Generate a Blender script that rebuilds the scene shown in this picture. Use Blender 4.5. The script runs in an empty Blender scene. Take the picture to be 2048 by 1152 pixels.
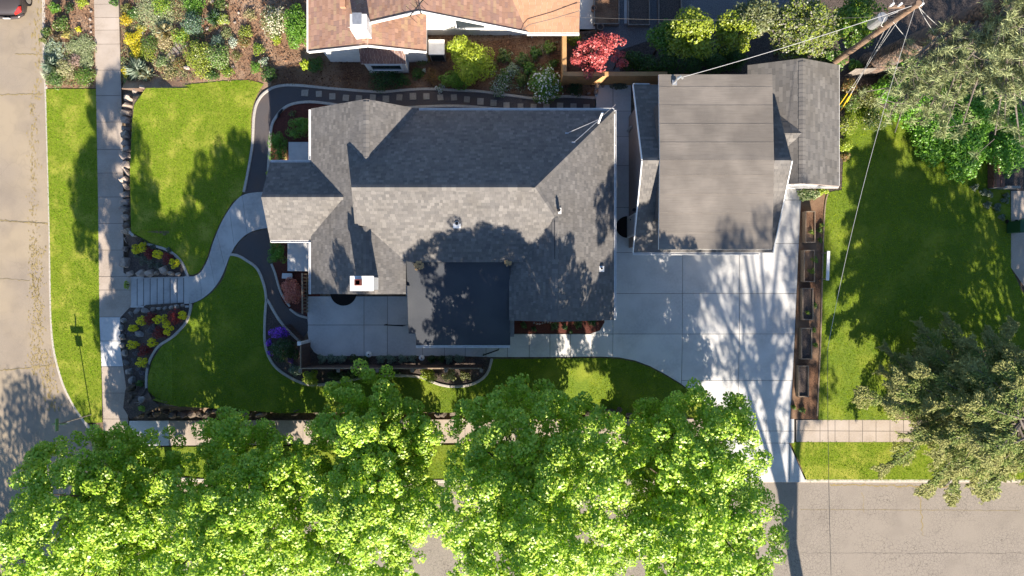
import bpy, bmesh, math, random
import numpy as np
from mathutils import Vector, Matrix
from mathutils.geometry import tessellate_polygon

# ------------------------------------------------------------------ camera, sky, sun, exposure
SC = bpy.context.scene
COL = SC.collection
CAM_H = 34.0          # drone height above the yard
FPX = 1360.0          # focal length in photo pixels (2048 wide), about a 24 mm lens
cam_d = bpy.data.cameras.new('camera'); cam = bpy.data.objects.new('camera', cam_d); COL.objects.link(cam)
cam.location = (0, 0, CAM_H); cam_d.sensor_width = 36.0; cam_d.lens = 36.0 * FPX / 2048.0
cam_d.clip_start = 0.5; cam_d.clip_end = 3000
SC.camera = cam
SUN_EL = math.radians(28.6)
SH = Vector((-0.167, 0.986, 0)).normalized()        # the way shadows fall on the ground
w = bpy.data.worlds.new('World'); SC.world = w; w.use_nodes = True
_nt = w.node_tree; _bg = _nt.nodes['Background']
_sky = _nt.nodes.new('ShaderNodeTexSky'); _sky.sky_type = 'NISHITA'; _sky.sun_disc = False
_sky.sun_elevation = SUN_EL; _sky.sun_rotation = math.atan2(-SH.x, -SH.y)
_sky.air_density = 1.0; _sky.dust_density = 0.4; _sky.ozone_density = 5.0
_nt.links.new(_sky.outputs[0], _bg.inputs[0]); _bg.inputs[1].default_value = 0.08
sun_d = bpy.data.lights.new('sun', 'SUN'); sun_d.energy = 5.0; sun_d.angle = math.radians(0.55); sun_d.color = (1.0, 0.90, 0.76)
sun = bpy.data.objects.new('sun', sun_d); COL.objects.link(sun)
_d = Vector((SH.x * math.cos(SUN_EL), SH.y * math.cos(SUN_EL), -math.sin(SUN_EL)))
sun.rotation_euler = _d.to_track_quat('-Z', 'Y').to_euler(); sun.location = (4, -40, 30)
SC.view_settings.view_transform = 'Standard'; SC.view_settings.look = 'None'
SC.view_settings.exposure = 1.42; SC.view_settings.gamma = 1.0
SC.cycles.max_bounces = 6; SC.cycles.diffuse_bounces = 2; SC.cycles.transparent_max_bounces = 4

R = np.random.default_rng(7)
random.seed(7)

# ------------------------------------------------------------------ pixel -> place helpers
def W(px, py, h=0.0):
    k = (CAM_H - h) / FPX
    return ((px - 1024) * k, (576 - py) * k)
def clamp(t): return 0.0 if t < 0 else 1.0 if t > 1 else t
def smooth(t): t = clamp(t); return t * t * (3 - 2 * t)
def zlo(X, Y=0): return -0.1 + (X - 20) * 0.02308          # street level falls to the west
def zhi(X, Y):                                             # yard level
    if Y < -2.3:
        z = zlo(X) * clamp((-2.3 - Y) / 4.3) * smooth(X / 4)
    else:
        z = 0.0
    if X < -15.5:
        if Y > 10.0: z = zlo(X) * (1 - clamp((X + 19.7) / 3.5))
        elif -5.6 < Y < 2.6 and X < -16.2: z = zlo(X) * (1 - clamp((X + 19.6) / 2.6))
    return z
def Gz(px, py, zf, n=4):
    z = 0.0
    for _ in range(n):
        x, y = W(px, py, z); z = zf(x, y)
    x, y = W(px, py, z)
    return x, y, z
def G(px, py): return Gz(px, py, zhi)
def L(px, py): return Gz(px, py, zlo)
def XYs(pts, zf): return [Gz(p[0], p[1], zf)[:2] for p in pts]

def spline(pts, n=6, closed=False):
    P = [np.array(p, float) for p in pts]; out = []; m = len(P)
    for i in range(m if closed else m - 1):
        if closed: p0, p1, p2, p3 = P[i - 1], P[i], P[(i + 1) % m], P[(i + 2) % m]
        else: p0, p1, p2, p3 = P[max(i - 1, 0)], P[i], P[i + 1], P[min(i + 2, m - 1)]
        for k in range(n):
            t = k / n
            out.append(tuple(0.5 * ((2 * p1) + (-p0 + p2) * t + (2 * p0 - 5 * p1 + 4 * p2 - p3) * t * t + (-p0 + 3 * p1 - 3 * p2 + p3) * t ** 3)))
    if not closed: out.append(tuple(P[-1]))
    return out

# ------------------------------------------------------------------ object helpers
def tag(o, label=None, cat=None, group=None, kind=None):
    if label: o['label'] = label
    if cat: o['category'] = cat
    if group: o['group'] = group
    if kind: o['kind'] = kind
    return o
def thing(name, label, cat, loc=(0, 0, 0), rz=0.0, group=None):
    o = bpy.data.objects.new(name, None); COL.objects.link(o); o.empty_display_size = 0.2
    o.location = loc; o.rotation_euler = (0, 0, rz)
    return tag(o, label, cat, group)
def link(name, me, m=None, parent=None):
    o = bpy.data.objects.new(name, me); COL.objects.link(o)
    if m is not None and not me.materials: me.materials.append(m)
    if parent is not None: o.parent = parent
    return o
def mesh_np(name, V, F, C=None, flat=True):
    """V (n,3), F (m,k) arrays -> mesh; C (n,3) point colours."""
    me = bpy.data.meshes.new(name)
    V = np.asarray(V, np.float32); F = np.asarray(F, np.int32)
    me.vertices.add(len(V)); me.vertices.foreach_set('co', V.ravel())
    k = F.shape[1]
    me.loops.add(F.size); me.loops.foreach_set('vertex_index', F.ravel())
    me.polygons.add(len(F)); me.polygons.foreach_set('loop_start', np.arange(0, F.size, k, dtype=np.int32))
    if C is not None:
        a = me.attributes.new('Col', 'FLOAT_COLOR', 'POINT')
        C4 = np.ones((len(V), 4), np.float32); C4[:, :3] = C
        a.data.foreach_set('color', C4.ravel())
    me.update(calc_edges=True)
    if not flat: me.polygons.foreach_set('use_smooth', np.ones(len(F), bool))
    return me
class MB:
    """collects shapes of ONE part"""
    def __init__(s): s.v = []; s.f = []; s.c = []; s.hasc = False
    def add(s, V, F, c=None):
        o = len(s.v); s.v += [tuple(p) for p in V]; s.f += [tuple(i + o for i in f) for f in F]
        if c is not None: s.hasc = True
        s.c += [c or (1, 1, 1)] * len(V); return s
    def box(s, x0, x1, y0, y1, z0, z1, c=None):
        return s.add([(x0, y0, z0), (x1, y0, z0), (x1, y1, z0), (x0, y1, z0), (x0, y0, z1), (x1, y0, z1), (x1, y1, z1), (x0, y1, z1)],
                     [(3, 2, 1, 0), (4, 5, 6, 7), (0, 1, 5, 4), (1, 2, 6, 5), (2, 3, 7, 6), (3, 0, 4, 7)], c)
    def bar(s, a, b, wd, ht, c=None):
        """box bar from a to b (centre lines), width wd, height ht"""
        a = Vector(a); b = Vector(b); d = (b - a).normalized()
        up = Vector((0, 0, 1)) if abs(d.z) < 0.95 else Vector((0, 1, 0))
        u = d.cross(up).normalized(); v = u.cross(d)
        V = []
        for p in (a, b):
            for su, sv in ((-1, -1), (1, -1), (1, 1), (-1, 1)): V.append(p + u * su * wd / 2 + v * sv * ht / 2)
        return s.add(V, [(0, 1, 2, 3), (7, 6, 5, 4), (0, 4, 5, 1), (1, 5, 6, 2), (2, 6, 7, 3), (3, 7, 4, 0)], c)
    def tube(s, pts, rad, n=6, cap=True, c=None):
        pts = [Vector(p) for p in pts]; m = len(pts)
        if not hasattr(rad, '__len__'): rad = [rad] * m
        V = []; F = []; ref = None
        for i, p in enumerate(pts):
            d = (pts[min(i + 1, m - 1)] - pts[max(i - 1, 0)]).normalized()
            if ref is None: ref = Vector((1, 0, 0)) if abs(d.x) < 0.9 else Vector((0, 1, 0))
            u = (ref - d * ref.dot(d)).normalized(); ref = u; v = d.cross(u)
            for k in range(n):
                a = 2 * math.pi * k / n; V.append(p + (u * math.cos(a) + v * math.sin(a)) * rad[i])
        for i in range(m - 1):
            for k in range(n):
                k2 = (k + 1) % n; F.append((i * n + k, i * n + k2, (i + 1) * n + k2, (i + 1) * n + k))
        if cap: F.append(tuple(range(n - 1, -1, -1))); F.append(tuple((m - 1) * n + k for k in range(n)))
        return s.add(V, F, c)
    def disc(s, cx, cy, z0, z1, r, n=20, r1=None, c=None):
        return s.tube([(cx, cy, z0), (cx, cy, z1)], [r, r if r1 is None else r1], n, True, c)
    def prism(s, poly, z0, z1, c=None):
        """poly: list of xy; z0/z1 number or function"""
        f0 = z0 if callable(z0) else (lambda x, y: z0); f1 = z1 if callable(z1) else (lambda x, y: z1)
        n = len(poly); V = [(p[0], p[1], f0(*p)) for p in poly] + [(p[0], p[1], f1(*p)) for p in poly]
        T = tessellate_polygon([[Vector((p[0], p[1], 0)) for p in poly]])
        F = []
        for t in T:
            a, b, cc = [poly[i] for i in t]
            if (b[0] - a[0]) * (cc[1] - a[1]) - (b[1] - a[1]) * (cc[0] - a[0]) < 0: t = t[::-1]
            F.append(tuple(i + n for i in t)); F.append(tuple(reversed(t)))
        ar = sum(poly[i - 1][0] * poly[i][1] - poly[i][0] * poly[i - 1][1] for i in range(n))
        for i in range(n):
            j = (i + 1) % n
            q = (i, j, j + n, i + n); F.append(q if ar > 0 else q[::-1])
        return s.add(V, F, c)
    def sheet(s, poly, zf, c=None):
        V = [(p[0], p[1], zf(*p)) for p in poly]
        F = []
        for t in tessellate_polygon([[Vector((p[0], p[1], 0)) for p in poly]]):
            a, b, cc = [poly[i] for i in t]
            cr = (b[0] - a[0]) * (cc[1] - a[1]) - (b[1] - a[1]) * (cc[0] - a[0])
            if abs(cr) < 1e-9: continue
            F.append(tuple(t) if cr > 0 else tuple(t[::-1]))
        return s.add(V, F, c)
    def mesh(s, name):
        me = bpy.data.meshes.new(name); me.from_pydata(s.v, [], s.f)
        if s.hasc:
            a = me.attributes.new('Col', 'FLOAT_COLOR', 'POINT')
            a.data.foreach_set('color', np.array([(*c, 1) for c in s.c], np.float32).ravel())
        me.update(); return me
    def build(s, name, m, parent=None, smooth=False):
        me = s.mesh(name); o = link(name, me, m, parent)
        if smooth: me.polygons.foreach_set('use_smooth', np.ones(len(me.polygons), bool))
        return o
def struct(o): o['kind'] = 'structure'; return o

def clip_half(poly, a, b, c):
    """keep a*x+b*y<=c"""
    out = []; n = len(poly)
    for i in range(n):
        p, q = poly[i - 1], poly[i]
        dp = a * p[0] + b * p[1] - c; dq = a * q[0] + b * q[1] - c
        if (dp <= 0) != (dq <= 0):
            t = dp / (dp - dq); out.append((p[0] + (q[0] - p[0]) * t, p[1] + (q[1] - p[1]) * t))
        if dq <= 0: out.append(q)
    return out
def clip_rect(poly, x0, x1, y0, y1):
    for a, b, c in ((-1, 0, -x0), (1, 0, x1), (0, -1, -y0), (0, 1, y1)):
        poly = clip_half(poly, a, b, c)
        if len(poly) < 3: return []
    return poly
def area(poly):
    return abs(sum(poly[i - 1][0] * poly[i][1] - poly[i][0] * poly[i - 1][1] for i in range(len(poly)))) / 2
def inside(poly, X, Y):
    X = np.asarray(X); Y = np.asarray(Y); r = np.zeros(X.shape, bool); n = len(poly)
    for i in range(n):
        x1, y1 = poly[i - 1]; x2, y2 = poly[i]
        c = ((y1 > Y) != (y2 > Y))
        with np.errstate(divide='ignore', invalid='ignore'):
            xx = (x2 - x1) * (Y - y1) / (y2 - y1 if y2 != y1 else 1e-12) + x1
        r ^= c & (X < xx)
    return r
def patch(name, poly, zf, dz, m, step=1.0):
    """a draped ground sheet"""
    b = MB(); xs = [p[0] for p in poly]; ys = [p[1] for p in poly]
    x = math.floor(min(xs) / step) * step
    while x < max(xs):
        col = clip_half(clip_half(poly, -1, 0, -x), 1, 0, x + step)
        if len(col) >= 3:
            y = math.floor(min(p[1] for p in col) / step) * step
            while y < max(p[1] for p in col):
                c = clip_half(clip_half(col, 0, -1, -y), 0, 1, y + step) 
                if len(c) >= 3 and area(c) > 1e-4: b.sheet(c, lambda X, Y: zf(X, Y) + dz)
                y += step
        x += step
    return struct(b.build(name, m))

# ------------------------------------------------------------------ materials
def mat(name, c1, c2=None, scale=6.0, detail=5.0, rough=0.9, bump=0.0, bscale=60.0, c3=None, scale3=0.5, attr=False,
        objrand=0.0, transl=0.0, craze=0.0, cscale=4.0, stain=0.0, streak=0.0, metal=0.0, spec=0.3, lo=0.35, hi=0.65, tcol=None, bdist=0.02, lo3=0.4, hi3=0.65):
    m = bpy.data.materials.new(name); m.use_nodes = True; nt = m.node_tree; N = nt.nodes; Lk = nt.links
    p = N['Principled BSDF']; p.inputs['Roughness'].default_value = rough; p.inputs['Metallic'].default_value = metal
    p.inputs['Specular IOR Level'].default_value = spec
    geo = N.new('ShaderNodeNewGeometry'); pos = geo.outputs['Position']
    def noise(sc, det=detail):
        n = N.new('ShaderNodeTexNoise'); n.inputs['Scale'].default_value = sc; n.inputs['Detail'].default_value = det
        Lk.new(pos, n.inputs['Vector']); return n.outputs['Fac']
    def mix(a, b, f, mode='MIX'):
        x = N.new('ShaderNodeMix'); x.data_type = 'RGBA'; x.blend_type = mode
        for s, v in ((0, f), (6, a), (7, b)):
            if hasattr(v, 'links'): Lk.new(v, x.inputs[s])
            else: x.inputs[s].default_value = v if s == 0 else (*v, 1)
        return x.outputs[2]
    def rng(f, a, b):
        r = N.new('ShaderNodeMapRange'); r.inputs[1].default_value = a; r.inputs[2].default_value = b; Lk.new(f, r.inputs[0]); return r.outputs[0]
    col = c1
    if c2: col = mix(c1, c2, rng(noise(scale), lo, hi))
    if c3: col = mix(col, c3, rng(noise(scale3, 3), lo3, hi3))
    if craze:      # fine network of cracks
        v = N.new('ShaderNodeTexVoronoi'); v.feature = 'DISTANCE_TO_EDGE'; v.inputs['Scale'].default_value = cscale
        wn = N.new('ShaderNodeTexNoise'); wn.inputs['Scale'].default_value = cscale * 1.5; Lk.new(pos, wn.inputs['Vector'])
        va = N.new('ShaderNodeVectorMath'); va.operation = 'SCALE'; va.inputs['Scale'].default_value = .35 / cscale * 2; Lk.new(wn.outputs['Color'], va.inputs[0])
        vb = N.new('ShaderNodeVectorMath'); Lk.new(pos, vb.inputs[0]); Lk.new(va.outputs[0], vb.inputs[1]); Lk.new(vb.outputs[0], v.inputs['Vector'])
        mk = N.new('ShaderNodeMath'); mk.operation = 'MULTIPLY'; Lk.new(rng(v.outputs['Distance'], .045, .0), mk.inputs[0]); Lk.new(rng(noise(.55, 3), .38, .62), mk.inputs[1])
        mk2 = N.new('ShaderNodeMath'); mk2.operation = 'MULTIPLY'; Lk.new(mk.outputs[0], mk2.inputs[0]); mk2.inputs[1].default_value = craze
        col = mix(col, (.06, .05, .042), mk2.outputs[0])
    if streak:     # fine parallel weathering lines across the sheet
        vs = N.new('ShaderNodeVectorMath'); vs.operation = 'MULTIPLY'; vs.inputs[1].default_value = (.7, 16, 1); Lk.new(pos, vs.inputs[0])
        ns = N.new('ShaderNodeTexNoise'); ns.inputs['Scale'].default_value = 1.6; ns.inputs['Detail'].default_value = 7; Lk.new(vs.outputs[0], ns.inputs['Vector'])
        fs = N.new('ShaderNodeMath'); fs.operation = 'MULTIPLY'; Lk.new(rng(ns.outputs['Fac'], .46, .66), fs.inputs[0]); fs.inputs[1].default_value = streak
        col = mix(col, (.095, .082, .07), fs.outputs[0])
    if stain:      # broad worn and dirty areas
        sf = N.new('ShaderNodeMath'); sf.operation = 'MULTIPLY'; Lk.new(rng(noise(.9, 8), .48, .72), sf.inputs[0]); sf.inputs[1].default_value = stain
        col = mix(col, (.12, .10, .085), sf.outputs[0])
    if attr:
        a = N.new('ShaderNodeAttribute'); a.attribute_name = 'Col'; col = mix(col, a.outputs['Color'], 1.0, 'MULTIPLY')
    if objrand:
        oi = N.new('ShaderNodeObjectInfo'); mr = N.new('ShaderNodeMapRange'); Lk.new(oi.outputs['Random'], mr.inputs[0])
        mr.inputs[3].default_value = 1 - objrand; mr.inputs[4].default_value = 1 + objrand
        hs = N.new('ShaderNodeHueSaturation'); Lk.new(mr.outputs[0], hs.inputs['Value'])
        if hasattr(col, 'links'): Lk.new(col, hs.inputs['Color'])
        else: hs.inputs['Color'].default_value = (*col, 1)
        col = hs.outputs[0]
    if hasattr(col, 'links'): Lk.new(col, p.inputs['Base Color'])
    else: p.inputs['Base Color'].default_value = (*col, 1)
    if bump:
        bn = N.new('ShaderNodeBump'); bn.inputs['Strength'].default_value = bump; bn.inputs['Distance'].default_value = bdist
        Lk.new(noise(bscale, 4), bn.inputs['Height']); Lk.new(bn.outputs[0], p.inputs['Normal'])
    if transl:
        t = N.new('ShaderNodeBsdfTranslucent'); ms = N.new('ShaderNodeMixShader'); ms.inputs[0].default_value = transl
        tc = mix(col, tcol or (1.0, 1.0, 0.55), 1.0, 'MULTIPLY'); Lk.new(tc, t.inputs[0])
        Lk.new(p.outputs[0], ms.inputs[1]); Lk.new(t.outputs[0], ms.inputs[2]); Lk.new(ms.outputs[0], N['Material Output'].inputs[0])
    return m
MT = {}
MT['asphalt_w'] = mat('pale_asphalt', (.31, .255, .195), (.255, .208, .16), 55, 4, .92, .35, 160, (.335, .27, .19), .35, craze=.10, cscale=1.1, stain=.25)
MT['asphalt_s'] = mat('grey_asphalt', (.32, .275, .23), (.20, .172, .145), 34, 6, .92, .5, 120, (.28, .24, .20), .3, lo=.42, hi=.62, craze=.75, cscale=5.5, stain=.22)
MT['dust'] = mat('pollen_dust', (.36, .27, .10), (.25, .20, .13), 20, 6, .95, .2, 120)
MT['crack'] = mat('crack_filler', (.33, .25, .11), (.20, .16, .09), 30, 4, .95)
MT['crack_dark'] = mat('open_crack', (.07, .06, .05), (.10, .085, .07), 30, 4, .95)
MT['concrete'] = mat('driveway_concrete', (.56, .55, .535), (.49, .48, .465), 9, 8, .85, .12, 120, (.61, .595, .575), .55, objrand=.05, stain=.16)
MT['concrete_tan'] = mat('old_tan_concrete', (.40, .33, .265), (.34, .275, .22), 14, 8, .9, .25, 120, (.43, .36, .30), .8, objrand=.06, stain=.18)
MT['concrete_new'] = mat('new_white_concrete', (.62, .60, .56), (.56, .54, .51), 12, 6, .85, .1, 120)
MT['concrete_path'] = mat('walk_concrete', (.44, .42, .395), (.36, .345, .325), 7, 8, .9, .2, 120, (.50, .48, .45), .9, objrand=.05)
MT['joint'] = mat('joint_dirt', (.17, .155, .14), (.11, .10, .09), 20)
MT['edging'] = mat('edging_concrete', (.46, .42, .37), (.36, .33, .29), 14, 6, .9, .2, 90)
MT['kerb'] = mat('kerb_concrete', (.50, .45, .39), (.40, .35, .29), 10, 6, .9, .2, 90)
MT['gravel'] = mat('dark_gravel', (.14, .125, .125), (.045, .04, .042), 42, 3, .95, 1.0, 42, (.11, .085, .075), .6, lo=.38, hi=.62, bdist=.03)
MT['gravel_yard'] = mat('grey_gravel', (.24, .23, .23), (.11, .105, .105), 30, 3, .95, 1.0, 40, lo=.38, hi=.62, bdist=.03)
MT['mulch'] = mat('bark_mulch', (.22, .115, .065), (.075, .04, .024), 26, 6, .95, 1.0, 30, (.27, .17, .105), .7, lo=.36, hi=.62, bdist=.04)
MT['mulch_tan'] = mat('sunbleached_mulch', (.33, .20, .125), (.15, .085, .05), 28, 6, .95, 1.0, 34, (.36, .25, .17), .8, lo=.36, hi=.62, bdist=.04)
MT['mulch_red'] = mat('red_mulch', (.16, .05, .034), (.055, .02, .016), 30, 6, .95, 1.0, 34, lo=.36, hi=.62, bdist=.03)
MT['soil'] = mat('dark_soil', (.13, .10, .085), (.055, .042, .036), 22, 6, .95, 1.0, 30, lo=.36, hi=.62, bdist=.04)
MT['dirt'] = mat('dry_dirt', (.23, .165, .11), (.13, .09, .06), 9, 6, .95, .8, 40, bdist=.03)
MT['lawn'] = mat('lawn_ground', (.21, .26, .016), (.11, .155, .010), 20, 5, .95, .6, 70, (.34, .33, .05), .9, lo3=.5, hi3=.72)
MT['lawn_lush'] = mat('lush_lawn_ground', (.16, .22, .018), (.08, .13, .012), 20, 5, .95, .6, 70, (.24, .27, .03), .6, lo3=.5, hi3=.75)
MT['grass'] = mat('grass_blades', (1, 1, 1), attr=True, rough=.9, transl=.30, spec=.04)
MT['leaf'] = mat('leaves', (1, 1, 1), attr=True, rough=.42, transl=.34, spec=.6, tcol=(.74, 1.0, .36))
MT['needle'] = mat('needles', (1, 1, 1), attr=True, rough=.6, transl=.15, spec=.25)
MT['petal'] = mat('petals', (1, 1, 1), attr=True, rough=.7, transl=.25, spec=.2, tcol=(1, 1, 1))
MT['bark'] = mat('bark', (.12, .085, .06), (.05, .036, .027), 14, 6, .95, 1.0, 18, bdist=.05)
MT['pine_bark'] = mat('pine_bark', (.30, .19, .13), (.07, .052, .044), 8, 8, .95, 1.0, 9, (.13, .105, .095), 1.4, bdist=.12, lo=.42, hi=.58)
MT['twig'] = mat('twig', (.20, .165, .14), (.12, .10, .085), 10)
MT['stone'] = mat('boulder_stone', (.42, .335, .265), (.26, .21, .175), 5, 8, .9, .7, 22, (.34, .28, .245), 1.5, objrand=.22, bdist=.05)
MT['stone_grey'] = mat('grey_boulder_stone', (.32, .295, .28), (.19, .175, .165), 5, 8, .9, .7, 22, objrand=.22, bdist=.05)
MT['stone_dark'] = mat('dark_boulder_stone', (.17, .13, .10), (.07, .055, .045), 5, 8, .9, .7, 22, objrand=.25, bdist=.05)
MT['shingle'] = mat('grey_shingle', (1, 1, 1), (.78, .78, .78), 90, 3, .95, 0, 220, (.80, .79, .77), .8, attr=True, spec=.2, lo3=.45, hi3=.7)
MT['deck'] = mat('roof_deck', (.10, .095, .095), (.07, .07, .07), 10)
MT['roll'] = mat('brown_roll_roofing', (.185, .162, .140), (.155, .136, .118), 60, 6, .95, .4, 150, (.235, .205, .175), .7, objrand=.07, stain=.25, streak=.25)
MT['membrane'] = mat('dark_roll_roofing', (.062, .066, .076), (.046, .050, .058), 40, 6, .95, .3, 150, (.072, .075, .082), .6)
MT['white'] = mat('white_paint', (.80, .79, .77), (.72, .70, .67), 6, 5, .6, .05, 60)
MT['white_wall'] = mat('white_stucco', (.78, .75, .71), (.70, .67, .63), 4, 6, .8, .15, 60)
MT['wall_grey'] = mat('grey_siding', (.36, .34, .33), (.30, .285, .275), 5, 5, .8)
MT['wall_tan'] = mat('taupe_stucco', (.34, .28, .25), (.29, .24, .215), 5, 5, .85, .1, 60)
MT['fence_tan'] = mat('orange_tan_stucco', (.52, .295, .13), (.45, .25, .105), 4, 6, .85, .15, 60)
MT['fence_brown'] = mat('brown_stained_wood', (.125, .085, .070), (.09, .06, .05), 12, 6, .8, .2, 50, objrand=.1)
MT['wood'] = mat('weathered_wood', (.32, .24, .17), (.22, .16, .11), 12, 6, .85, .3, 50, objrand=.12)
MT['wood_grey'] = mat('grey_weathered_wood', (.26, .22, .19), (.17, .145, .125), 12, 6, .85, .3, 50, objrand=.12)
MT['pole'] = mat('creosoted_pole', (.25, .16, .105), (.14, .09, .06), 8, 6, .9, .4, 30, (.20, .145, .11), 1.0)
MT['black'] = mat('black_metal', (.02, .02, .022), rough=.5)
MT['rubber'] = mat('dark_rubber', (.012, .009, .009), (.02, .015, .014), 30, rough=.9)
MT['metal'] = mat('galvanised_metal', (.55, .55, .55), (.45, .45, .45), 8, rough=.4, metal=.7)
MT['cable'] = mat('pale_cable', (.40, .39, .38), rough=.6)
MT['cable_dark'] = mat('dark_cable', (.10, .095, .09), rough=.6)
MT['yellow'] = mat('yellow_guard', (.70, .45, .03), rough=.6)
MT['glass'] = mat('window_glass', (.03, .04, .05), rough=.08, spec=.6)
MT['door'] = mat('white_door', (.62, .61, .62), (.56, .55, .56), 8, rough=.6)
MT['flue'] = mat('clay_flue', (.16, .035, .025), (.10, .025, .02), 8)
MT['dark_in'] = mat('soot', (.01, .008, .008))
MT['car'] = mat('car_paint', (.085, .07, .066), rough=.22, metal=.35, spec=.6)
MT['car_glass'] = mat('car_glass', (.02, .022, .025), rough=.05, spec=.7)
MT['taillight'] = mat('red_lens', (.42, .02, .015), rough=.15, spec=.6)
MT['rim'] = mat('alloy_rim', (.55, .55, .56), rough=.3, metal=.8)
MT['brick'] = mat('red_brick', (.26, .12, .085), (.17, .085, .065), 9, objrand=.2, rough=.9, bump=.3)
MT['mortar'] = mat('mortar', (.30, .27, .24), (.22, .20, .18), 20)
MT['plastic_green'] = mat('green_plastic', (.02, .07, .03), rough=.5)
MT['terracotta'] = mat('terracotta', (.40, .22, .14), (.34, .18, .11), 9)
MT['fascia_wood'] = mat('bare_fascia', (.55, .35, .16), (.40, .25, .12), 10)
# ================================================================== SETTING: terrain
def ground_z(x, y):
    xc = max(-40, min(40, x))
    if x > -19.15 and y > -6.1 and not (x < -16.45 and -1.0 < y < 0.66): return zhi(xc, y) - 0.06
    if y > 10.0 and x > -19.6: return zhi(xc, y) - 0.06
    return zlo(xc) - 0.18
_xs = [-900, -300, -110, -60] + list(np.arange(-34, 34.01, .3)) + [60, 110, 300, 900]
_ys = [-900, -300, -110, -60] + list(np.arange(-26, 26.01, .3)) + [60, 110, 300, 900]
_V = [(x, y, ground_z(x, y)) for y in _ys for x in _xs]; _n = len(_xs)
_F = [(j * _n + i, j * _n + i + 1, (j + 1) * _n + i + 1, (j + 1) * _n + i) for j in range(len(_ys) - 1) for i in range(_n - 1)]
struct(link('ground', mesh_np('ground', _V, _F), MT['dirt']))

# ---------------------------------------------------------------- roads
KERB = [(82, -140), (84, 0), (86, 120), (89, 180), (93, 300), (97, 450), (98, 560), (100, 640), (104, 690), (112, 730), (125, 772), (145, 812), (170, 850), (205, 892), (255, 930), (330, 955), (430, 964), (700, 965), (1440, 964), (1620, 964), (2000, 964), (2300, 964), (2560, 964)]
KERBW = XYs(spline(KERB, 5), zlo)
zr = lambda x, y: zlo(max(-40, min(40, x))) - 0.13
road_poly = [(-39.5, KERBW[0][1])] + KERBW + [(KERBW[-1][0], -40), (-39.5, -40)]
struct(MB().sheet([p for p in road_poly], zr).build('road', MT['asphalt_w']))
# the east-west street is a greyer, crazed asphalt laid from the corner eastwards
sx = [p for p in KERBW if p[0] > -13.5]
struct(MB().sheet([(sx[0][0] - 3.2, -13.5), (sx[0][0], sx[0][1])] + sx[1:] + [(sx[-1][0], -23), (sx[0][0] - 8, -23)], lambda x, y: zr(x, y) + .006).build('street', MT['asphalt_s']))
# kerb: one cast strip with a raised face
def strip(pts, wd, zf, h, name, m, below=0.2, side=0, cuts=None):
    """ribbon along xy pts with real height; side shifts it (-1..1)"""
    b = MB(); n = len(pts); Lf = []; Rt = []
    for i, p in enumerate(pts):
        a = pts[max(i - 1, 0)]; c = pts[min(i + 1, n - 1)]
        d = Vector((c[0] - a[0], c[1] - a[1])).normalized(); nn = Vector((-d.y, d.x))
        Lf.append((p[0] + nn.x * wd * (.5 + side * .5), p[1] + nn.y * wd * (.5 + side * .5)))
        Rt.append((p[0] - nn.x * wd * (.5 - side * .5), p[1] - nn.y * wd * (.5 - side * .5)))
    V = []
    for i in range(n):
        for q, dz in ((Lf[i], -below), (Lf[i], h - .012), ((Lf[i][0] * .85 + Rt[i][0] * .15, Lf[i][1] * .85 + Rt[i][1] * .15), h), ((Lf[i][0] * .15 + Rt[i][0] * .85, Lf[i][1] * .15 + Rt[i][1] * .85), h), (Rt[i], h - .012), (Rt[i], -below)):
            V.append((q[0], q[1], zf(*pts[i]) + dz))
    F = []
    for i in range(n - 1):
        for k in range(5): F.append((i * 6 + k, i * 6 + k + 1, (i + 1) * 6 + k + 1, (i + 1) * 6 + k))
    F.append((5, 4, 3, 2, 1, 0)); F.append(tuple((n - 1) * 6 + k for k in range(6)))
    F = [f[::-1] for f in F]
    b.add(V, F); return b.build(name, m)
struct(strip([p for p in KERBW if p[0] < 10.2 or p[0] > 14.9], .16, zlo, 0.0, 'kerb', MT['kerb'], .2, .8))
# dust and pollen swept against the kerb, crack filler
RW = random.Random(3)
rd = bpy.data.objects['road']
def wander(x0, y0, x1, y1, n, amp, wd, name, m, dz=.010, parent=rd):
    b = MB(); T = []; Bm = []
    for i in range(n + 1):
        t = i / n; o = RW.uniform(-amp, amp); px = x0 + (x1 - x0) * t; py = y0 + (y1 - y0) * t
        if abs(x1 - x0) > abs(y1 - y0): py += o
        else: px += o
        x, y = Gz(px, py, zr)[:2]; q = wd * RW.uniform(.35, 1.2)
        if abs(x1 - x0) > abs(y1 - y0): T.append((x, y + q)); Bm.append((x, y - q))
        else: T.append((x + q, y)); Bm.append((x - q, y))
    for i in range(n): b.sheet([Bm[i], Bm[i + 1], T[i + 1], T[i]] if abs(x1 - x0) > abs(y1 - y0) else [Bm[i], T[i], T[i + 1], Bm[i + 1]], lambda X, Y: zr(X, Y) + dz)
    o = b.build(name, m, parent); return o
wander(0, 441, 96, 447, 26, 1.5, .035, 'crack', MT['crack']); wander(0, 441.5, 90, 446.5, 26, 1.2, .010, 'crack', MT['crack_dark'], .013)
wander(0, 190, 86, 188, 20, 1.5, .035, 'crack', MT['crack']); wander(30, 108, 84, 109, 14, 1.2, .03, 'crack', MT['crack'])
wander(0, 741, 104, 731, 24, 1.3, .028, 'crack', MT['crack']); wander(0, 557, 60, 562, 14, 1.2, .014, 'crack', MT['crack'])
wander(1839, 985, 1846, 1072, 24, 2.2, .03, 'crack', MT['crack']); wander(1725, 985, 1728, 1025, 12, 2, .014, 'crack', MT['crack'])
wander(1600, 1019, 2040, 1021, 60, .8, .010, 'crack', MT['crack']); 
wander(1600, 1106, 2048, 1106, 60, .9, .006, 'crack', MT['crack_dark']); wander(1660, 970, 1900, 973, 60, 2, .05, 'crack', MT['crack'])
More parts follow.
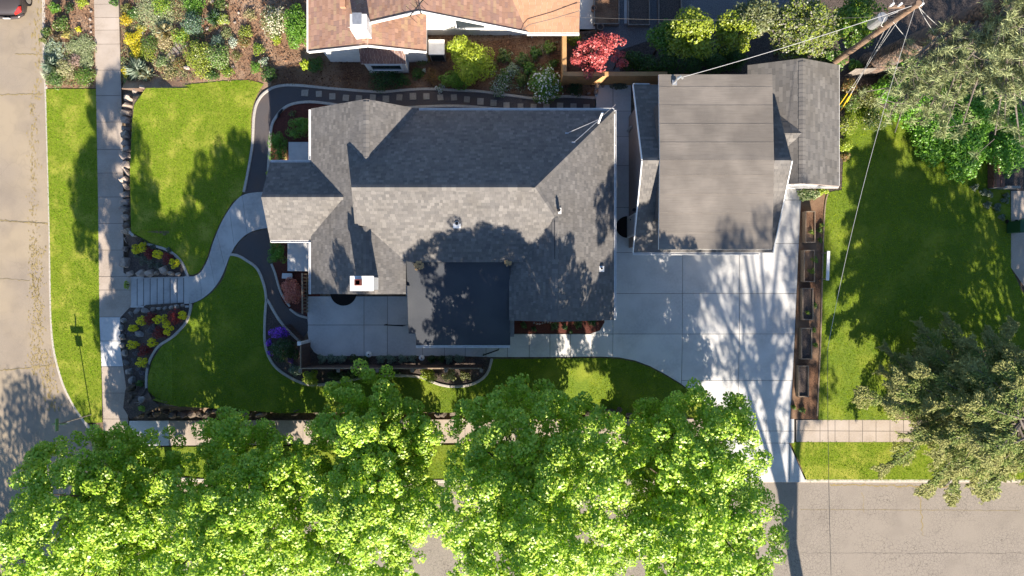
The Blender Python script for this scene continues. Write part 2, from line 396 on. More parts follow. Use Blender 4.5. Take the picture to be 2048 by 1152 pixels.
def blotch(cx, cy, n, sx_, sy_, rmin, rmax, name, m):
    b = MB()
    for _ in range(n):
        px = cx + RW.gauss(0, sx_); py = cy + RW.uniform(-sy_, sy_)
        x, y = Gz(px, py, zr)[:2]
        k = 0
        if min((x - q[0]) ** 2 + (y - q[1]) ** 2 for q in KERBW[::2]) < .05 or inside(road_poly, np.array([x]), np.array([y]))[0] == False: continue
        r = RW.uniform(rmin, rmax); el = RW.uniform(1, 3.2); nn = 8; ph = RW.uniform(0, 6)
        b.sheet([(x + r * (1 + .5 * math.sin(3 * a + ph)) * math.cos(a), y + el * r * (1 + .4 * math.sin(2 * a + ph)) * math.sin(a)) for a in [6.283 * i / nn for i in range(nn)]], lambda X, Y: zr(X, Y) + .012)
    o = b.build(name, m, rd); o['kind'] = 'stuff'; return o
blotch(78, 90, 120, 7, 110, .01, .05, 'pollen_dust', MT['dust'])
blotch(66, 380, 330, 5, 200, .008, .035, 'pollen_dust', MT['dust'])
blotch(74, 620, 420, 8, 130, .01, .045, 'pollen_dust', MT['dust'])
blotch(100, 760, 160, 9, 60, .01, .05, 'pollen_dust', MT['dust'])
# pale seams by the corner
wander(0, 1032, 76, 962, 10, .5, .02, 'seam', MT['crack_dark']); wander(4, 1026, 48, 1066, 10, .4, .02, 'seam', MT['kerb'])

# ---------------------------------------------------------------- pavements made of slabs
def slabs(parent, outline, cells, zf, dz, m, gap=.011, th=.09, name='slab', special=None):
    k = 0
    for (x0, x1, y0, y1) in cells:
        c = clip_rect(outline, x0 + gap, x1 - gap, y0 + gap, y1 - gap)
        if len(c) < 3 or area(c) < .02: continue
        mm = m
        if special: mm = special((x0 + x1) / 2, (y0 + y1) / 2, m)
        b = MB(); b.prism(c, lambda X, Y: zf(X, Y) + dz - th, lambda X, Y: zf(X, Y) + dz)
        b.build(name, mm, parent); k += 1
    return k
def grid(xs, ys): return [(xs[i], xs[i + 1], ys[j], ys[j + 1]) for i in range(len(xs) - 1) for j in range(len(ys) - 1)]
def base(name, outline, zf, dz, m): return struct(MB().sheet(outline, lambda X, Y: zf(X, Y) + dz).build(name, m))
# west sidewalk
SWl = [(186, -140), (188, 0), (192, 180), (196, 400), (199, 640), (204, 760), (206, 838), (208, 895)]
SWr = [(258, 895), (256, 838), (253, 780), (246, 730), (241, 700), (240, 636), (262, 612), (263, 556), (247, 545), (246, 330), (242, 180), (237, 0), (235, -140)]
o_sw = XYs(SWl + SWr, zlo)
sw = base('sidewalk_west', o_sw, zlo, -.02, MT['joint'])
jy = [-140, -90, -45, 8, 35, 60, 88, 140, 191, 244, 299, 346, 394, 447, 500, 553, 580, 634, 682, 733, 786, 838, 896]
wy = sorted(L(220, y)[1] for y in jy)
slabs(sw, o_sw, grid([-22.5, -18.3], wy), zlo, 0.0, MT['concrete_tan'], special=lambda x, y, m: MT['concrete_tan'] if y > -1.7 else MT['concrete'] if y > -3.8 else MT['concrete_tan'])
# south sidewalk
o_ss = XYs([(258, 842), (700, 840), (1200, 838), (1447, 838), (1447, 886), (900, 886), (258, 892)], zlo)
ss = base('sidewalk_south', o_ss, zlo, -.02, MT['joint'])
xs_ = [L(x, 860)[0] for x in [258, 338, 392, 445, 498, 552, 606, 660, 714, 768, 822, 876, 930, 984, 1038, 1092, 1146, 1200, 1254, 1308, 1362, 1447]]
slabs(ss, o_ss, grid(xs_, [-9, -5]), zlo, 0.0, MT['concrete_tan'], special=lambda x, y, m: MT['concrete_new'] if x < -17.4 else m)
o_se = XYs([(1592, 840), (2300, 840), (2300, 884), (1592, 884)], zlo)
se = base('sidewalk_east', o_se, zlo, -.02, MT['joint'])
xe = [L(x, 860)[0] for x in [1592, 1640, 1670, 1698, 1725, 1752, 1780, 1807, 1835, 1890, 1945, 2000, 2055, 2110, 2300]]
slabs(se, o_se, grid(xe, [L(1700, 884)[1] - .02, L(1700, 862)[1], L(1700, 840)[1] + .02]), zlo, 0.0, MT['concrete_tan'])
# driveway, patio and the walk between them: one pour, cut by joints
DRV = [(615, 592), (812, 592), (812, 520), (1010, 520), (1010, 640), (1022, 668), (1180, 668), (1200, 661), (1209, 645), (1209, 632), (1190, 600), (1190, 172), (1262, 160), (1262, 480), (1478, 480), (1478, 300), (1560, 300), (1604, 375), (1601, 420), (1597, 500), (1590, 650), (1585, 760), (1580, 841)]
DRV2 = [(1452, 841), (1420, 812), (1390, 788), (1360, 766), (1330, 748), (1300, 732), (1270, 721), (1240, 715), (1200, 713), (1100, 714), (985, 714), (900, 712), (640, 712), (628, 704), (619, 690), (615, 665)]
o_dr = XYs(DRV + DRV2, zhi)
dr = patch('driveway', o_dr, zhi, -.035, MT['joint'])
gx = lambda *a: [W(x, 0)[0] for x in a]
gy = lambda *a: sorted(W(0, y)[1] for y in a)
cells = grid(gx(600, 728, 775), gy(500, 592.5, 650, 720)) + grid(gx(775, 845), gy(500, 592.5, 650, 720))
cells += grid(gx(845, 889, 930.5, 972, 1015, 1058.6, 1100, 1141, 1184), gy(668, 720)) + grid(gx(845, 1015), gy(500, 668)) + grid(gx(1015, 1184), gy(500, 668))
cells += grid(gx(1184, 1226), gy(668, 725)) + grid(gx(1226, 1365), gy(668, 842)) + grid(gx(1184, 1226), gy(500, 668))
cells += grid(gx(1226, 1365), gy(505, 587, 668)) + grid(gx(1365, 1479), gy(470, 587, 668, 762, 842)) + grid(gx(1479, 1620), gy(290, 400, 487, 587, 668, 762, 842)) + grid(gx(1440, 1479), gy(290, 470))
cells += grid(gx(1180, 1226), gy(150, 222, 273, 331, 415, 500)) + grid(gx(1226, 1365), gy(150, 222, 273, 331, 415, 505)) 
slabs(dr, o_dr, cells, zhi, 0.0, MT['concrete'])
# driveway apron across the sidewalk and the flare to the street
o_ap = XYs([(1448, 838), (1590, 838), (1590, 886), (1578, 886), (1612, 964), (1425, 964), (1450, 886)], zlo)
ap = base('driveway_apron', o_ap, zlo, -.022, MT['joint'])
axs = gx(1424, 1480, 1508, 1536, 1564, 1592); ays = [L(1520, 886)[1], L(1520, 862)[1], L(1520, 836)[1]]
slabs(ap, o_ap, grid(axs, ays) + grid([L(x, 925)[0] for x in (1420, 1500, 1579, 1616)], [L(1520, 966)[1], L(1520, 886)[1]]), zlo, .002, MT['concrete'])
# front walk: curved, cast in panels
wl = spline([(376, 552), (388, 552), (402, 543), (416, 517), (427, 482), (445, 440), (468, 405), (490, 388), (530, 383), (580, 381)], 5)
wr = spline([(380, 607), (392, 604), (408, 595), (427, 578), (444, 552), (460, 512), (476, 485), (500, 465), (537, 456), (585, 454)], 5)
wk = struct(MB().sheet(XYs(wl + wr[::-1], lambda x, y: 0.0), lambda x, y: -.02).build('front_walk', MT['joint']))
idx = [0, 9, 16, 22, 28, 34, 40, 45]
for a, b_ in zip(idx[:-1], idx[1:]):
    pl = wl[a:b_ + 1] + wr[a:b_ + 1][::-1]
    cx = sum(p[0] for p in pl) / len(pl); cy = sum(p[1] for p in pl) / len(pl)
    pl = [(cx + (p[0] - cx) * .988, cy + (p[1] - cy) * .988) for p in pl]
    MB().prism([W(*p) for p in pl], -.09, 0.004).build('slab', MT['concrete_path'], wk)
# stairs between the flower beds
st = thing('stairs', 'broad grey concrete steps climbing from the sidewalk to the front walk', 'stairs', (W(262, 584)[0], W(262, 584)[1], zlo(-19)))
zb = zlo(-19.0); ris = [262, 275, 288, 301, 315, 328, 341, 355, 368]
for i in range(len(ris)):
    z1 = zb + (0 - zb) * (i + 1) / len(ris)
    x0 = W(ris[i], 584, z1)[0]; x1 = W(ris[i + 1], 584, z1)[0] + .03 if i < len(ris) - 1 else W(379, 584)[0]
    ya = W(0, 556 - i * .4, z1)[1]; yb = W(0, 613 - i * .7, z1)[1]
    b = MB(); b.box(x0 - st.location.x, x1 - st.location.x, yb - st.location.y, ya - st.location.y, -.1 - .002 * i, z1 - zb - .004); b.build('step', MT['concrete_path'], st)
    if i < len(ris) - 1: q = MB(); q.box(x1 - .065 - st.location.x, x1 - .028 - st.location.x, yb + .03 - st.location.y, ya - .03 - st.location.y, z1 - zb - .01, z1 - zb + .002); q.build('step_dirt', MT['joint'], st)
b = MB()
for yy in (613.6, 555.2):
    a0 = W(300, yy, -.5)[1]
    b.prism([(W(262, 0, -1)[0], a0 - .05), (W(378, 0, 0)[0], a0 - .05 + .03), (W(378, 0, 0)[0], a0 + .05 + .03), (W(262, 0, -1)[0], a0 + .05)], zb - .1, lambda X, Y: zb + .06 + (0 - zb - .02) * clamp((X + 19.0) / 2.7))
b2 = b; o = b2.build('stair_cheek', MT['concrete_path']); o.parent = st; o.matrix_parent_inverse = Matrix.Translation(-Vector(st.location))

# ---------------------------------------------------------------- lawns, beds, gravel
LAWNS = {}
def lawn(name, px, zf, m, smoothit=0):
    p = XYs(px, zf); LAWNS[name] = (p, zf, m); return patch(name, p, zf, 0.0, MT['lawn'] if m == 0 else MT['lawn_lush'])
lawn('verge_lawn_west', spline([(92, 178), (95, 300), (99, 450), (101, 560), (103, 640), (108, 692), (116, 730), (129, 772), (149, 812), (172, 845)], 4) + [(204, 845), (203, 760), (199, 640), (196, 400), (192, 178)], zlo, 0)
nw_edge = spline([(527, 168), (512, 195), (503, 228), (501, 290), (492, 345), (484, 388), (466, 403), (443, 440), (425, 480), (414, 515), (400, 541), (386, 549), (376, 547), (372, 535), (358, 515), (332, 497), (290, 484), (262, 463)], 4)
lawn('front_lawn_north', nw_edge + [(260, 340), (264, 250), (268, 210), (292, 176), (360, 172), (450, 162), (500, 160)], zhi, 0)
sw_edge = spline([(388, 606), (408, 597), (430, 579), (448, 553), (460, 514), (468, 510), (490, 520), (512, 538), (526, 570), (531, 610), (528, 650), (532, 700), (545, 730), (572, 754), (610, 770), (655, 770), (720, 757), (765, 752), (800, 752), (840, 754), (880, 770), (915, 774), (950, 767), (975, 748), (986, 718)], 4)
dcurve = [(1240, 718), (1270, 724), (1300, 735), (1330, 751), (1360, 769), (1390, 791), (1420, 815), (1445, 836)]
lawn('front_lawn_south', sw_edge + [(1100, 717), (1200, 716)] + dcurve + [(1250, 832), (1000, 826), (800, 824), (560, 826), (450, 818), (350, 812), (305, 800), (296, 782), (296, 755), (304, 722), (322, 694), (352, 672), (377, 642)], zhi, 1)
lawn('back_lawn', [(1652, 385), (1647, 450), (1643, 560), (1640, 700), (1637, 839.5), (1790, 839.5), (1900, 839.5), (2300, 839.5), (2300, 600), (2048, 590), (2024, 540), (2020, 380), (1990, 372), (1975, 300), (1900, 240), (1800, 230), (1720, 200), (1690, 220), (1684, 380)], zhi, 1)
lawn('verge_lawn_east', [(1581, 884.4), (2300, 884.4), (2300, 961), (1614, 961)], zlo, 0)
lawn('verge_lawn_south', [(262, 898), (330, 894), (900, 890), (1446, 890), (1424, 957), (420, 957), (320, 944), (262, 912)], zlo, 1)
patch('garden_strip_soil', XYs([(85, -140), (86, 60), (87, 120), (90, 176), (191, 176), (188, 0), (186, -140)], zlo), zlo, -.03, MT['mulch_tan'])
patch('north_garden_soil', XYs([(238, -140), (239, 0), (243, 178), (290, 184), (450, 174), (527, 178), (560, 160), (1190, 150), (1190, -160)], zhi), zhi, -.03, MT['mulch_tan'])
patch('side_bed_soil', XYs([(540, 178), (545, 140), (610, 120), (1190, 60), (1190, 195), (1130, 192), (960, 183), (850, 179), (760, 184), (650, 176), (565, 171)], zhi), zhi, -.012, MT['mulch'])
patch('bed_soil_upper', XYs([(247, 462), (262, 463), (290, 484), (332, 497), (358, 515), (372, 535), (376, 553), (262, 556), (247, 545)], zhi), zhi, -.02, MT['soil'])
patch('bed_soil_lower', XYs([(262, 612), (384, 604), (375, 640), (350, 670), (320, 692), (302, 722), (294, 755), (296, 782), (320, 812), (260, 838), (250, 780), (240, 690), (242, 636)], zhi), zhi, -.02, MT['soil'])
patch('yard_gravel', XYs([(1130, -160), (1130, 150), (1310, 150), (1700, 140), (1700, -160)], zhi), zhi, -.03, MT['gravel_yard'])
patch('shrub_bed_soil', XYs([(1240, 100), (1300, 80), (1420, 60), (1560, 20), (2300, -160), (2300, 380), (2020, 385), (1975, 300), (1900, 240), (1800, 230), (1720, 200), (1690, 385), (1500, 385), (1500, 150), (1240, 152)], zhi), zhi, -.02, MT['soil'])
# gravel paths with edging
g_out = spline([(1192, 196), (1130, 193), (1080, 198), (1020, 191), (960, 183), (900, 180), (850, 178), (800, 181), (760, 184), (700, 180), (650, 176), (600, 171), (565, 171), (541, 178), (520, 196), (509, 226), (505, 290), (496, 345), (488, 386)], 5)
g_in = spline([(533, 383), (537, 320), (541, 262), (551, 235), (575, 211), (612, 203), (655, 206), (700, 213), (760, 216), (840, 213), (900, 211), (950, 213), (1000, 217), (1100, 221), (1192, 222)], 5)
patch('gravel_path', XYs(g_out + g_in, zhi), zhi, .0, MT['gravel'])
s_out = spline([(466, 508), (490, 519), (515, 538), (529, 574), (535, 598), (556, 634), (578, 662), (602, 684)], 5)
s_in = spline([(616, 662), (613, 634), (590, 622), (572, 612), (560, 590), (548, 545), (541, 480), (538, 457)], 5)
patch('gravel_path_south', XYs([(476, 486), (500, 466), (537, 457)] + s_in[::-1] + s_out[::-1], zhi), zhi, .002, MT['gravel'])
patch('foundation_bed', XYs([(538, 383)] + [(p[0] + 1, p[1] + 1) for p in g_in] + [(1192, 240), (640, 260), (640, 383)], zhi), zhi, -.01, MT['mulch_red'])
patch('foundation_bed_south', XYs([(540, 457)] + s_in[::-1] + [(640, 640), (640, 457)], zhi), zhi, -.01, MT['mulch_red'])
patch('patio_bed', XYs([(536, 602), (530, 650), (534, 700), (547, 728), (574, 752), (612, 768), (655, 768), (720, 755), (765, 750), (800, 750), (840, 752), (880, 768), (915, 772), (950, 765), (974, 746), (984, 716), (640, 713), (620, 700), (612, 690), (602, 686), (578, 664), (556, 636)], zhi), zhi, -.008, MT['soil'])
patch('garage_walk_bed', XYs([(1012, 630), (1209, 630), (1209, 645), (1200, 660), (1180, 667), (1012, 667)], zhi), zhi, .003, MT['mulch_red'])
patch('planter_strip_soil', XYs([(1604, 375), (1652, 380), (1644, 560), (1640, 700), (1636, 838), (1581, 838), (1586, 760), (1592, 640), (1600, 450)], zhi), zhi, -.006, MT['mulch'])
patch('fern_corner_soil', XYs([(1190, 150), (1316, 150), (1316, 190), (1192, 196)], zhi), zhi, -.004, MT['soil'])
patch('neighbour_drive', XYs([(2022, 382), (2200, 380), (2200, 640), (2056, 585), (2022, 535)], zhi), zhi, .006, MT['concrete_tan'])
patch('conifer_bed_soil', XYs([(1790, 838), (1788, 790), (1800, 730), (1840, 700), (1950, 700), (2300, 700), (2300, 838)], zhi), zhi, .008, MT['dirt'])
def edging(name, pts, label, wd=.13, h=.045, zf=zhi, m='edging', group=None):
    o = strip(XYs(spline(pts, 5), zf), wd, zf, h, name, MT[m], .12); return tag(o, label, 'edging', group)
edging('path_edging', [(1192, 196), (1130, 193), (1080, 198), (1020, 191), (960, 183), (900, 180), (850, 178), (800, 181), (760, 184), (700, 180), (650, 176), (600, 171), (565, 171), (541, 178), (520, 196), (509, 226), (505, 290), (496, 345), (488, 384)], 'long pale concrete edging on the outer side of the stepping stone gravel path')
edging('path_edging', [(534, 382), (538, 320), (542, 262), (551, 236), (575, 212), (612, 204), (655, 207), (700, 214), (760, 217), (840, 214), (900, 212), (950, 214), (1000, 218), (1100, 222)], 'pale concrete edging between the gravel path and the bed by the house wall')
edging('bed_edging', [(258, 463), (270, 474), (290, 486), (310, 492), (332, 499), (350, 510), (363, 524), (371, 540), (376, 553)], 'grey concrete edging round the flower bed above the stairs')
edging('bed_edging', [(382, 607), (380, 625), (370, 648), (345, 674), (318, 692), (302, 716), (294, 745), (293, 782)], 'pale curved edging between the lower flower bed and the south lawn')
edging('path_edging', [(461, 509), (475, 511), (492, 520), (515, 538), (529, 572), (533, 600)], 'pale edging between the south lawn and the dark gravel by the walk')
edging('path_edging', [(533, 600), (537, 603), (556, 636), (578, 663), (600, 683)], 'pale edging strip running down to the white gate post')
edging('bed_edging', [(533, 600), (530, 640), (531, 690), (545, 726), (572, 750), (612, 768), (655, 768), (720, 756), (765, 751), (800, 751), (840, 754), (880, 769), (915, 773), (950, 766), (974, 747), (984, 717)], 'scalloped pale edging round the shrub bed outside the brown fence')
edging('bed_edging', [(543, 528), (550, 545), (562, 585), (580, 613)], 'short edging piece beside the red shrub on the dark gravel', .11)
edging('bed_edging', [(580, 618), (596, 630), (616, 636)], 'small curved edging below the red shrub', .11)
edging('bed_edging', [(1655, 388), (1650, 410), (1646, 480), (1643, 600), (1640, 700), (1634, 832)], 'long thin timber edging between the raised beds and the back lawn', .07, .05, m='wood')

# stepping stones on the gravel path
ORD = 'first second third fourth fifth sixth seventh eighth ninth tenth eleventh twelfth thirteenth fourteenth fifteenth sixteenth seventeenth eighteenth nineteenth twentieth twenty-first twenty-second'.split()
sm = None
stepx = [(610, 186, 1), (638, 188, 0), (665, 193, 0), (692, 196, 0), (718, 197, 0), (746, 195, 0), (772, 198, 0), (799, 195, 0), (826, 193, 0), (853, 193, 0), (881, 195, 0), (908, 195, 0), (934, 199, 0), (961, 203, 0), (987, 206, 0), (1013, 211, 0), (1041, 213, 0), (1067, 214, 0), (1093, 214, 0), (1120, 212, 0), (1147, 213, 0), (1173, 215, 0)]
b = MB(); b.prism([(-.155, -.15), (-.15, -.155), (.15, -.155), (.155, -.15), (.155, .15), (.15, .155), (-.15, .155), (-.155, .15)], -.04, .03); STM = b.mesh('stepping_stone')
MT['paver'] = mat('paver', (.34, .30, .25), (.26, .23, .19), 14, 6, .9, .3, 60, objrand=.18); STM.materials.append(MT['paver'])
b = MB(); b.prism([(-.19, -.16), (.17, -.17), (.18, .10), (.20, .20), (.14, .17), (-.17, .15)], -.04, .032); STM2 = b.mesh('stepping_stone'); STM2.materials.append(MT['paver'])
for i, (x, y, big) in enumerate(stepx):
    X, Y, Z = G(x, y); o = link('stepping_stone', STM2 if big else STM); o.location = (X, Y, Z + .004); o.rotation_euler[2] = random.uniform(-.10, .10); s = random.uniform(.93, 1.07); o.scale = (s, s, 1)
    if big: tag(o, 'largest stepping stone with a ragged corner, at the west end of the row', 'stepping stone', 'stepping stones on the gravel path')
    else: tag(o, 'small square stepping stone, %s from the west end of the gravel path' % ORD[i], 'stepping stone', 'stepping stones on the gravel path')
# stepping boards in the north garden
for i, (x, y) in enumerate([(338, 121), (343, 114), (348, 108), (353, 102), (359, 96), (364, 90), (370, 84)]):
    X, Y, Z = G(x, y); b = MB(); b.box(-.075, .075, -.22, .22, -.05, .045)
    o = b.build('stepping_board', MT['wood_grey']); o.location = (X, Y, Z); o.rotation_euler[2] = math.radians(38 + random.uniform(-4, 4))
    tag(o, 'weathered stepping board, %s from the lawn end of the plank run in the north garden' % ORD[i], 'plank', 'stepping boards in the north garden')

# ---------------------------------------------------------------- boulders
def hull_rock(name, rx, ry, rz, seed, n=26):
    rr = random.Random(seed); bm = bmesh.new()
    for _ in range(n):
        v = Vector((rr.gauss(0, 1), rr.gauss(0, 1), rr.gauss(0, 1))).normalized()
        k = max(abs(v.x), abs(v.y), abs(v.z)); v = v * (.55 + .45 / (k * 1.35))
        bm.verts.new((v.x * rx * rr.uniform(.85, 1.05), v.y * ry * rr.uniform(.85, 1.05), v.z * rz * rr.uniform(.85, 1.05)))
    g = bmesh.ops.convex_hull(bm, input=bm.verts[:])
    bmesh.ops.delete(bm, geom=[v for v in bm.verts if not v.link_faces], context='VERTS')
    bmesh.ops.bevel(bm, geom=bm.edges[:], offset=.022, segments=1, affect='EDGES', profile=.6)
    me = bpy.data.meshes.new(name); bm.to_mesh(me); bm.free(); return me
ROCKS = [hull_rock('stone', 1, 1, 1, 100 + i) for i in range(14)]
def rockset(parent, lst, matn, zf, part='stone'):
    for i, (x, y, rx, ry, h, dz) in enumerate(lst):
        X, Y, Z = Gz(x, y, zf)
        me = random.choice(ROCKS); key = me.name + matn
        m2 = bpy.data.meshes.get(key)
        if m2 is None: m2 = me.copy(); m2.name = key; m2.materials.append(MT[matn])
        o = link(part, m2, None, parent); o.location = (X, Y, Z + dz); o.rotation_euler = (random.uniform(-.15, .15), random.uniform(-.15, .15), random.uniform(-.35, .35) + random.choice((0, math.pi)))
        o.scale = (rx / 40., ry / 40., h)
zmid = lambda x, y: zlo(x) * .34
wl_ = thing('rock_wall', 'row of pinkish boulders edging the north front lawn along the sidewalk', 'rock wall')
rockset(wl_, [(289, 178, 11, 9, .5, -.05), (276, 184, 10, 11, .5, -.1)], 'stone', zmid)
rockset(wl_, [(253 + (4 if y < 215 else 0) + random.uniform(-1.5, 1.5), y + random.uniform(-2, 2), random.uniform(8.5, 11.5), random.uniform(8, 11), random.uniform(.42, .55), random.uniform(-.1, .05)) for y in [196, 212, 226, 240, 256, 271, 286, 299, 314, 329, 345, 360, 375, 390, 405, 420, 436, 450]], 'stone', zmid)
wu = thing('rock_wall', 'large boulders holding the flower bed above the stairs', 'rock wall')
rockset(wu, [(252, 462, 8, 9, .4, 0), (252, 480, 8, 8, .4, 0), (250, 498, 8, 9, .4, -.1), (253, 526, 12, 17, .5, -.05), (264, 547, 11, 9, .42, -.1), (284, 546, 12, 9, .4, 0), (303, 547, 12, 9, .38, .1), (330, 541, 11, 11, .32, .05), (316, 546, 6, 6, .3, .05), (344, 547, 7, 6, .26, .1), (357, 549, 6, 5, .2, .05)], 'stone', zhi)
wd_ = thing('rock_wall', 'jumbled boulders round the flower bed below the stairs', 'rock wall')
rockset(wd_, [(262, 629, 10, 8, .42, -.05), (276, 621, 10, 8, .40, 0), (294, 621, 10, 7, .35, .05), (308, 618, 6, 5, .25, .05), (320, 617, 6, 5, .25, .02), (332, 616, 5, 5, .22, .02), (343, 615, 5, 5, .2, 0), (354, 613, 5, 5, .2, 0), (366, 611, 5, 4, .16, 0), (248, 641, 8, 7, .4, -.05), (244, 655, 7, 8, .4, -.1), (245, 674, 7, 9, .4, -.05), (247, 690, 7, 8, .35, 0), (252, 706, 8, 9, .4, 0), (256, 724, 8, 9, .4, 0), (262, 742, 9, 9, .4, 0), (268, 760, 9, 10, .4, 0), (280, 668, 13, 9, .25, -.05)], 'stone_grey', zhi)
wd2 = thing('rock_wall', 'dark lava boulders along the foot of the south front lawn', 'rock wall')
rl = [(262 + random.uniform(-6, 8), y, random.uniform(6, 10), random.uniform(6, 9), random.uniform(.3, .45), random.uniform(-.25, 0)) for y in (778, 792, 805, 818, 830)]
rl += [(x + random.uniform(-4, 4), 826 + random.uniform(-7, 7) - (4 if x > 500 else 0), random.uniform(7, 13), random.uniform(6, 10), random.uniform(.3, .5), random.uniform(-.3, -.02)) for x in range(275, 660, 13)]
rockset(wd2, rl, 'stone_dark', zmid)
rockset(wd2, [(x + random.uniform(-4, 4), 826 + random.uniform(-5, 5), random.uniform(7, 14), random.uniform(6, 10), random.uniform(.25, .4), random.uniform(-.2, 0)) for x in list(range(860, 980, 15)) + list(range(1180, 1270, 15))], 'stone_dark', zmid)
o = tag(link('boulder', hull_rock('boulder', .22, .22, .12, 55), MT['stone_grey']), 'round flat grey boulder at the lower tip of the pale bed edging', 'boulder'); o.location = (*G(296, 795)[:2], .03)
# small pale edge rocks beside the garden strip
gs = thing('rock_edging', 'small white and pink rocks along the garden strip by the sidewalk', 'rock edging')
rockset(gs, [(182 + random.uniform(-2, 2), y, random.uniform(2.5, 4.5), random.uniform(2.5, 4.5), .09, .0) for y in (22, 39, 53, 64, 78, 92, 105, 120, 128, 138, 146, 154, 160, 167)], 'stone', zlo)
rk = thing('garden_rocks', 'scattered pale rocks among the north garden plants', 'rocks')
rockset(rk, [(288, 66, 5, 6, .14, .03), (375, 136, 7, 6, .16, .03), (415, 58, 4, 5, .12, .02), (450, 48, 4, 3, .1, .02), (470, 45, 4, 3, .1, .02), (440, 62, 4, 4, .1, .02), (466, 134, 4, 3, .1, .02), (478, 26, 3, 3, .1, .02), (402, 140, 5, 3, .1, .02), (452, 12, 5, 3, .1, .02), (425, 4, 6, 4, .1, .02), (468, 95, 4, 3, .08, .02), (130, 118, 4, 4, .12, .02), (152, 112, 5, 4, .12, .02), (160, 118, 4, 4, .12, .02)], 'stone', lambda x, y: zlo(x) if x < -20.5 else zhi(x, y))
fr = thing('garden_rocks', 'rough rocks in the shady corner where the stepping stone path ends', 'rocks')
rockset(fr, [(1194, 172, 6, 7, .25, .05), (1192, 184, 5, 7, .2, .05), (1205, 172, 4, 4, .2, .02), (1222, 172, 5, 4, .15, .02), (1178, 187, 5, 3, .12, .02), (1160, 189, 5, 3, .12, .02), (1145, 188, 4, 3, .1, .02)], 'stone', zhi)
er = thing('garden_rocks', 'row of small pale rocks in the red mulch bed by the driveway', 'rocks')
rockset(er, [(1068 + i * 5.5, 646 + 1.5 * math.sin(i), 2.6, 2.4, .07, .02) for i in range(8)], 'stone_grey', zhi)
# ================================================================== ROOFS AND BUILDINGS
def clip_convex(sub, clip):
    out = sub; n = len(clip)
    for i in range(n):
        (x1, y1), (x2, y2) = clip[i], clip[(i + 1) % n]
        # inside: left of edge (ccw)
        a = (y2 - y1); b = -(x2 - x1); out = clip_half(out, a, b, a * x1 + b * y1)
        if len(out) < 3: return []
    return out
GREYS = [tuple(.84 * q for q in c_) for c_ in [(.205, .191, .180), (.190, .177, .168), (.220, .205, .192), (.172, .162, .155), (.245, .228, .212), (.200, .186, .175)]]
BROWNS = [(.37, .215, .15), (.33, .19, .135), (.41, .245, .175), (.31, .19, .15), (.39, .255, .165), (.35, .205, .155)]
def shingles(name, parent, planes, pal, course=.125, tw=(.11, .25), th=.010, seed=1, m='shingle', var=.045, wedge=0.0):
    """real tabs, clipped to each roof plane; planes: lists of convex 3D polygons"""
    rr = random.Random(seed); V = []; F = []; C = []
    for pl in planes:
        P = [Vector(p) for p in pl]
        n = Vector((0, 0, 0))
        for i in range(len(P)): n += P[i].cross(P[(i + 1) % len(P)])
        n.normalize()
        if n.z < 0: P.reverse(); n = -n
        dn = Vector((0, 0, -1)); d = (dn - n * dn.dot(n))
        d = d.normalized() if d.length > 1e-4 else Vector((0, -1, 0))
        u = d.cross(n).normalized(); o = P[0]
        q = [((p - o).dot(u), (p - o).dot(d)) for p in P]
        # orientation to ccw in (u,d)
        ar = sum(q[i - 1][0] * q[i][1] - q[i][0] * q[i - 1][1] for i in range(len(q)))
        if ar < 0: q.reverse()
        a0 = min(x for x, _ in q); a1 = max(x for x, _ in q); b0 = min(y for _, y in q); b1 = max(y for _, y in q)
        nrow = int((b1 - b0) / course) + 1
        for r in range(nrow):
            bb = b1 - (r + 1) * course; a = a0 - rr.uniform(0, tw[1])
            while a < a1:
                wd = rr.uniform(*tw); t = clip_convex([(a + .003, bb - .004), (a + wd - .003, bb - .004), (a + wd - .003, bb + course), (a + .003, bb + course)], q)
                a += wd
                if len(t) < 3 or area(t) < .0008: continue
                c = pal[rr.randrange(len(pal))]; k = 1 + rr.uniform(-var, var) * 2; c = (c[0] * k, c[1] * k, c[2] * k)
                thk = th * rr.uniform(.75, 1.3); i0 = len(V); mx = max(y for _, y in t); mn = min(y for _, y in t)
                for (x, y) in t:
                    f = (y - bb) / course; V.append(o + u * x + d * y + n * (.004 + thk * (1 - wedge + wedge * max(0, min(1, f))))); C.append(c)
                F.append(tuple(range(i0, i0 + len(t))))
                lo = [i for i, (x, y) in enumerate(t) if y > mx - 1e-4]
                if len(lo) >= 2:
                    lo.sort(key=lambda i: t[i][0]); A, B = lo[0], lo[-1]; j = len(V)
                    for i in (A, B): V.append(o + u * t[i][0] + d * t[i][1] - n * .002); C.append(c)
                    F.append((i0 + A, i0 + B, j + 1, j))
    me = bpy.data.meshes.new(name); me.from_pydata(V, [], F)
    at = me.attributes.new('Col', 'FLOAT_COLOR', 'POINT'); at.data.foreach_set('color', np.array([(*c, 1) for c in C], np.float32).ravel())
    me.update(); ob = link(name, me, MT[m], parent); ob['kind'] = 'stuff'; return ob
def deck(name, parent, planes, m, th=.16):
    b = MB()
    for pl in planes:
        n = len(pl); V = [tuple(p) for p in pl] + [(p[0], p[1], p[2] - th) for p in pl]
        nz = sum(pl[i - 1][0] * pl[i][1] - pl[i][0] * pl[i - 1][1] for i in range(n))
        F = [tuple(range(n)), tuple(range(2 * n - 1, n - 1, -1))] + [(i, i + n, (i + 1) % n + n, (i + 1) % n) for i in range(n)]
        if nz < 0: F = [f[::-1] for f in F]
        b.add(V, F)
    return b.build(name, m, parent)
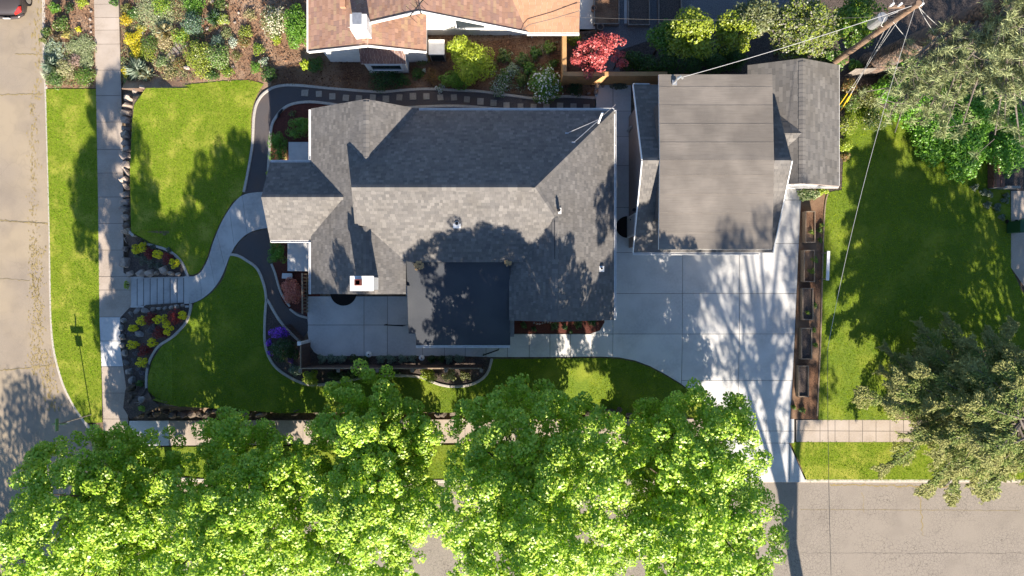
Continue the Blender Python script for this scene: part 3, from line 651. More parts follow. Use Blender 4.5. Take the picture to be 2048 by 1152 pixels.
def gutter(parent, a, b, out, m='white', name='gutter', wd=.11, ht=.10, drop=.05):
    a = Vector(a); b = Vector(b); o = Vector((out[0], out[1], 0)) * (wd / 2 + .005)
    q = MB(); dz = Vector((0, 0, -drop)); i = Vector((out[0], out[1], 0)) * wd * .38
    q.bar(a + o + dz - Vector((0, 0, ht / 2)), b + o + dz - Vector((0, 0, ht / 2)), wd, .012)
    q.bar(a + o + i + dz, b + o + i + dz, .018, ht); q.bar(a + o - i + dz, b + o - i + dz, .018, ht)
    n = max(1, int((b - a).length / .75))
    for k in range(n + 1): p = a.lerp(b, k / n); q.bar(p + o - i + Vector((0, 0, 0)), p + o + i, .02, .01)
    return q.build(name, MT[m], parent)
def ridge(parent, pts, pal, name='ridge_cap', wd=.13, step=.2, seed=5):
    rr = random.Random(seed); b = MB()
    for a, c in zip(pts[:-1], pts[1:]):
        a = Vector(a); c = Vector(c); d = (c - a); n = max(1, int(d.length / step)); d.normalize(); u = d.cross(Vector((0, 0, 1))).normalized()
        for k in range(n):
            p = a + d * k * step; q = a + d * min((k + 1) * step + .02, (c - a).length); col = rr.choice(pal)
            up = Vector((0, 0, .030)); dz = Vector((0, 0, -.035)); e = Vector((0, 0, .010))
            b.add([p + u * wd + dz, p + up, p - u * wd + dz, q + u * wd + dz + e, q + up + e, q - u * wd + dz + e], [(0, 1, 4, 3), (1, 2, 5, 4), (3, 4, 5)], col)
    o = b.build(name, MT['shingle'], parent); o['kind'] = 'stuff'; return o
def window(parent, c, wx, hz, face, name='window', frame='white'):
    """c: centre on wall, face: outward dir (x or y unit)"""
    f = Vector((*face, 0)); u = Vector((-f.y, f.x, 0)); c = Vector(c)
    b = MB(); t = .07
    for s in (-1, 1):
        b.bar(c + u * s * (wx / 2) + Vector((0, 0, -hz / 2 - t / 2)) + f * .03, c + u * s * (wx / 2) + Vector((0, 0, hz / 2 + t / 2)) + f * .03, .07, .07)
        b.bar(c - u * (wx / 2 - .03) + Vector((0, 0, s * hz / 2)) + f * .032, c + u * (wx / 2 - .03) + Vector((0, 0, s * hz / 2)) + f * .032, .066, t)
    o = b.build(name, MT[frame], parent)
    g = MB(); g.bar(c - u * wx / 2 + f * .006, c + u * wx / 2 + f * .006, .02, hz); g.build('pane', MT['glass'], o)
    return o

# ------------------------------------------------------------------ main house
HE, HR = 2.9, 5.24
NEY = 8.12; RY = 4.25; XE = 4.66; XW = -9.19
PN = (HR - HE) / (NEY - RY); PS = .47; HW = 4.5; XR = -6.33; PW = (HW - HE) / (XR - XW); PE = (HR - HE) / (XE - .97)
zN = lambda y: HR - PN * (y - RY); zS = lambda y: HR - PS * (RY - y); zW = lambda x: HE + PW * (x - XW); zE = lambda x: HR - PE * (x - .97)
house = thing('house', 'single storey house with dark grey shingle hip and gable roofs and white chimney', 'house')
ridgeW = (-6.79, RY, HR); ridgeE = (.97, RY, HR)
nW = RY + (HR - zW(-7.3)) / PN; ptN = (-7.3, nW, zW(-7.3))                 # west end of the north slope on the west slope
yRN = RY + (HR - HW) / PN; rN = (XR, yRN, HW)                              # north wing ridge dies into north slope
vE = (-4.32, NEY, HE); vlow = (-4.32, 8.12, zN(8.12))
YG = 8.2
sR = RY - (HR - HW) / PS; rS = (XR, sR, HW)
ptS = (-6.81, 2.75, zS(2.75))
XEW = -4.72; pEs = (HW - 3.8) / (XEW - XR) ; zEs = lambda x: HW - pEs * (x - XR)
yv = RY - (HR - zEs(XEW)) / PS                                             # valley foot on the south slope
sw_r = 1.86; hwr = zE(sw_r); yhip = RY - (HR - hwr) / PS
zWS = lambda x: hwr - PE * (sw_r - x)
xl = -.12; yvl = RY - (HR - zWS(xl)) / PS
YS = -.27; YSE = -1.46
P_north = [[ridgeW, ptN, rN], [ridgeW, rN, vlow], [ridgeW, vlow, (XE, NEY, HE), ridgeE]]
P_west = [[(XW, YG, HE), (XW, YS, HE), (XR, YS, HW), (XR, 3.0, HW), (-6.6, 3.4, zW(-6.6)), (-7.0, 5.2, zW(-7.0)), ptN, rN, (XR, YG, HW)]]
# split west plane to convex pieces
P_west = [[(XW, YG, HE), (XW, nW, HE), (XR, nW, HW), (XR, YG, HW)], [ptN, rN, (XR, nW, HW)], [(XW, nW, HE), (XW, sR, HE), (-6.6, sR, zW(-6.6)), (-6.6, nW - .9, zW(-6.6)), ptN], [(XW, sR, HE), (XW, YS, HE), (XR, YS, HW), (XR, sR, HW)]]
P_ne = [[(XR, YG, HW), rN, vlow, (-4.32, YG, HE)]]
P_south = [[ridgeW, ptS, rS, (XEW, yv, zS(yv)), (-4.3, 1.15, zS(1.15)), (xl - .0, 1.15, zS(1.15)), (xl, yvl, zS(yvl)), (sw_r, yhip, hwr), ridgeE]]
xv = sw_r - (hwr - zS(1.15)) / PE
P_south = [[ridgeW, ptS, rS], [ridgeW, rS, (XEW, yv, zS(yv)), (-4.3, 1.15, zS(1.15)), (xv, 1.15, zS(1.15)), (sw_r, yhip, hwr), ridgeE]]
P_east = [[ridgeE, (XE, NEY, HE), (XE, yhip, HE), (sw_r, yhip, hwr)], [(sw_r, yhip, hwr), (XE, yhip, HE), (XE, YSE, HE), (sw_r, YSE, hwr)]]
P_sw_w = [[(sw_r, yhip, hwr), (sw_r, 1.15, hwr), (xv, 1.15, zWS(xv))], [(sw_r, 1.15, hwr), (sw_r, YSE, hwr), (xl, YSE, zWS(xl)), (xl, 1.15, zWS(xl))]]
P_es = [[rS, (XEW, yv, zEs(XEW)), (XEW, YS, zEs(XEW)), (XR, YS, HW)]]
# porch gable
PX0, PYN, PYS, PYR, PH0, PHR = -11.1, 5.76, 2.2, 4.02, 2.8, 3.88
xin = XW + (PHR - HE) / PW
_ks = (PHR - PH0) / (PYR - PYS); _kn = (PHR - PH0) / (PYN - PYR); _ys = PYR - (PHR - HE) / _ks; _yn = PYR + (PHR - HE) / _kn
P_porch = [[(PX0, PYR, PHR), (PX0, PYN, PH0), (XW, PYN, PH0), (XW, PYR, PHR)], [(XW, PYR, PHR), (XW, _yn, HE), (xin, PYR, PHR)], [(PX0, PYR, PHR), (XW, PYR, PHR), (XW, PYS, PH0), (PX0, PYS, PH0)], [(XW, PYR, PHR), (xin, PYR, PHR), (XW, _ys, HE)]]
allp = P_north + P_west + P_ne + P_south + P_east + P_sw_w + P_es + P_porch
roof = deck('roof', house, allp, MT['deck'])
shingles('shingles', roof, allp, GREYS, seed=11)
ridge(roof, [ridgeW, ridgeE], GREYS); ridge(roof, [rN, (XR, YG, HW)], GREYS, seed=6); ridge(roof, [rS, (XR, YS, HW)], GREYS, seed=7)
ridge(roof, [ridgeE, (XE, NEY, HE)], GREYS, seed=8); ridge(roof, [(sw_r, yhip, hwr), (sw_r, YSE, hwr)], GREYS, seed=9); ridge(roof, [ridgeE, (sw_r, yhip, hwr)], GREYS, seed=10); ridge(roof, [(PX0, PYR, PHR), (xin, PYR, PHR)], GREYS, seed=12)
# flat roof over the south room: overlapping rolls of roofing, each its own sheet
fx0, fx1 = XEW, xl + .02
zF = lambda y: 2.85 + (3.62 - 2.85) * (y + 2.62) / (1.30 + 2.62)
fr_ = deck('flat_roof', house, [[(fx0, 1.3, zF(1.3)), (fx0, -2.05, zF(-2.05)), (fx1, -2.05, zF(-2.05)), (fx1, 1.3, zF(1.3))], [(fx0 + .33, -2.05, zF(-2.05)), (fx0 + .33, -2.62, zF(-2.62)), (fx1 + .02, -2.62, zF(-2.62)), (fx1 + .02, -2.05, zF(-2.05))]], MT['membrane'], .2)
ys = [1.3, .42, -.46, -1.34, -2.05, -2.62]
for i in range(5):
    a, c = ys[i], ys[i + 1]; xx0 = fx0 if c > -2.1 else fx0 + .33
    b = MB(); y0 = c - (.03 if i < 4 else 0); b.add([(xx0, a, zF(a) + .004), (xx0, y0, zF(y0) + .012), (fx1, y0, zF(y0) + .012), (fx1, a, zF(a) + .004), (xx0, y0, zF(y0)), (fx1, y0, zF(y0))], [(0, 1, 2, 3), (1, 4, 5, 2)])
    b.build('roofing_strip', MT['membrane'], fr_)
gutter(house, (fx0 + .33, -2.62, zF(-2.62)), (fx1, -2.62, zF(-2.62)), (0, -1))
# walls under the eaves
wb = MB()
wb.prism([(-8.75, 7.75), (-8.75, 5.4), (-8.75, 2.55), (-8.75, .15), (-4.5, .15), (-4.5, 7.75)], -.1, 2.78); wb.prism([(-4.5, 7.70), (-4.5, 1.0), (4.25, 1.0), (4.25, 7.70)], -.1, 2.8); wb.prism([(.1, 1.0), (.1, -1.1), (4.25, -1.1), (4.25, 1.0)], -.1, 2.78); wb.prism([(-4.3, 1.0), (-4.3, -2.25), (.1, -2.25), (.1, 1.0)], -.1, 2.62)
walls = wb.build('wall', MT['wall_grey'], house)
for gv in ([(-8.75, 7.8, 2.7), (-4.3, 7.8, 2.7), (XR, 7.8, 4.3)], [(-8.75, .1, 2.7), (-4.6, .1, 2.7), (-4.6, .1, 3.5), (XR, .1, 4.3)], [(.1, -1.12, 2.7), (4.2, -1.12, 2.7), (sw_r, -1.12, hwr - .2)], [(-7.0, nW - .4, zW(-7.0) - .3), (-6.9, 2.9, zW(-6.9) - .3), (-6.83, RY, HR - .1)], [(-10.95, 5.5, 2.7), (-10.95, 2.4, 2.7), (-10.95, PYR, 3.7)]):
    MB().add(gv, [tuple(range(len(gv)))]).build('gable_wall', MT['wall_grey'], house)
window(house, (-8.75, 6.8, 1.5), 1.2, 1.2, (-1, 0)); window(house, (-8.75, 1.2, 1.5), 1.2, 1.2, (-1, 0)); window(house, (-6.6, .15, 1.5), 1.5, 1.2, (0, -1)); window(house, (2.3, -1.1, 1.5), 1.6, 1.2, (0, -1)); window(house, (-2.1, -2.25, 1.5), 2.6, 1.3, (0, -1)); window(house, (4.25, 4.6, 1.5), 1.2, 1.1, (1, 0)); window(house, (-1.0, 7.70, 1.5), 1.4, 1.1, (0, 1)); window(house, (2.6, 7.70, 1.5), 1.1, 1.1, (0, 1)); window(house, (-6.5, 7.75, 1.5), 1.5, 1.2, (0, 1))
dd = MB(); dd.box(-8.80, -8.74, 3.5, 4.45, .3, 2.35); d_ = dd.build('door', MT['door'], house); MB().box(-8.86, -8.80, 3.58, 3.64, 1.2, 1.32).build('door_handle', MT['black'], d_)
dd = MB(); dd.box(-8.0, -7.1, .08, .16, .0, 2.05); d_ = dd.build('door', MT['door'], house); MB().box(-7.22, -7.16, .02, .08, .95, 1.05).build('door_handle', MT['black'], d_)
# gutters
gutter(house, (XW, YG - .05, HE), (XW, PYN + .12, HE), (-1, 0)); gutter(house, (XW, PYS - .12, HE), (XW, YS, HE), (-1, 0)); gutter(house, (PX0 + .02, PYN, PH0), (XW - .12, PYN, PH0), (0, 1)); gutter(house, (PX0 + .02, PYS, PH0), (XW - .12, PYS, PH0), (0, -1)); gutter(house, (XE, NEY, HE), (XE, YSE, HE), (1, 0)); gutter(house, (-4.25, NEY, HE), (XE, NEY, HE), (0, 1))
# porch posts and porch floor slabs
for (x, y) in ((-10.9, 5.5), (-10.9, 2.45)): MB().box(x - .09, x + .09, y - .09, y + .09, .25, 2.72).build('porch_post', MT['white'], house)
pb = MB(); pb.box(-10.95, -8.72, 2.35, 5.6, -.1, .28); pb.build('porch_floor', MT['concrete_path'], house)
pb = MB(); pb.box(W(577, 0, .5)[0], -8.76, W(0, 325, .5)[1] - .15, W(0, 284, .5)[1], -.1, .5); pb.build('porch_wing', MT['concrete'], house)
pb = MB(); pb.box(W(575, 0, .5)[0], -8.76, W(0, 542, .5)[1], 2.34, -.1, .5); pb.build('porch_wing', MT['concrete'], house)
# chimney
ct = 5.6; cx0, cy1 = W(700, 552, ct); cx1, cy0 = W(747, 582, ct)
cm = MB(); cm.box(cx0 + .05, cx1 - .05, cy0 + .05, cy1 - .05, 3.2, ct - .1); ch = cm.build('chimney', MT['white_wall'], house)
MB().box(cx0, cx1, cy0, cy1, ct - .1, ct).build('chimney_cap', MT['white'], ch)
fxm, fym = W(718, 565, ct); fl = MB()
for (a0, a1, b0, b1) in ((-.13, .13, .09, .13), (-.13, .13, -.13, -.09), (-.13, -.09, -.09, .09), (.09, .13, -.09, .09)): fl.box(fxm + a0, fxm + a1, fym + b0, fym + b1, ct, ct + .30)
fl.build('flue', MT['flue'], ch); MB().box(fxm - .09, fxm + .09, fym - .09, fym + .09, ct + .001, ct + .02).build('flue_hole', MT['dark_in'], ch)
# vents
def vent(px, py, h, tall, r, parent, flash='white', pipe='black'):
    x, y = W(px, py, h); v = MB(); v.disc(x, y, h - .1, h + tall, r, 12); o = v.build('vent_pipe', MT[pipe], parent)
    MB().box(x - r * 2.4, x + r * 2.4, y - r * 3.0, y + r * 2.2, h + .018, h + .03).build('flashing', MT[flash], o)
    q = MB()
    for i in range(12):
        a = 6.283 * i / 12; c = 6.283 * (i + 1) / 12
        q.bar((x + r * 1.25 * math.cos(a), y + r * 1.25 * math.sin(a), h + tall * .55), (x + r * 1.25 * math.cos(c), y + r * 1.25 * math.sin(c), h + tall * .55), .02, tall * .5)
    q.build('collar', MT[flash if tall < .3 else pipe], o)
vent(914, 447, zS(2.75), .16, .07, roof); vent(1117, 421, zE(2.02), .42, .05, roof); vent(1203, 537, zE(3.95), .12, .05, roof)
# service mast with guy struts at the north-east corner
mx, my = W(1198, 240, 3.3); mm = MB(); mm.tube([(mx - .05, my - .25, 2.95), (mx, my, 3.9), (mx + .05, my + .12, 4.1)], .045, 8); mast = mm.build('service_mast', MT['white'], house)
for (px, py) in ((1133, 270), (1145, 291)): 
    x, y = W(px, py, 3.3); z = zN(y) + .03; q = MB(); q.tube([(mx, my - .05, 3.7), (x, y, z)], .014, 5); q.box(x - .09, x + .06, y - .03, y + .03, z - .03, z + .02); q.build('guy_strut', MT['metal'], mast)
q = MB(); q.tube([(mx, my, 3.7), (*W(1232, 208, 3.4), 3.3)], .012, 5); q.build('guy_strut', MT['metal'], mast)
# rotten pale patch of leaves and bare board at the dead valleys
for (px, py, sx_, seed) in ((836, 531, 1, 3), (1016, 526, .6, 4)):
    x, y = W(px, py, 3.75); rr = random.Random(seed); b = MB()
    for k in range(46):
        a = rr.uniform(0, 6.28); q = rr.random() ** .6 * .24 * sx_; X = x + q * math.cos(a); Y = y + q * math.sin(a) * .8; s = rr.uniform(.03, .07); z = max(zS(Y), zF(Y) if Y < 1.3 else 0) + .03 + .05 * rr.random()
        th = rr.uniform(0, 3); b.add([(X + s * math.cos(th), Y + s * math.sin(th), z), (X - s * math.sin(th), Y + s * math.cos(th), z + .01), (X - s * math.cos(th), Y - s * math.sin(th), z), (X + s * math.sin(th), Y - s * math.cos(th), z - .008)], [(0, 1, 2, 3)])
    o = b.build('leaf_debris', MT['fascia_wood'], roof); o['kind'] = 'stuff'
# lead seam line on the east wing
MB().bar((sw_r - .02, yhip - .15, hwr + .035), (sw_r - .02, yhip - 1.8, hwr + .035), .025, .02).build('ridge_flashing', MT['black'], roof)

# half-round door mats
def halfmat(px, py, r, ang, label):
    b = MB(); b.prism([(r * math.cos(a), r * math.sin(a)) for a in [math.pi * i / 18 for i in range(19)]], 0, .02)
    x, y, z = G(px, py); o = b.build('doormat', MT['rubber']); o.location = (x, y, z + .004); o.rotation_euler[2] = ang; return tag(o, label, 'doormat')
halfmat(1254, 454, .54, math.pi / 2, 'black half round doormat at the garage side door')
halfmat(687, 585, .66, math.pi, 'dark half round doormat half under the eave on the patio')

# ------------------------------------------------------------------ garage with dormer roof
gar = thing('garage', 'two storey garage with flat brown dormer roof and grey shingle wings', 'garage')
GX0, GX1, GYN, GYS, GYR, GE, GR = 5.56, 11.92, 9.31, 1.63, 5.44, 2.85, 5.0
pg = [[(GX0, GYN, GE), (GX0, GYR, GR), (GX1, GYR, GR), (GX1, GYN, GE)], [(GX0, GYR, GR), (GX0, GYS, GE), (GX1, GYS, GE), (GX1, GYR, GR)]]
gro = deck('roof', gar, pg, MT['deck']); shingles('shingles', gro, pg, GREYS, seed=21, th=.014, var=.03, wedge=.8)
ridge(gro, [(GX0, GYR, GR), (6.2, GYR, GR)], GREYS, seed=3); ridge(gro, [(11.2, GYR, GR), (GX1, GYR, GR)], GREYS, seed=4)
# dormer block
DX0, DX1, DYN, DYS = 6.29, 11.15, 9.15, 1.66
dm = MB(); dm.prism([(6.25 + .06, 3.0), (DX1 - .05, 3.0), (DX1 - .05, 8.0), (6.25 + .06, 8.0)], 3.0, 4.7); dorm = dm.build('dormer_wall', MT['deck'], gar)
zD = lambda y: 5.06 - .055 * abs(y - GYR)
dr_ = deck('dormer_roof', gar, [[(DX0, DYN, zD(DYN)), (DX0, GYR, zD(GYR)), (DX1, GYR, zD(GYR)), (DX1, DYN, zD(DYN))], [(DX0, GYR, zD(GYR)), (DX0, DYS, zD(DYS)), (DX1, DYS, zD(DYS)), (DX1, GYR, zD(GYR))]], MT['white'], .12)
ys = [GYR] + [GYR - .78 * k for k in range(1, 5)] + [DYS]
for sgn, lim, y0s in ((-1, DYS, [GYR + .30] + [GYR - .62 - .80 * k for k in range(0, 4)] + [DYS]), (1, DYN, [GYR + .24] + [GYR + .75 + .80 * k for k in range(0, 4)] + [DYN])):
    for i in range(len(y0s) - 1):
        a, c = y0s[i], y0s[i + 1]; cc = c + sgn * (.03 if i < len(y0s) - 2 else 0)
        zz = lambda y, k: zD(y) + k
        b = MB()
        pts = [a, GYR, cc] if (a - GYR) * sgn < 0 else [a, cc]
        for p, q in zip(pts[:-1], pts[1:]):
            b.add([(DX0, p, zz(p, .006)), (DX0, q, zz(q, .014)), (DX1, q, zz(q, .014)), (DX1, p, zz(p, .006))], [(0, 1, 2, 3) if sgn < 0 else (3, 2, 1, 0)])
        b.add([(DX0, cc, zz(cc, .014)), (DX0, cc, zz(cc, .001)), (DX1, cc, zz(cc, .001)), (DX1, cc, zz(cc, .014))], [(0, 1, 2, 3)])
        b.build('roofing_strip', MT['roll'], dr_)
# pale crushed seams on the roofing
sm_ = MB(); rr = random.Random(9)
for yy in [GYR - .62 - .80 * k for k in range(0, 4)] + [GYR + .75 + .80 * k for k in range(0, 4)]:
    x = DX0 + .05
    while x < DX1 - .2:
        l = rr.uniform(.1, .5); sm_.add([(x, yy - .012 * rr.random(), zD(yy) + .018), (min(x + l, DX1), yy - .01, zD(yy) + .018), (min(x + l, DX1), yy + .012 * rr.random() + .004, zD(yy) + .018), (x, yy + .01, zD(yy) + .018)], [(0, 1, 2, 3)]); x += l + rr.uniform(0, .35)
o = sm_.build('seam_grit', mat('seam_grit', (.25, .215, .18), (.19, .165, .14), 20), dr_); o['kind'] = 'stuff'
gutter(gar, (GX0, GYS, GE), (DX1 + .2, GYS, GE), (0, -1)); gutter(gar, (GX0 - .0, GYN, GE), (DX0, GYN, GE), (0, 1), wd=.06)
MB().bar((GX0 - .02, GYS, GE - .02), (GX0 - .02, GYR, GR - .02), .04, .14).build('rake_board', MT['white'], gar); MB().bar((GX0 - .02, GYN, GE - .02), (GX0 - .02, GYR, GR - .02), .04, .14).build('rake_board', MT['white'], gar); MB().bar((GX1 + .02, GYS, GE - .02), (GX1 + .02, GYR, GR - .02), .04, .14).build('rake_board', MT['white'], gar)
gw = MB(); gw.prism([(5.84, 2.0), (11.7, 2.0), (11.7, 9.0), (5.84, 8.55)], -.1, 2.75); gw.add([(5.84, 2.0, 2.7), (5.84, 8.95, 2.7), (5.84, GYR, 4.75)], [(0, 2, 1)]); gw.add([(11.7, 2.0, 2.7), (11.7, 9, 2.7), (11.7, GYR, 4.75)], [(0, 1, 2)]); gw.build('wall', MT['wall_tan'], gar)
# side door facing the house, garage doors facing the drive
gd = MB(); gd.box(5.78, 5.86, W(0, 470, 1.0)[1], W(0, 434, 1.0)[1], .05, 2.08); sd = gd.build('side_door', MT['door'], gar)
y0, y1 = W(0, 470, 1.0)[1], W(0, 434, 1.0)[1]; fm = MB(); fm.box(5.755, 5.84, y0 - .08, y0, .0, 2.16); fm.box(5.755, 5.84, y1, y1 + .08, .0, 2.16); fm.box(5.755, 5.84, y0, y1, 2.08, 2.16); fm.build('door_frame', MT['white'], sd)
for k in range(3): MB().box(5.762, 5.785, y0 + .12 + k * .26, y0 + .32 + k * .26, .25, 1.85).build('door_panel', MT['door'], sd)
MB().box(5.72, 5.765, y1 - .16, y1 - .11, .98, 1.08).build('door_handle', MT['black'], sd)
MB().disc(5.74, W(0, 420, 2.0)[1], 1.95, 2.1, .08, 10).build('wall_lamp', MT['black'], gar)
for xa in (6.2, 9.0):
    g_ = MB(); g_.box(xa, xa + 2.4, 1.93, 2.02, 0, 2.2); gdo = g_.build('garage_door', MT['white'], gar)
    for k in range(4): MB().box(xa + .06, xa + 2.34, 1.905, 1.94, .06 + k * .54, .52 + k * .54).build('door_panel', MT['white'], gdo)
# weatherhead on the dormer roof
wx, wy = W(1353, 160, 5.3); q = MB(); q.disc(wx, wy, 4.9, 5.55, .05, 8); q.box(wx - .10, wx + .10, wy - .12, wy + .10, 4.93, 4.99); q.tube([(wx, wy, 5.5), (wx + .1, wy + .05, 5.65), (wx + .2, wy + .02, 5.5)], .06, 8); wmast = q.build('weatherhead', MT['metal'], gar)
# downpipe elbow on the west wall
q = MB(); q.tube([(5.76, W(0, 258, .6)[1], .2), (5.78, W(0, 258, .6)[1], 1.0), (5.83, W(0, 258, .6)[1], 1.1)], .07, 8); q.build('wall_vent', MT['metal'], gar)
# east wing
EXR, EXE, EYN, EYS, EE, ER = 12.98, 15.05, 10.26, 4.70, 2.7, 3.62
pe = (ER - EE) / (EXE - EXR); ex0 = 10.85; zEw = lambda x: ER - pe * (EXR - x)
wing = [[(EXR, EYN, ER), (EXR, EYS, ER), (EXE, EYS, EE), (EXE, EYN, EE)], [(EXR, EYS, ER), (EXR, EYN, ER), (ex0, EYN, zEw(ex0)), (ex0, EYN - .9, zEw(ex0)), (11.6, EYS, zEw(11.6))]]
cr = [[(11.6, 6.92, ER + .02), (EXR, 6.92, ER + .01), (11.6, 8.3, zEw(11.6) + .02)], [(11.6, 6.92, ER + .02), (11.6, 5.6, zEw(11.6) + .02), (EXR, 6.92, ER + .01)]]
ew = deck('wing_roof', gar, wing + cr, MT['deck'], .12); shingles('shingles', ew, wing + cr, [tuple(c * 1.02 for c in q) for q in GREYS], course=.15, tw=(.22, .40), seed=31)
ridge(ew, [(EXR, EYS, ER), (EXR, EYN, ER)], GREYS, seed=14, wd=.16)
g2 = MB(); g2.prism([(11.75, 4.95), (14.8, 4.95), (14.8, 10.0), (11.75, 10.0)], -.1, 2.55); g2.add([(11.6, 4.95, 2.5), (14.8, 4.95, 2.5), (EXR, 4.95, ER - .13), (11.6, 4.95, 2.95)], [(0, 1, 2, 3)]); g2.add([(10.9, 10.0, 2.5), (14.8, 10, 2.5), (EXR, 10, ER - .13)], [(0, 2, 1)]); g2.build('wing_wall', MT['white_wall'], gar)
gutter(gar, (12.0, EYS, EE - .05), (EXE, EYS, EE - .05), (0, -1), wd=.08); MB().bar((EXE + .012, EYS, EE - .05), (EXE + .012, EYN, EE - .05), .02, .12).build('fascia', MT['white'], gar)
MB().bar((EXR, EYS - .012, ER - .07), (EXE, EYS - .012, EE - .07), .02, .14).build('rake_board', MT['wall_tan'], gar); MB().bar((EXR, EYS - .012, ER - .07), (11.9, EYS - .012, zEw(11.9) - .07), .02, .14).build('rake_board', MT['wall_tan'], gar)
# small lean-to corner behind
MB().prism([(10.5, 9.25), (10.85, 9.25), (11.5, 9.9), (10.5, 9.9)], 2.3, 2.6).build('lean_to_roof', MT['membrane'], gar)

# ------------------------------------------------------------------ neighbouring house (north)
nb = thing('neighbour_house', 'white neighbouring house with orange brown shingle gables and square chimney', 'house')
NH0, NHR = 2.6, 3.42; nx0, nxr, nx1, ny0 = -9.40, -6.5, -3.95, 10.90; NF = 24.0
BX, BY, BH = -3.92, 11.80, 5.0; bx1 = .70; bxe = 3.1
pb_ = (BH - 2.6) / (bx1 - BX)
big = [[(BX, BY, BH), (bx1, BY, 2.6), (bx1, 14.2, 2.6 + 0), (bx1 - 2.4, 16.0, 2.6 + pb_ * 2.4), (bx1 - 2.4, NF, 2.6 + pb_ * 2.4), (BX, NF, BH)],
       [(BX, NF, BH), (BX - 3.6, NF, BH - pb_ * 3.6), (BX - 3.6, BY, BH - pb_ * 3.6), (BX, BY, BH)]]
big = [[(BX, BY, BH), (bx1, BY, 2.6), (bx1 - 2.2, BY + 4.4, 2.6 + pb_ * 2.2), (BX, BY + 4.4, BH)], [(BX, BY + 4.4, BH), (bx1 - 2.2, BY + 4.4, 2.6 + pb_ * 2.2), (bx1 - 2.2, NF, 2.6 + pb_ * 2.2), (BX, NF, BH)], big[1]]
hip = [[(bx1, BY, 2.6), (bxe, BY, 2.6), (bxe, NF, 2.6 + .27 * (NF - BY)), (bx1 - 2.2, NF, 2.6 + .27 * (NF - BY)), (bx1 - 2.2, BY + 4.4, 2.6 + pb_ * 2.2)]]
hip[0] = [(bx1, BY, 2.6), (bxe, BY, 2.6), (bxe, BY + 4.4, 2.6 + pb_ * 2.2), (bx1 - 2.2, BY + 4.4, 2.6 + pb_ * 2.2)]
left = [[(nx0, ny0, NH0), (nxr, ny0, NHR), (nxr, NF, NHR), (nx0, NF, NH0)], [(nxr, ny0, NHR), (nx1, ny0, NH0), (nx1, NF, NH0), (nxr, NF, NHR)]]
nr = deck('roof', nb, left + big + hip, MT['white'], .14)
shingles('shingles', nr, left, BROWNS, seed=41, tw=(.2, .32), course=.145); shingles('shingles', nr, big, BROWNS, seed=42, tw=(.2, .32), course=.145); shingles('shingles', nr, hip, [(.42, .235, .145), (.40, .225, .14), (.44, .25, .155)], seed=43, tw=(.2, .32), course=.145, var=.02)
nw_ = MB(); nw_.prism([(-9.05, 11.3), (-4.2, 11.3), (-4.2, NF), (-9.05, NF)], -.1, 2.5); nw_.add([(-9.05, 11.3, 2.45), (-4.2, 11.3, 2.45), (nxr, 11.3, 3.25)], [(0, 1, 2)])
nw_.prism([(-4.2, 12.65), (2.8, 12.65), (2.8, NF), (-4.2, NF)], -.1, 2.55); nw_.add([(-4.2, 12.64, 2.0), (1.0, 12.64, 2.0), (1.0, 12.64, 2.4), (BX, 12.64, 4.85), (-4.2, 12.64, 4.75)], [(0, 1, 2, 3, 4)]); nw_.build('wall', MT['white_wall'], nb)
# rake boards, eave gutter
for a, c in (((nx0, ny0 - .015, NH0 - .02), (nxr, ny0 - .015, NHR - .02)), ((nxr, ny0 - .015, NHR - .02), (nx1, ny0 - .015, NH0 - .02)), ((BX, BY - .015, BH - .02), (bx1, BY - .015, 2.58)), ((BX - 2.8, BY - .015, BH - pb_ * 2.8 - .02), (BX, BY - .015, BH - .02))):
    MB().bar(a, c, .04, .17).build('rake_board', MT['white'], nb)
MB().bar((nx0 - .03, ny0, NH0), (nx0 - .03, NF, NH0), .07, .12).build('gutter', MT['white'], nb)
gutter(nb, (bx1 - .0, BY, 2.6), (bxe, BY, 2.6), (0, -1))
MB().tube([(W(1066, 75, 2.2)[0], 11.85, 2.45), (W(1066, 80, 1.5)[0], 12.3, 1.9), (W(1066, 80, 1.5)[0], 12.55, 0.0)], .045, 8).build('downpipe', MT['white'], nb)
for px in (657, 812): MB().box(W(px, 0, 2.5)[0] - .1, W(px, 0, 2.5)[0] + .1, ny0 - .03, ny0 + .3, 2.42, 2.58).build('beam_end', MT['white'], nb)
# bay with its own little roof
by = MB(); by.box(-7.1, -5.15, 10.75, 11.3, -.05, 1.55); bay = by.build('bay', MT['white_wall'], nb)
bp = [[(-7.2, 11.3, 2.05), (-7.2, 10.68, 1.62), (-5.05, 10.68, 1.62), (-5.05, 11.3, 2.05)]]
bd = deck('bay_roof', nb, bp, MT['white'], .06); shingles('shingles', bd, bp, [(.17, .11, .10), (.14, .09, .085), (.20, .13, .11)], seed=44, course=.12, tw=(.12, .25))
window(nb, (-6.1, 10.75, .95), 1.5, .8, (0, -1)); window(nb, (-2.0, 12.64, 1.5), 1.4, 1.1, (0, -1))
# chimney with steel cap
c0 = 4.5; ax0, ay1 = W(700, 28, c0); ax1, ay0 = W(733, 58, c0)
cb = MB(); cb.box(ax0, ax1, ay0 , ay1, 2.9, c0); nch = cb.build('chimney', MT['white'], nb)
cap = MB(); cap.box(ax0 + .12, ax1 - .19, ay0 + .17, ay1 + .02, c0, c0 + .10); cap.build('chimney_cap', MT['metal'], nch)
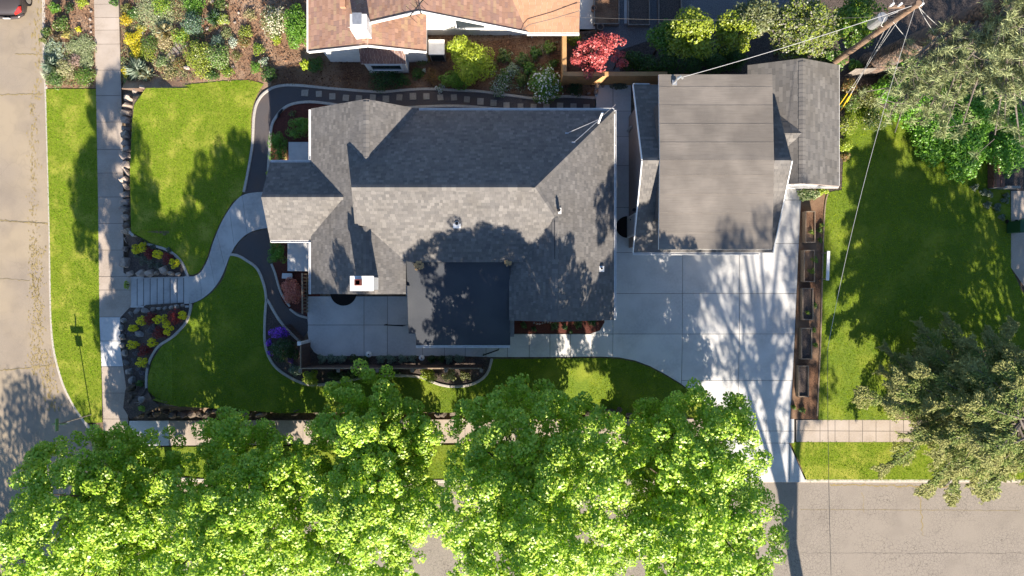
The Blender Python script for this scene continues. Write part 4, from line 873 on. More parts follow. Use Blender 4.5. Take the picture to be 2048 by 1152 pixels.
# roof vent and tv aerial
vx, vy = W(685, 4, 3.4); MB().box(vx - .12, vx + .12, vy - .22, vy + .16, 3.2, 3.42).build('roof_vent', MT['terracotta'], nb)
ax, ay = W(841, 22, 5.2); an = MB(); an.tube([(ax, ay, 4.9), (ax - .05, ay - .05, 6.2)], .02, 6)
an.tube([(ax - .35, ay - .5, 5.9), (ax + .75, ay + .75, 6.1)], .025, 6)
for k in range(9):
    t = k / 8; p = Vector((ax - .35 + 1.1 * t, ay - .5 + 1.25 * t, 5.9 + .2 * t)); l = .42 - .25 * t; dv = Vector((.75, -.66, 0)) * l
    an.tube([p - dv, p + dv], .009, 4)
aer = an.build('tv_aerial', MT['black'], nb)
q = MB(); q.tube([(*W(1158, 27, 2.9), 2.95 + .27), (*W(1105, 40, 2.9), 3.05), (*W(1058, 50, 2.9), 2.95), (*W(1042, 60, 2.9), 2.78)], .015, 5); q.build('roof_cable', MT['cable_dark'], nb)
# ================================================================== VEGETATION
def unit(n, rng):
    v = rng.normal(size=(n, 3)); return v / np.linalg.norm(v, axis=1, keepdims=True)
def nrm(v): return v / np.maximum(np.linalg.norm(v, axis=1, keepdims=True), 1e-9)
def quads(P, Nn, T, ln, wd, cup=0.0):
    """kite leaves: P base centre, Nn normal, T tangent"""
    Nn = nrm(Nn); T = nrm(T - Nn * (T * Nn).sum(1, keepdims=True)); B = np.cross(Nn, T)
    ln = ln[:, None]; wd = wd[:, None]
    V = np.stack([P - T * ln * .5, P + B * wd * .5 + T * ln * .05 + Nn * cup * wd, P + T * ln * .5, P - B * wd * .5 + T * ln * .05 + Nn * cup * wd], 1).reshape(-1, 3)
    F = np.arange(len(P) * 4).reshape(-1, 4); return V, F
def pick(n, pal, rng, var=.15):
    pal = np.array(pal); c = pal[rng.integers(0, len(pal), n)]; t = rng.random((n, 1)); c2 = pal[rng.integers(0, len(pal), n)]
    c = c * t + c2 * (1 - t); return c * (1 + rng.uniform(-var, var, (n, 1)))
def leafcloud(blobs, n, size, pal, rng, up=.35, spread=.6, shell=.72, aspect=.75, var=.15, droop=0, lean=0.0):
    """leaves over the shells of many ellipsoid blobs (k,6)"""
    bl = np.array(blobs, float); a = (bl[:, 3] * bl[:, 4] + bl[:, 4] * bl[:, 5] + bl[:, 3] * bl[:, 5]); ix = rng.choice(len(bl), n, p=a / a.sum())
    d = unit(n, rng); r = shell + (1 - shell) * rng.random((n, 1)) ** .6
    b = bl[ix]; P = b[:, :3] + d * b[:, 3:] * r
    Nn = nrm(d / b[:, 3:] * b[:, 3:].mean(1, keepdims=True) + rng.normal(size=(n, 3)) * spread + np.array([0, 0, up]) + np.array([.1, -.8, .5]) * lean)
    T = rng.normal(size=(n, 3)) + np.array([0, 0, -droop])
    s = size * rng.uniform(.65, 1.3, n); V, F = quads(P, Nn, T, s, s * aspect * rng.uniform(.7, 1.2, n), .12)
    return V, F, np.repeat(pick(n, pal, rng, var), 4, 0)
def blades(P, D, ln, wd, rng, bend=.35):
    """grass blades: one bent strip of two triangles... as a 3-corner + tip quad"""
    n = len(P); side = nrm(np.cross(D, rng.normal(size=(n, 3)))) * wd[:, None]
    mid = P + D * ln[:, None] * .55; tip = P + D * ln[:, None] + np.array([0, 0, -1]) * (ln * bend)[:, None]
    V = np.stack([P - side * .5, P + side * .5, mid + side * .4, tip], 1).reshape(-1, 3)
    return V, np.arange(n * 4).reshape(-1, 4)
def cat(*parts):
    V = []; F = []; C = []; o = 0
    for v, f, c in parts: V.append(v); F.append(f + o); C.append(c); o += len(v)
    return np.concatenate(V), np.concatenate(F), np.concatenate(C)

# ---------------------------------------------------------------- lawn grass: uncountable blades
GP_DRY = [(.31, .40, .026), (.25, .355, .022), (.42, .46, .045), (.18, .30, .02), (.50, .49, .10)]
GP_LUSH = [(.28, .38, .026), (.20, .33, .020), (.34, .41, .03), (.44, .46, .045), (.28, .38, .024)]
for nm, (poly, zf, lush) in list(LAWNS.items()):
    rng = np.random.default_rng(abs(hash(nm)) % 1000 if False else sum(map(ord, nm)))
    xs = [p[0] for p in poly]; ys = [p[1] for p in poly]
    x0, x1, y0, y1 = max(min(xs), -27.5), min(max(xs), 28), min(ys), max(ys)
    dens = 300; n = int((x1 - x0) * (y1 - y0) * dens)
    X = rng.uniform(x0, x1, n); Y = rng.uniform(y0, y1, n); k = inside(poly, X, Y); X = X[k]; Y = Y[k]
    # dry and thin patches
    f = (np.sin(X * 1.9 + np.sin(Y * 1.3) * 1.7) + np.sin(Y * 2.3 + np.sin(X * 1.1) * 2.0) + np.sin(X * .7 - Y * .9)) / 3
    keep = rng.random(len(X)) < (1.0 - .25 * np.clip(f, 0, 1)); X = X[keep]; Y = Y[keep]; f = f[keep]
    Z = np.array([zf(a, b) for a, b in zip(X, Y)]); m3 = 3
    P = np.repeat(np.stack([X, Y, Z], 1), m3, 0); n = len(P); P[:, :2] += rng.normal(0, .034, (n, 2))
    D = nrm(rng.normal(size=(n, 3)) * np.array([1.5, 1.5, 0]) + np.array([0, 0, .8]))
    ln = rng.uniform(.03, .065, n); V, F = blades(P, D, ln, rng.uniform(.010, .018, n), rng)
    nt = len(X); c = pick(nt, GP_LUSH if lush else GP_DRY, rng, .42)
    g = np.sin(X * 3.1 + 1.7 * np.sin(Y * 2.2 + X)) * np.sin(Y * 2.7 + 1.9 * np.sin(X * 1.7)) * .5 + np.sin(X * 1.05 + 2.0) * np.sin(Y * .9 + 1.0) * .5
    fr_p = np.clip(f * 1.2 + g * .5, 0, 1)[:, None] * (.28 if lush else .5); c = c * (1 - fr_p) + np.array([.52, .46, .09]) * rng.uniform(.65, 1.15, (nt, 1)) * fr_p
    gr_p = np.clip(-g * 1.3 + .1, 0, 1)[:, None] * .8; c = c * (1 - gr_p) + np.array([.15, .27, .016]) * rng.uniform(.65, 1.2, (nt, 1)) * gr_p
    if nm == 'front_lawn_north':
        for (px, py, rr) in ((432, 262, .55), (448, 240, .35), (330, 255, .4), (415, 180, .5), (350, 250, .3)):
            xx, yy = W(px, py); q = np.clip(1 - np.hypot(X - xx, Y - yy) / rr, 0, 1)[:, None] * .85 * rng.uniform(.4, 1, (nt, 1)); c = c * (1 - q) + np.array([.46, .36, .17]) * q
    c[:, 0] *= .92 if lush else .74; c[:, 2] *= .45
    c = np.repeat(c, m3, 0) * rng.uniform(.85, 1.15, (n, 1))
    o = link('lawn_grass', mesh_np('lawn_grass', V, F, np.repeat(c, 4, 0)), MT['grass']); tag(o, 'short mown grass growing over the %s' % nm.replace('_', ' '), 'grass', kind='stuff')

# ---------------------------------------------------------------- generic plants
GREEN = [(.055, .125, .018), (.075, .155, .02), (.045, .10, .016)]
DKGREEN = [(.028, .068, .016), (.038, .085, .018), (.022, .052, .014)]
BRIGHT = [(.10, .215, .02), (.075, .175, .016), (.13, .24, .026)]
YGREEN = [(.24, .30, .022), (.19, .265, .02), (.29, .32, .03)]
CHART = [(.30, .36, .022), (.25, .31, .02), (.36, .40, .035)]
OLIVE = [(.12, .135, .035), (.10, .12, .03), (.155, .15, .045)]
PALEG = [(.24, .27, .13), (.19, .23, .10), (.30, .31, .18)]
SILVER = [(.28, .33, .26), (.22, .28, .22), (.36, .40, .33)]
BLUEG = [(.10, .155, .115), (.08, .13, .10), (.135, .185, .14)]
STRAW = [(.36, .29, .15), (.30, .24, .12), (.42, .35, .20)]
YEL = [(.80, .70, .025), (.86, .78, .04), (.72, .62, .02)]
GOLD = [(.60, .40, .015), (.66, .47, .02), (.42, .34, .02)]
MAROON = [(.17, .016, .018), (.22, .024, .022), (.12, .012, .014)]
RUST = [(.24, .115, .04), (.20, .095, .035), (.16, .11, .03)]
PURPLE = [(.28, .09, .68), (.36, .13, .75), (.22, .06, .55)]
WHITEP = [(.80, .80, .74), (.72, .73, .66), (.85, .85, .82)]
BLUEP = [(.40, .46, .55), (.55, .58, .66), (.33, .38, .48)]
REDLEAF = [(.56, .10, .10), (.64, .15, .14), (.46, .07, .08)]
CORAL = [(.68, .22, .16), (.60, .16, .12), (.75, .30, .22)]
PINKB = [(.30, .20, .17), (.24, .15, .13), (.36, .26, .22)]
PK = [0]
def plant(name, label, cat_, px, py, r, h, pal, n=400, leaf=.06, style='round', group=None, flower=None, nf=0, fleaf=.05, zf=None, ry=None, lump=None, mname='leaf', hcen=True, aspect=.7):
    """a plant standing on the ground: px,py,r in photo pixels at its canopy"""
    pal = [tuple(min(.8, q * (1.4 if max(c) < .45 else 1.0)) for q in c) for c in pal]; n = int(n * (1.5 if style != 'spiky' else 2.6)); PK[0] += 1; rng = np.random.default_rng(500 + PK[0])
    zf = zf or zhi; hh = h * .6 if hcen else 0
    if cat_ == 'plant' and px < 620 and py < 175: r = r * 1.22; n = int(n * 1.4)
    x, y = W(px, py, hh); z = zf(x, y)
    x, y = W(px, py, z + hh); z = zf(x, y); k = (CAM_H - z - hh) / FPX; rx = r * k; ry_ = (ry or r) * k
    t = thing(name, label, cat_, (x, y, z), group=group)
    if style in ('round', 'mound', 'flat', 'box'):
        nl = lump or max(5, int(14 * (r / 20)))
        bl = []
        if style == 'box':
            for i in range(nl * 2):
                bl.append((rng.uniform(-.72, .72) * rx, rng.uniform(-.72, .72) * ry_, h * rng.uniform(.35, .80), rx * .34, ry_ * .34, h * .26))
        else:
            bl.append((0, 0, h * .45, rx * .62, ry_ * .62, h * .45))
            for i in range(nl):
                a = 6.283 * (i * .618) + rng.uniform(-.3, .3); q = math.sqrt((i + .5) / nl) * .78
                hz = h * (.86 - .5 * q * q) * rng.uniform(.8, 1.08); s = rng.uniform(.26, .42)
                bl.append((q * rx * math.cos(a), q * ry_ * math.sin(a), hz * .8, rx * s, ry_ * s, min(rx * s, h * .35)))
        V, F, C = leafcloud(bl, n, leaf, pal, rng, aspect=aspect, lean=.3)
        V[:, 2] = np.maximum(V[:, 2], .01); link('foliage', mesh_np('foliage', V, F, C), MT[mname], t)
        st = MB()
        for i in range(4 if h > .35 else 2):
            a = rng.uniform(0, 6.28); q = rng.uniform(.2, .55); st.tube([(0, 0, -.05), (q * rx * .5 * math.cos(a), q * ry_ * .5 * math.sin(a), h * .35), (q * rx * math.cos(a), q * ry_ * math.sin(a), h * .7)], [.012 + .02 * h, .01 + .012 * h, .006], 5)
        st.build('stem', MT['twig'], t)
        if flower:
            bt = [(b[0], b[1], b[2], b[3], b[4], b[5]) for b in bl]
            V, F, C = leafcloud(bt, nf, fleaf, flower, rng, up=.8, shell=.97, aspect=.95)
            kk = V.reshape(-1, 4, 3)[:, :, 2].mean(1) > h * .42; V = V.reshape(-1, 4, 3)[kk].reshape(-1, 3); C = C.reshape(-1, 4, 3)[kk].reshape(-1, 3); F = np.arange(len(V)).reshape(-1, 4)
            link('blossom', mesh_np('blossom', V, F, C), MT['petal'], t)
    elif style == 'spiky':
        P = rng.normal(0, .06 * rx + .01, (n, 3)); P[:, 2] = 0
        D = nrm(unit(n, rng) * np.array([1, 1, .6]) + np.array([0, 0, .45])); D[:, 2] = np.abs(D[:, 2])
        ln = np.minimum(rx / np.maximum(np.hypot(D[:, 0], D[:, 1]), .55), h * 1.8) * rng.uniform(.7, 1.1, n); V, F = blades(P, D, ln, rng.uniform(.006, .012, n) * (1 + rx * .4), rng, .25)
        V[:, 2] = np.maximum(V[:, 2], .005); link('foliage', mesh_np('foliage', V, F, np.repeat(pick(n, pal, rng, .2), 4, 0)), MT['grass'], t)
        MB().disc(0, 0, -.04, .05, .05 + .1 * rx, 8, .02).build('stem', MT['twig'], t)
    elif style == 'star':     # tight rosettes with pointed ragged outline
        m = int(rng.integers(5, 10)); rx *= rng.uniform(.85, 1.2); ry_ *= rng.uniform(.8, 1.25)
        parts = []
        for i in range(m):
            a = 6.283 * i / m + rng.uniform(-.25, .25); q = rng.uniform(.5, .8)
            parts.append((q * rx * math.cos(a), q * ry_ * math.sin(a), h * .55, rx * .30, ry_ * .30, h * .35))
        parts.append((0, 0, h * .65, rx * .5, ry_ * .5, h * .35))
        V, F, C = leafcloud(parts, n, leaf, pal, rng, up=1.2, spread=.45, aspect=.6); V[:, 2] = np.maximum(V[:, 2], .01)
        link('foliage', mesh_np('foliage', V, F, C), MT['petal'], t); MB().disc(0, 0, -.04, h * .5, .03, 6).build('stem', MT['twig'], t)
    return t

# hedges by the porch, foundation planting
plant('boxwood_hedge', 'clipped green boxwood hedge along the porch, north of its roof', 'hedge', 554, 294, 19, .95, BRIGHT[:2], 2600, .05, 'box', ry=29)
plant('boxwood_hedge', 'bright green clipped boxwood hedge against the house wall by the gravel path', 'hedge', 597, 257, 25, .95, BRIGHT, 2600, .05, 'box', ry=22)
plant('boxwood_hedge', 'green boxwood hedge south of the porch roof by the dark gravel', 'hedge', 553, 505, 18, .95, BRIGHT[:2], 2200, .05, 'box', ry=23)
plant('low_shrub', 'small lime green shrub half under the porch eave by the walk', 'shrub', 536, 346, 6, .4, YGREEN, 160, .05)
plant('japanese_maple', 'low coral red Japanese maple mound beside the wooden railing', 'shrub', 583, 583, 25, 1.1, CORAL, 2600, .065, ry=27)
plant('sprout', 'tiny green plant in the red mulch near the dark hose by the house', 'plant', 584, 228, 9, .2, OLIVE, 110, .05)
# flower beds by the stairs
for i, (x, y, r, where) in enumerate([(268, 499, 11, 'yellow flowering plant nearest the sidewalk above the stairs'), (282, 495, 10, 'second yellow flowering plant from the sidewalk above the stairs'), (314, 508, 9, 'yellow flowering plant between the two dark red plants above the stairs'), (349, 526, 13, 'big yellow flowering plant at the inner corner above the stairs'),
        (280, 642, 11, 'yellow plant by the rocks at the top of the lower flower bed'), (320, 639, 14, 'widest yellow plant between two dark red ones below the stairs'), (365, 631, 10, 'yellow plant in the corner of the edging below the stairs'), (262, 657, 9, 'smallest yellow plant beside the sidewalk in the lower bed'), (335, 659, 13, 'yellow plant against the curved edging in the lower bed'), (262, 690, 12, 'yellow plant at the sidewalk side of the lower bed'), (302, 686, 11, 'yellow plant in the middle of the lower bed by the edging'), (281, 726, 11, 'southernmost yellow plant in the lower flower bed')]):
    plant('yellow_spurge', where, 'flower', x, y, r, .38, YEL, 420, .055, 'star', 'yellow plants by the stairs')
for i, (x, y, r, where) in enumerate([(296, 506, 13, 'dark red barberry between yellow plants above the stairs'), (334, 517, 14, 'dark red barberry beside the big yellow plant above the stairs'), (299, 638, 15, 'dark red barberry by the rocks at the top of the lower bed'), (348, 635, 17, 'largest dark red barberry against the edging in the lower bed'), (318, 666, 15, 'dark red barberry in the middle of the lower bed'), (286, 702, 15, 'southernmost dark red barberry in the lower bed')]):
    plant('barberry', where, 'shrub', x, y, r, .42, MAROON, 700, .05, 'round', 'red barberries by the stairs')
for i, (x, y, r, w_) in enumerate([(284, 520, 12, 'behind the big tan boulder'), (300, 528, 12, 'above the rocks in the middle of the bed'), (316, 532, 10, 'left of the slanted grey rock'), (290, 478, 9, 'under the edging near the sidewalk'), (306, 494, 8, 'under the edging by the first dark red plant'), (270, 510, 8, 'below the yellow plants nearest the sidewalk'), (338, 500, 7, 'at the edging above the second dark red plant')]): plant('groundcover', 'grey green groundcover tuft above the stairs, ' + w_, 'plant', x, y, r, .14, [(.09, .11, .07), (.12, .13, .10), (.07, .09, .05)], 230, .045, group='groundcover above the stairs')
for i, (x, y, r, w_) in enumerate([(254, 668, 9, 'nearest the sidewalk'), (266, 672, 9, 'left of the flat grey rock'), (298, 662, 9, 'right of the flat grey rock'), (270, 708, 9, 'below the sidewalk side yellow plant'), (266, 722, 8, 'left of the southernmost yellow plant'), (282, 748, 9, 'furthest south in the bed'), (276, 740, 8, 'just below the southernmost yellow plant'), (292, 732, 7, 'at the edging by the southernmost yellow plant'), (305, 655, 8, 'below the rocky dark red plant')]): plant('groundcover', 'mauve grey groundcover tuft below the stairs, ' + w_, 'plant', x, y, r, .14, [(.13, .11, .15), (.16, .14, .18), (.10, .10, .08)], 230, .04, group='groundcover below the stairs')
plant('low_shrub', 'small green shrub at the foot of the lower bed near the corner', 'shrub', 275, 768, 9, .3, GREEN, 260, .05)
plant('low_shrub', 'bright green sprout among the dark boulders at the street corner', 'shrub', 283, 817, 8, .35, BRIGHT, 220, .05)
plant('upright_weed', 'narrow green plant growing at the sidewalk edge by the stairs', 'plant', 251, 570, 5, .5, YGREEN, 220, .05, zf=zlo, ry=14)
# purple rhododendron bed by the fence
plant('rhododendron', 'purple flowering rhododendron beside the gravel near the white gate post', 'shrub', 558, 665, 22, .9, DKGREEN, 700, .06, flower=PURPLE, nf=1100, fleaf=.075, ry=13)
plant('rhododendron', 'big dark rhododendron with sparse pale buds outside the brown fence', 'shrub', 566, 700, 27, 1.2, DKGREEN, 2200, .065, flower=[(.30, .30, .20), (.28, .22, .25)], nf=110, fleaf=.045)
plant('rhododendron', 'small purple bloomed bush at the lawn edge', 'shrub', 538, 686, 8, .5, DKGREEN, 160, .05, flower=PURPLE, nf=240, fleaf=.065, ry=9)
plant('rhododendron', 'tiny purple bloomed bush below the lawn edge one', 'shrub', 540, 706, 7, .45, DKGREEN, 140, .05, flower=PURPLE, nf=200, fleaf=.065)
plant('rhododendron', 'lilac bloomed bush at the corner of the brown fence', 'shrub', 581, 720, 8, .5, DKGREEN, 180, .05, flower=[(.28, .12, .45), (.22, .10, .36)], nf=200, fleaf=.055)
plant('blue_spruce', 'round blue green dwarf conifer at the fence corner', 'shrub', 588, 741, 14, .7, BLUEG, 900, .05)
# shrubs outside the fence
plant('spirea', 'lime green shrub outside the west end of the brown fence', 'shrub', 620, 757, 18, .8, YGREEN, 1300, .06)
plant('spirea', 'lime green shrub outside the middle of the brown fence', 'shrub', 737, 749, 22, .8, [(.16, .23, .025), (.20, .27, .03)], 1500, .06, ry=15)
plant('spirea', 'bright lime shrub outside the fence nearest its east end', 'shrub', 856, 752, 19, .8, YGREEN, 1300, .06, ry=16)
plant('variegated_shrub', 'cream variegated shrub outside the fence by the curved edging', 'shrub', 897, 751, 17, .6, [(.26, .27, .09), (.42, .38, .20), (.14, .18, .04)], 700, .06, ry=15)
plant('low_shrub', 'small dark shrub outside the fence between the two western lime shrubs', 'shrub', 672, 752, 20, .45, DKGREEN, 700, .055, ry=12)
plant('low_shrub', 'dark green shrub outside the fence just left of the middle lime shrub', 'shrub', 700, 752, 13, .4, DKGREEN, 480, .055, ry=11)
plant('low_shrub', 'dark mound outside the fence right of the middle lime shrub', 'shrub', 785, 744, 16, .35, DKGREEN, 480, .055, ry=7)
plant('low_shrub', 'dull green mound outside the fence by its east end', 'shrub', 930, 752, 13, .3, OLIVE, 330, .055, ry=10)
# bed inside the fence
for (x, r, l) in [(644, 12, 'silvery lavender at the west end inside the fence'), (664, 13, 'second silvery lavender from the west inside the fence'), (683, 10, 'silvery lavender left of the first white garden lamp'), (762, 11, 'silvery lavender just right of the first white garden lamp'), (782, 13, 'silvery lavender midway between the white garden lamps'), (805, 13, 'silvery lavender left of the second white garden lamp'), (824, 9, 'small silvery lavender beside the second white garden lamp'), (898, 10, 'silvery lavender left of the easternmost one inside the fence'), (917, 13, 'easternmost silvery lavender inside the fence')]:
    plant('lavender', l, 'plant', x, 718, r, .42, BLUEG + SILVER, 520, .07, group='lavender inside the brown fence', ry=10, aspect=.35)
for (x, r, l) in [(708, 13, 'dark green shrub left of the first white garden lamp inside the fence'), (730, 10, 'dark green shrub behind the first white garden lamp'), (862, 11, 'dark green shrub right of the second white garden lamp'), (882, 9, 'small dark green shrub between the lamp and the eastern lavenders')]:
    plant('low_shrub', l, 'shrub', x, 718, r, .4, DKGREEN + OLIVE[:1], 420, .06, ry=9)
# red mulch bed by the driveway
for (x, y, r, l) in [(1048, 651, 8, 'dark green plant nearest the flat roof in the red mulch bed'), (1068, 658, 6, 'small plant by the path in the red mulch bed'), (1109, 652, 10, 'roundest green plant in the middle of the red mulch bed'), (1130, 654, 7, 'small green plant right of the round one in the red mulch bed'), (1157, 649, 10, 'leafy green plant under the eave in the red mulch bed'), (1185, 645, 9, 'dark green plant at the driveway end of the red mulch bed'), (1142, 664, 5, 'tiny plant at the walk edge of the red mulch bed')]:
    plant('low_shrub', l, 'plant', x, y, r, .3, DKGREEN + GREEN[:1], 260, .06)
# planter strip
plant('hydrangea', 'pale cream green hydrangea under the garage wing gable', 'shrub', 1618, 388, 24, .8, PALEG + GREEN[:1], 800, .11, ry=13)
plant('hydrangea', 'leafy shrub right of the cream hydrangea by the timber edging', 'shrub', 1645, 383, 14, .5, YGREEN, 380, .07, ry=8)
for (x, y, r, l) in [(1645, 450, 5, 'white flowered weed on the timber edging'), (1640, 460, 7, 'green weed on the timber edging beside the first raised bed'), (1641, 480, 6, 'lime weed at the edging by the first raised bed'), (1632, 520, 7, 'green weed beside the second raised bed'), (1630, 610, 7, 'green weed between the third raised bed and the edging'), (1628, 660, 7, 'green weed beside the fourth raised bed'), (1632, 690, 6, 'small weed at the edging by the fourth raised bed'), (1606, 820, 8, 'green weeds at the street end of the planter strip'), (1588, 815, 6, 'weedy tuft at the driveway edge by the sidewalk')]:
    plant('weed', l, 'plant', x, y, r, .2, GREEN + YGREEN[:1], 130, .06)
# ---------------------------------------------------------------- garden strip by the street (street level)
for a in [('low_shrub', 'green shrub nearest the parked car in the garden strip', 106, 15, 11, .45, BRIGHT, 420, .06), ('low_shrub', 'lime shrub at the top of the garden strip by the sidewalk', 162, 3, 11, .35, YGREEN, 340, .06), ('low_shrub', 'olive green grass clump below the parked car', 120, 48, 14, .35, OLIVE + GREEN, 480, .08), ('low_shrub', 'olive shrub at the kerb in the garden strip', 91, 62, 9, .35, OLIVE + GREEN, 260, .06), ('low_shrub', 'brown green tuft at the kerb halfway down the garden strip', 86, 79, 7, .25, OLIVE, 180, .06), ('yellow_flower', 'small yellow flower in the middle of the garden strip', 156, 58, 6, .2, YEL, 110, .05), ('yellow_flower', 'pale yellow flowers beside the olive clump in the strip', 130, 70, 8, .2, [(.42, .36, .09), (.36, .30, .10)], 140, .05), ('snow_in_summer', 'pale cream green carpet plant at the kerb side of the strip', 106, 97, 21, .22, PALEG + SILVER, 800, .06), ('snow_in_summer', 'pale green carpet plant along the sidewalk side of the strip', 168, 92, 21, .2, PALEG, 900, .055), ('snow_in_summer', 'second pale green carpet plant further down the sidewalk side', 172, 120, 15, .2, PALEG, 600, .055), ('snow_in_summer', 'pale carpet plant in the middle of the strip', 146, 92, 15, .18, PALEG, 480, .055), ('cream_shrub', 'cream flecked shrub right of the silver grass', 128, 134, 17, .35, [(.34, .32, .16), (.20, .21, .07), (.42, .38, .24)], 560, .06), ('brown_shrub', 'pinkish brown spent plant in the strip', 148, 122, 13, .3, PINKB, 380, .05), ('low_shrub', 'green mound at the lower left of the strip', 108, 158, 17, .3, GREEN + PALEG[:1], 600, .06), ('low_shrub', 'round green mound at the lower right of the strip', 168, 152, 18, .4, BRIGHT + OLIVE, 780, .06), ('low_shrub', 'sparse dark tuft near the top of the strip', 138, 14, 9, .25, DKGREEN, 160, .06), ('low_shrub', 'brown dry tuft in the strip above the silver grass', 112, 75, 8, .3, [(.10, .07, .04), (.15, .11, .05)], 200, .06), ('cream_shrub', 'small cream plant low in the garden strip', 140, 150, 10, .25, [(.36, .30, .18), (.22, .2, .09)], 220, .05)]:
    plant(a[0], a[1], 'plant', a[2], a[3], a[4], a[5], a[6], a[7], a[8], zf=zlo)
plant('silver_grass', 'silvery spiky grass at the kerb in the garden strip', 'grass clump', 98, 128, 17, .5, SILVER + BLUEG, 420, .06, 'spiky', zf=zlo)
plant('silver_grass', 'pale flattened silver tuft below the spiky one at the kerb', 'grass clump', 91, 146, 12, .25, [(.40, .42, .34), (.33, .36, .28)], 260, .06, 'spiky', zf=zlo)
# ---------------------------------------------------------------- north garden
NG = [('gold_flower', 'golden flowers at the sidewalk nearest the top of the north garden', 249, 36, 12, .3, GOLD, 460, .05), ('gold_flower', 'long golden flower mass beside the sidewalk', 263, 78, 17, .32, YEL + GOLD, 900, .05), ('gold_flower', 'golden flower mass right of the long one', 272, 100, 14, .3, YEL + GOLD, 620, .05), ('gold_flower', 'small golden clump left of the silver grasses', 249, 142, 10, .3, YEL + GOLD, 380, .05), ('gold_flower', 'golden tuft with green near the pale rock', 281, 58, 10, .25, GOLD + YGREEN, 280, .05), ('low_shrub', 'green plant above the golden mass', 264, 26, 12, .3, GREEN, 300, .06),
 ('snow_in_summer', 'wide cream variegated carpet at the top of the north garden', 322, 22, 44, .28, PALEG + [(.42, .42, .26)], 2600, .06), ('low_shrub', 'bright green shrub inside the cream carpet', 320, 8, 18, .5, BRIGHT + YGREEN, 620, .06), ('low_shrub', 'vivid green shrub at the top beside the cream carpet', 384, 10, 21, .6, BRIGHT, 900, .06),
 ('blue_juniper', 'blue green juniper casting a long shadow in the north garden', 383, 45, 20, 1.0, BLUEG + GREEN[:1], 1100, .06), ('low_shrub', 'yellow green clump below the blue juniper', 360, 70, 17, .4, BRIGHT + YGREEN, 560, .06), ('low_shrub', 'mixed green patch right of the golden mass', 300, 84, 18, .25, GREEN + OLIVE, 480, .06), ('low_shrub', 'yellow flecked green patch below the straw grass', 295, 104, 16, .25, OLIVE + YGREEN, 400, .06), ('low_shrub', 'tan seed heads in the middle of the north garden', 330, 82, 15, .3, STRAW, 300, .06), ('low_shrub', 'pale green plant left of the stepping boards', 322, 121, 12, .3, PALEG + GREEN, 300, .06),
 ('spirea', 'large yellow green bush right of the stepping boards', 393, 106, 24, .8, YGREEN + OLIVE, 1400, .065), ('spirea', 'yellow bush below the large yellow green one', 402, 134, 20, .55, CHART + OLIVE, 800, .06), ('variegated_shrub', 'green variegated bush at the right of the yellow ones', 432, 112, 23, .7, PALEG + BRIGHT, 1200, .06), ('low_shrub', 'dark green mound at the lawn edge under the yellow bush', 424, 150, 12, .45, GREEN + DKGREEN, 420, .055), ('low_shrub', 'lime tuft at the lawn edge right of the dark mound', 454, 143, 11, .3, YGREEN + GREEN, 300, .06),
 ('variegated_shrub', 'yellow variegated plant right of the blue grass', 446, 38, 12, .35, CHART + PALEG, 380, .06), ('blue_fescue', 'round blue green tuft above the variegated bush', 432, 82, 13, .45, BLUEG, 480, .05), ('white_flower', 'white flowering patch near the mulch path', 466, 84, 10, .25, SILVER + WHITEP[:1], 260, .05), ('low_shrub', 'green plant beside the mulch path at the top', 440, 8, 14, .3, OLIVE + GREEN, 300, .06), ('low_shrub', 'olive plant on the mulch path edge', 490, 64, 13, .3, OLIVE + YGREEN, 320, .06), ('low_shrub', 'reddish plant in the mulch by the path', 487, 84, 11, .3, RUST + OLIVE, 260, .06), ('low_shrub', 'mixed green plant by the white flowers', 452, 66, 11, .25, OLIVE + PALEG, 240, .06), ('low_shrub', 'small green plant alone in the red mulch', 515, 98, 11, .35, GREEN + YGREEN, 320, .06), ('white_flower', 'tiny white flower clump beside the red mulch path', 527, 122, 9, .3, GREEN + WHITEP, 260, .05), ('low_shrub', 'green clump at the lawn corner near the path bend', 510, 134, 11, .4, BRIGHT, 380, .055), ('low_shrub', 'dark green mound at the start of the gravel path', 537, 150, 14, .55, GREEN + DKGREEN, 620, .055), ('low_shrub', 'sparse brown plant on the mulch near the lawn', 473, 112, 10, .2, OLIVE, 160, .05), ('low_shrub', 'dry olive plant at the lawn top edge', 340, 145, 15, .25, OLIVE + STRAW, 300, .06), ('low_shrub', 'brownish tuft beside the stepping boards', 360, 128, 12, .25, OLIVE + RUST, 240, .06), ('low_shrub', 'dark green clump behind the boulders at the lawn corner', 262, 164, 16, .45, DKGREEN, 520, .055), ('low_shrub', 'sparse straw plant at the top of the garden near the path', 500, 28, 12, .25, STRAW + OLIVE, 220, .06), ('low_shrub', 'small olive clump near the sidewalk top', 248, 12, 9, .25, OLIVE, 200, .06), ('low_shrub', 'yellow green edging plant along the mulch path below the white shrub', 552, 78, 10, .35, YGREEN, 320, .06), ('low_shrub', 'lime plant left of the neighbour wall shrub', 609, 128, 10, .5, CHART, 320, .06), ('low_shrub', 'green shrub against the corner of the neighbour house', 630, 128, 17, .7, GREEN, 800, .06)]
for a in NG: plant(a[0], a[1], 'plant', a[2], a[3], a[4], a[5], a[6], a[7], a[8])
plant('conifer_sprig', 'dark green branch tip overhanging the sidewalk at the top', 'shrub', 226, 4, 9, .6, DKGREEN + BRIGHT, 320, .06)
plant('silver_grass', 'big silver spiky grass at the lawn corner by the sidewalk', 'grass clump', 271, 138, 22, .55, SILVER, 520, .06, 'spiky')
plant('silver_grass', 'second silver spiky grass right of the big one', 'grass clump', 291, 148, 16, .45, SILVER + STRAW[:1], 380, .06, 'spiky')
plant('straw_grass', 'straw coloured ornamental grass in the north garden', 'grass clump', 325, 62, 17, .45, STRAW + SILVER[:1], 380, .06, 'spiky')
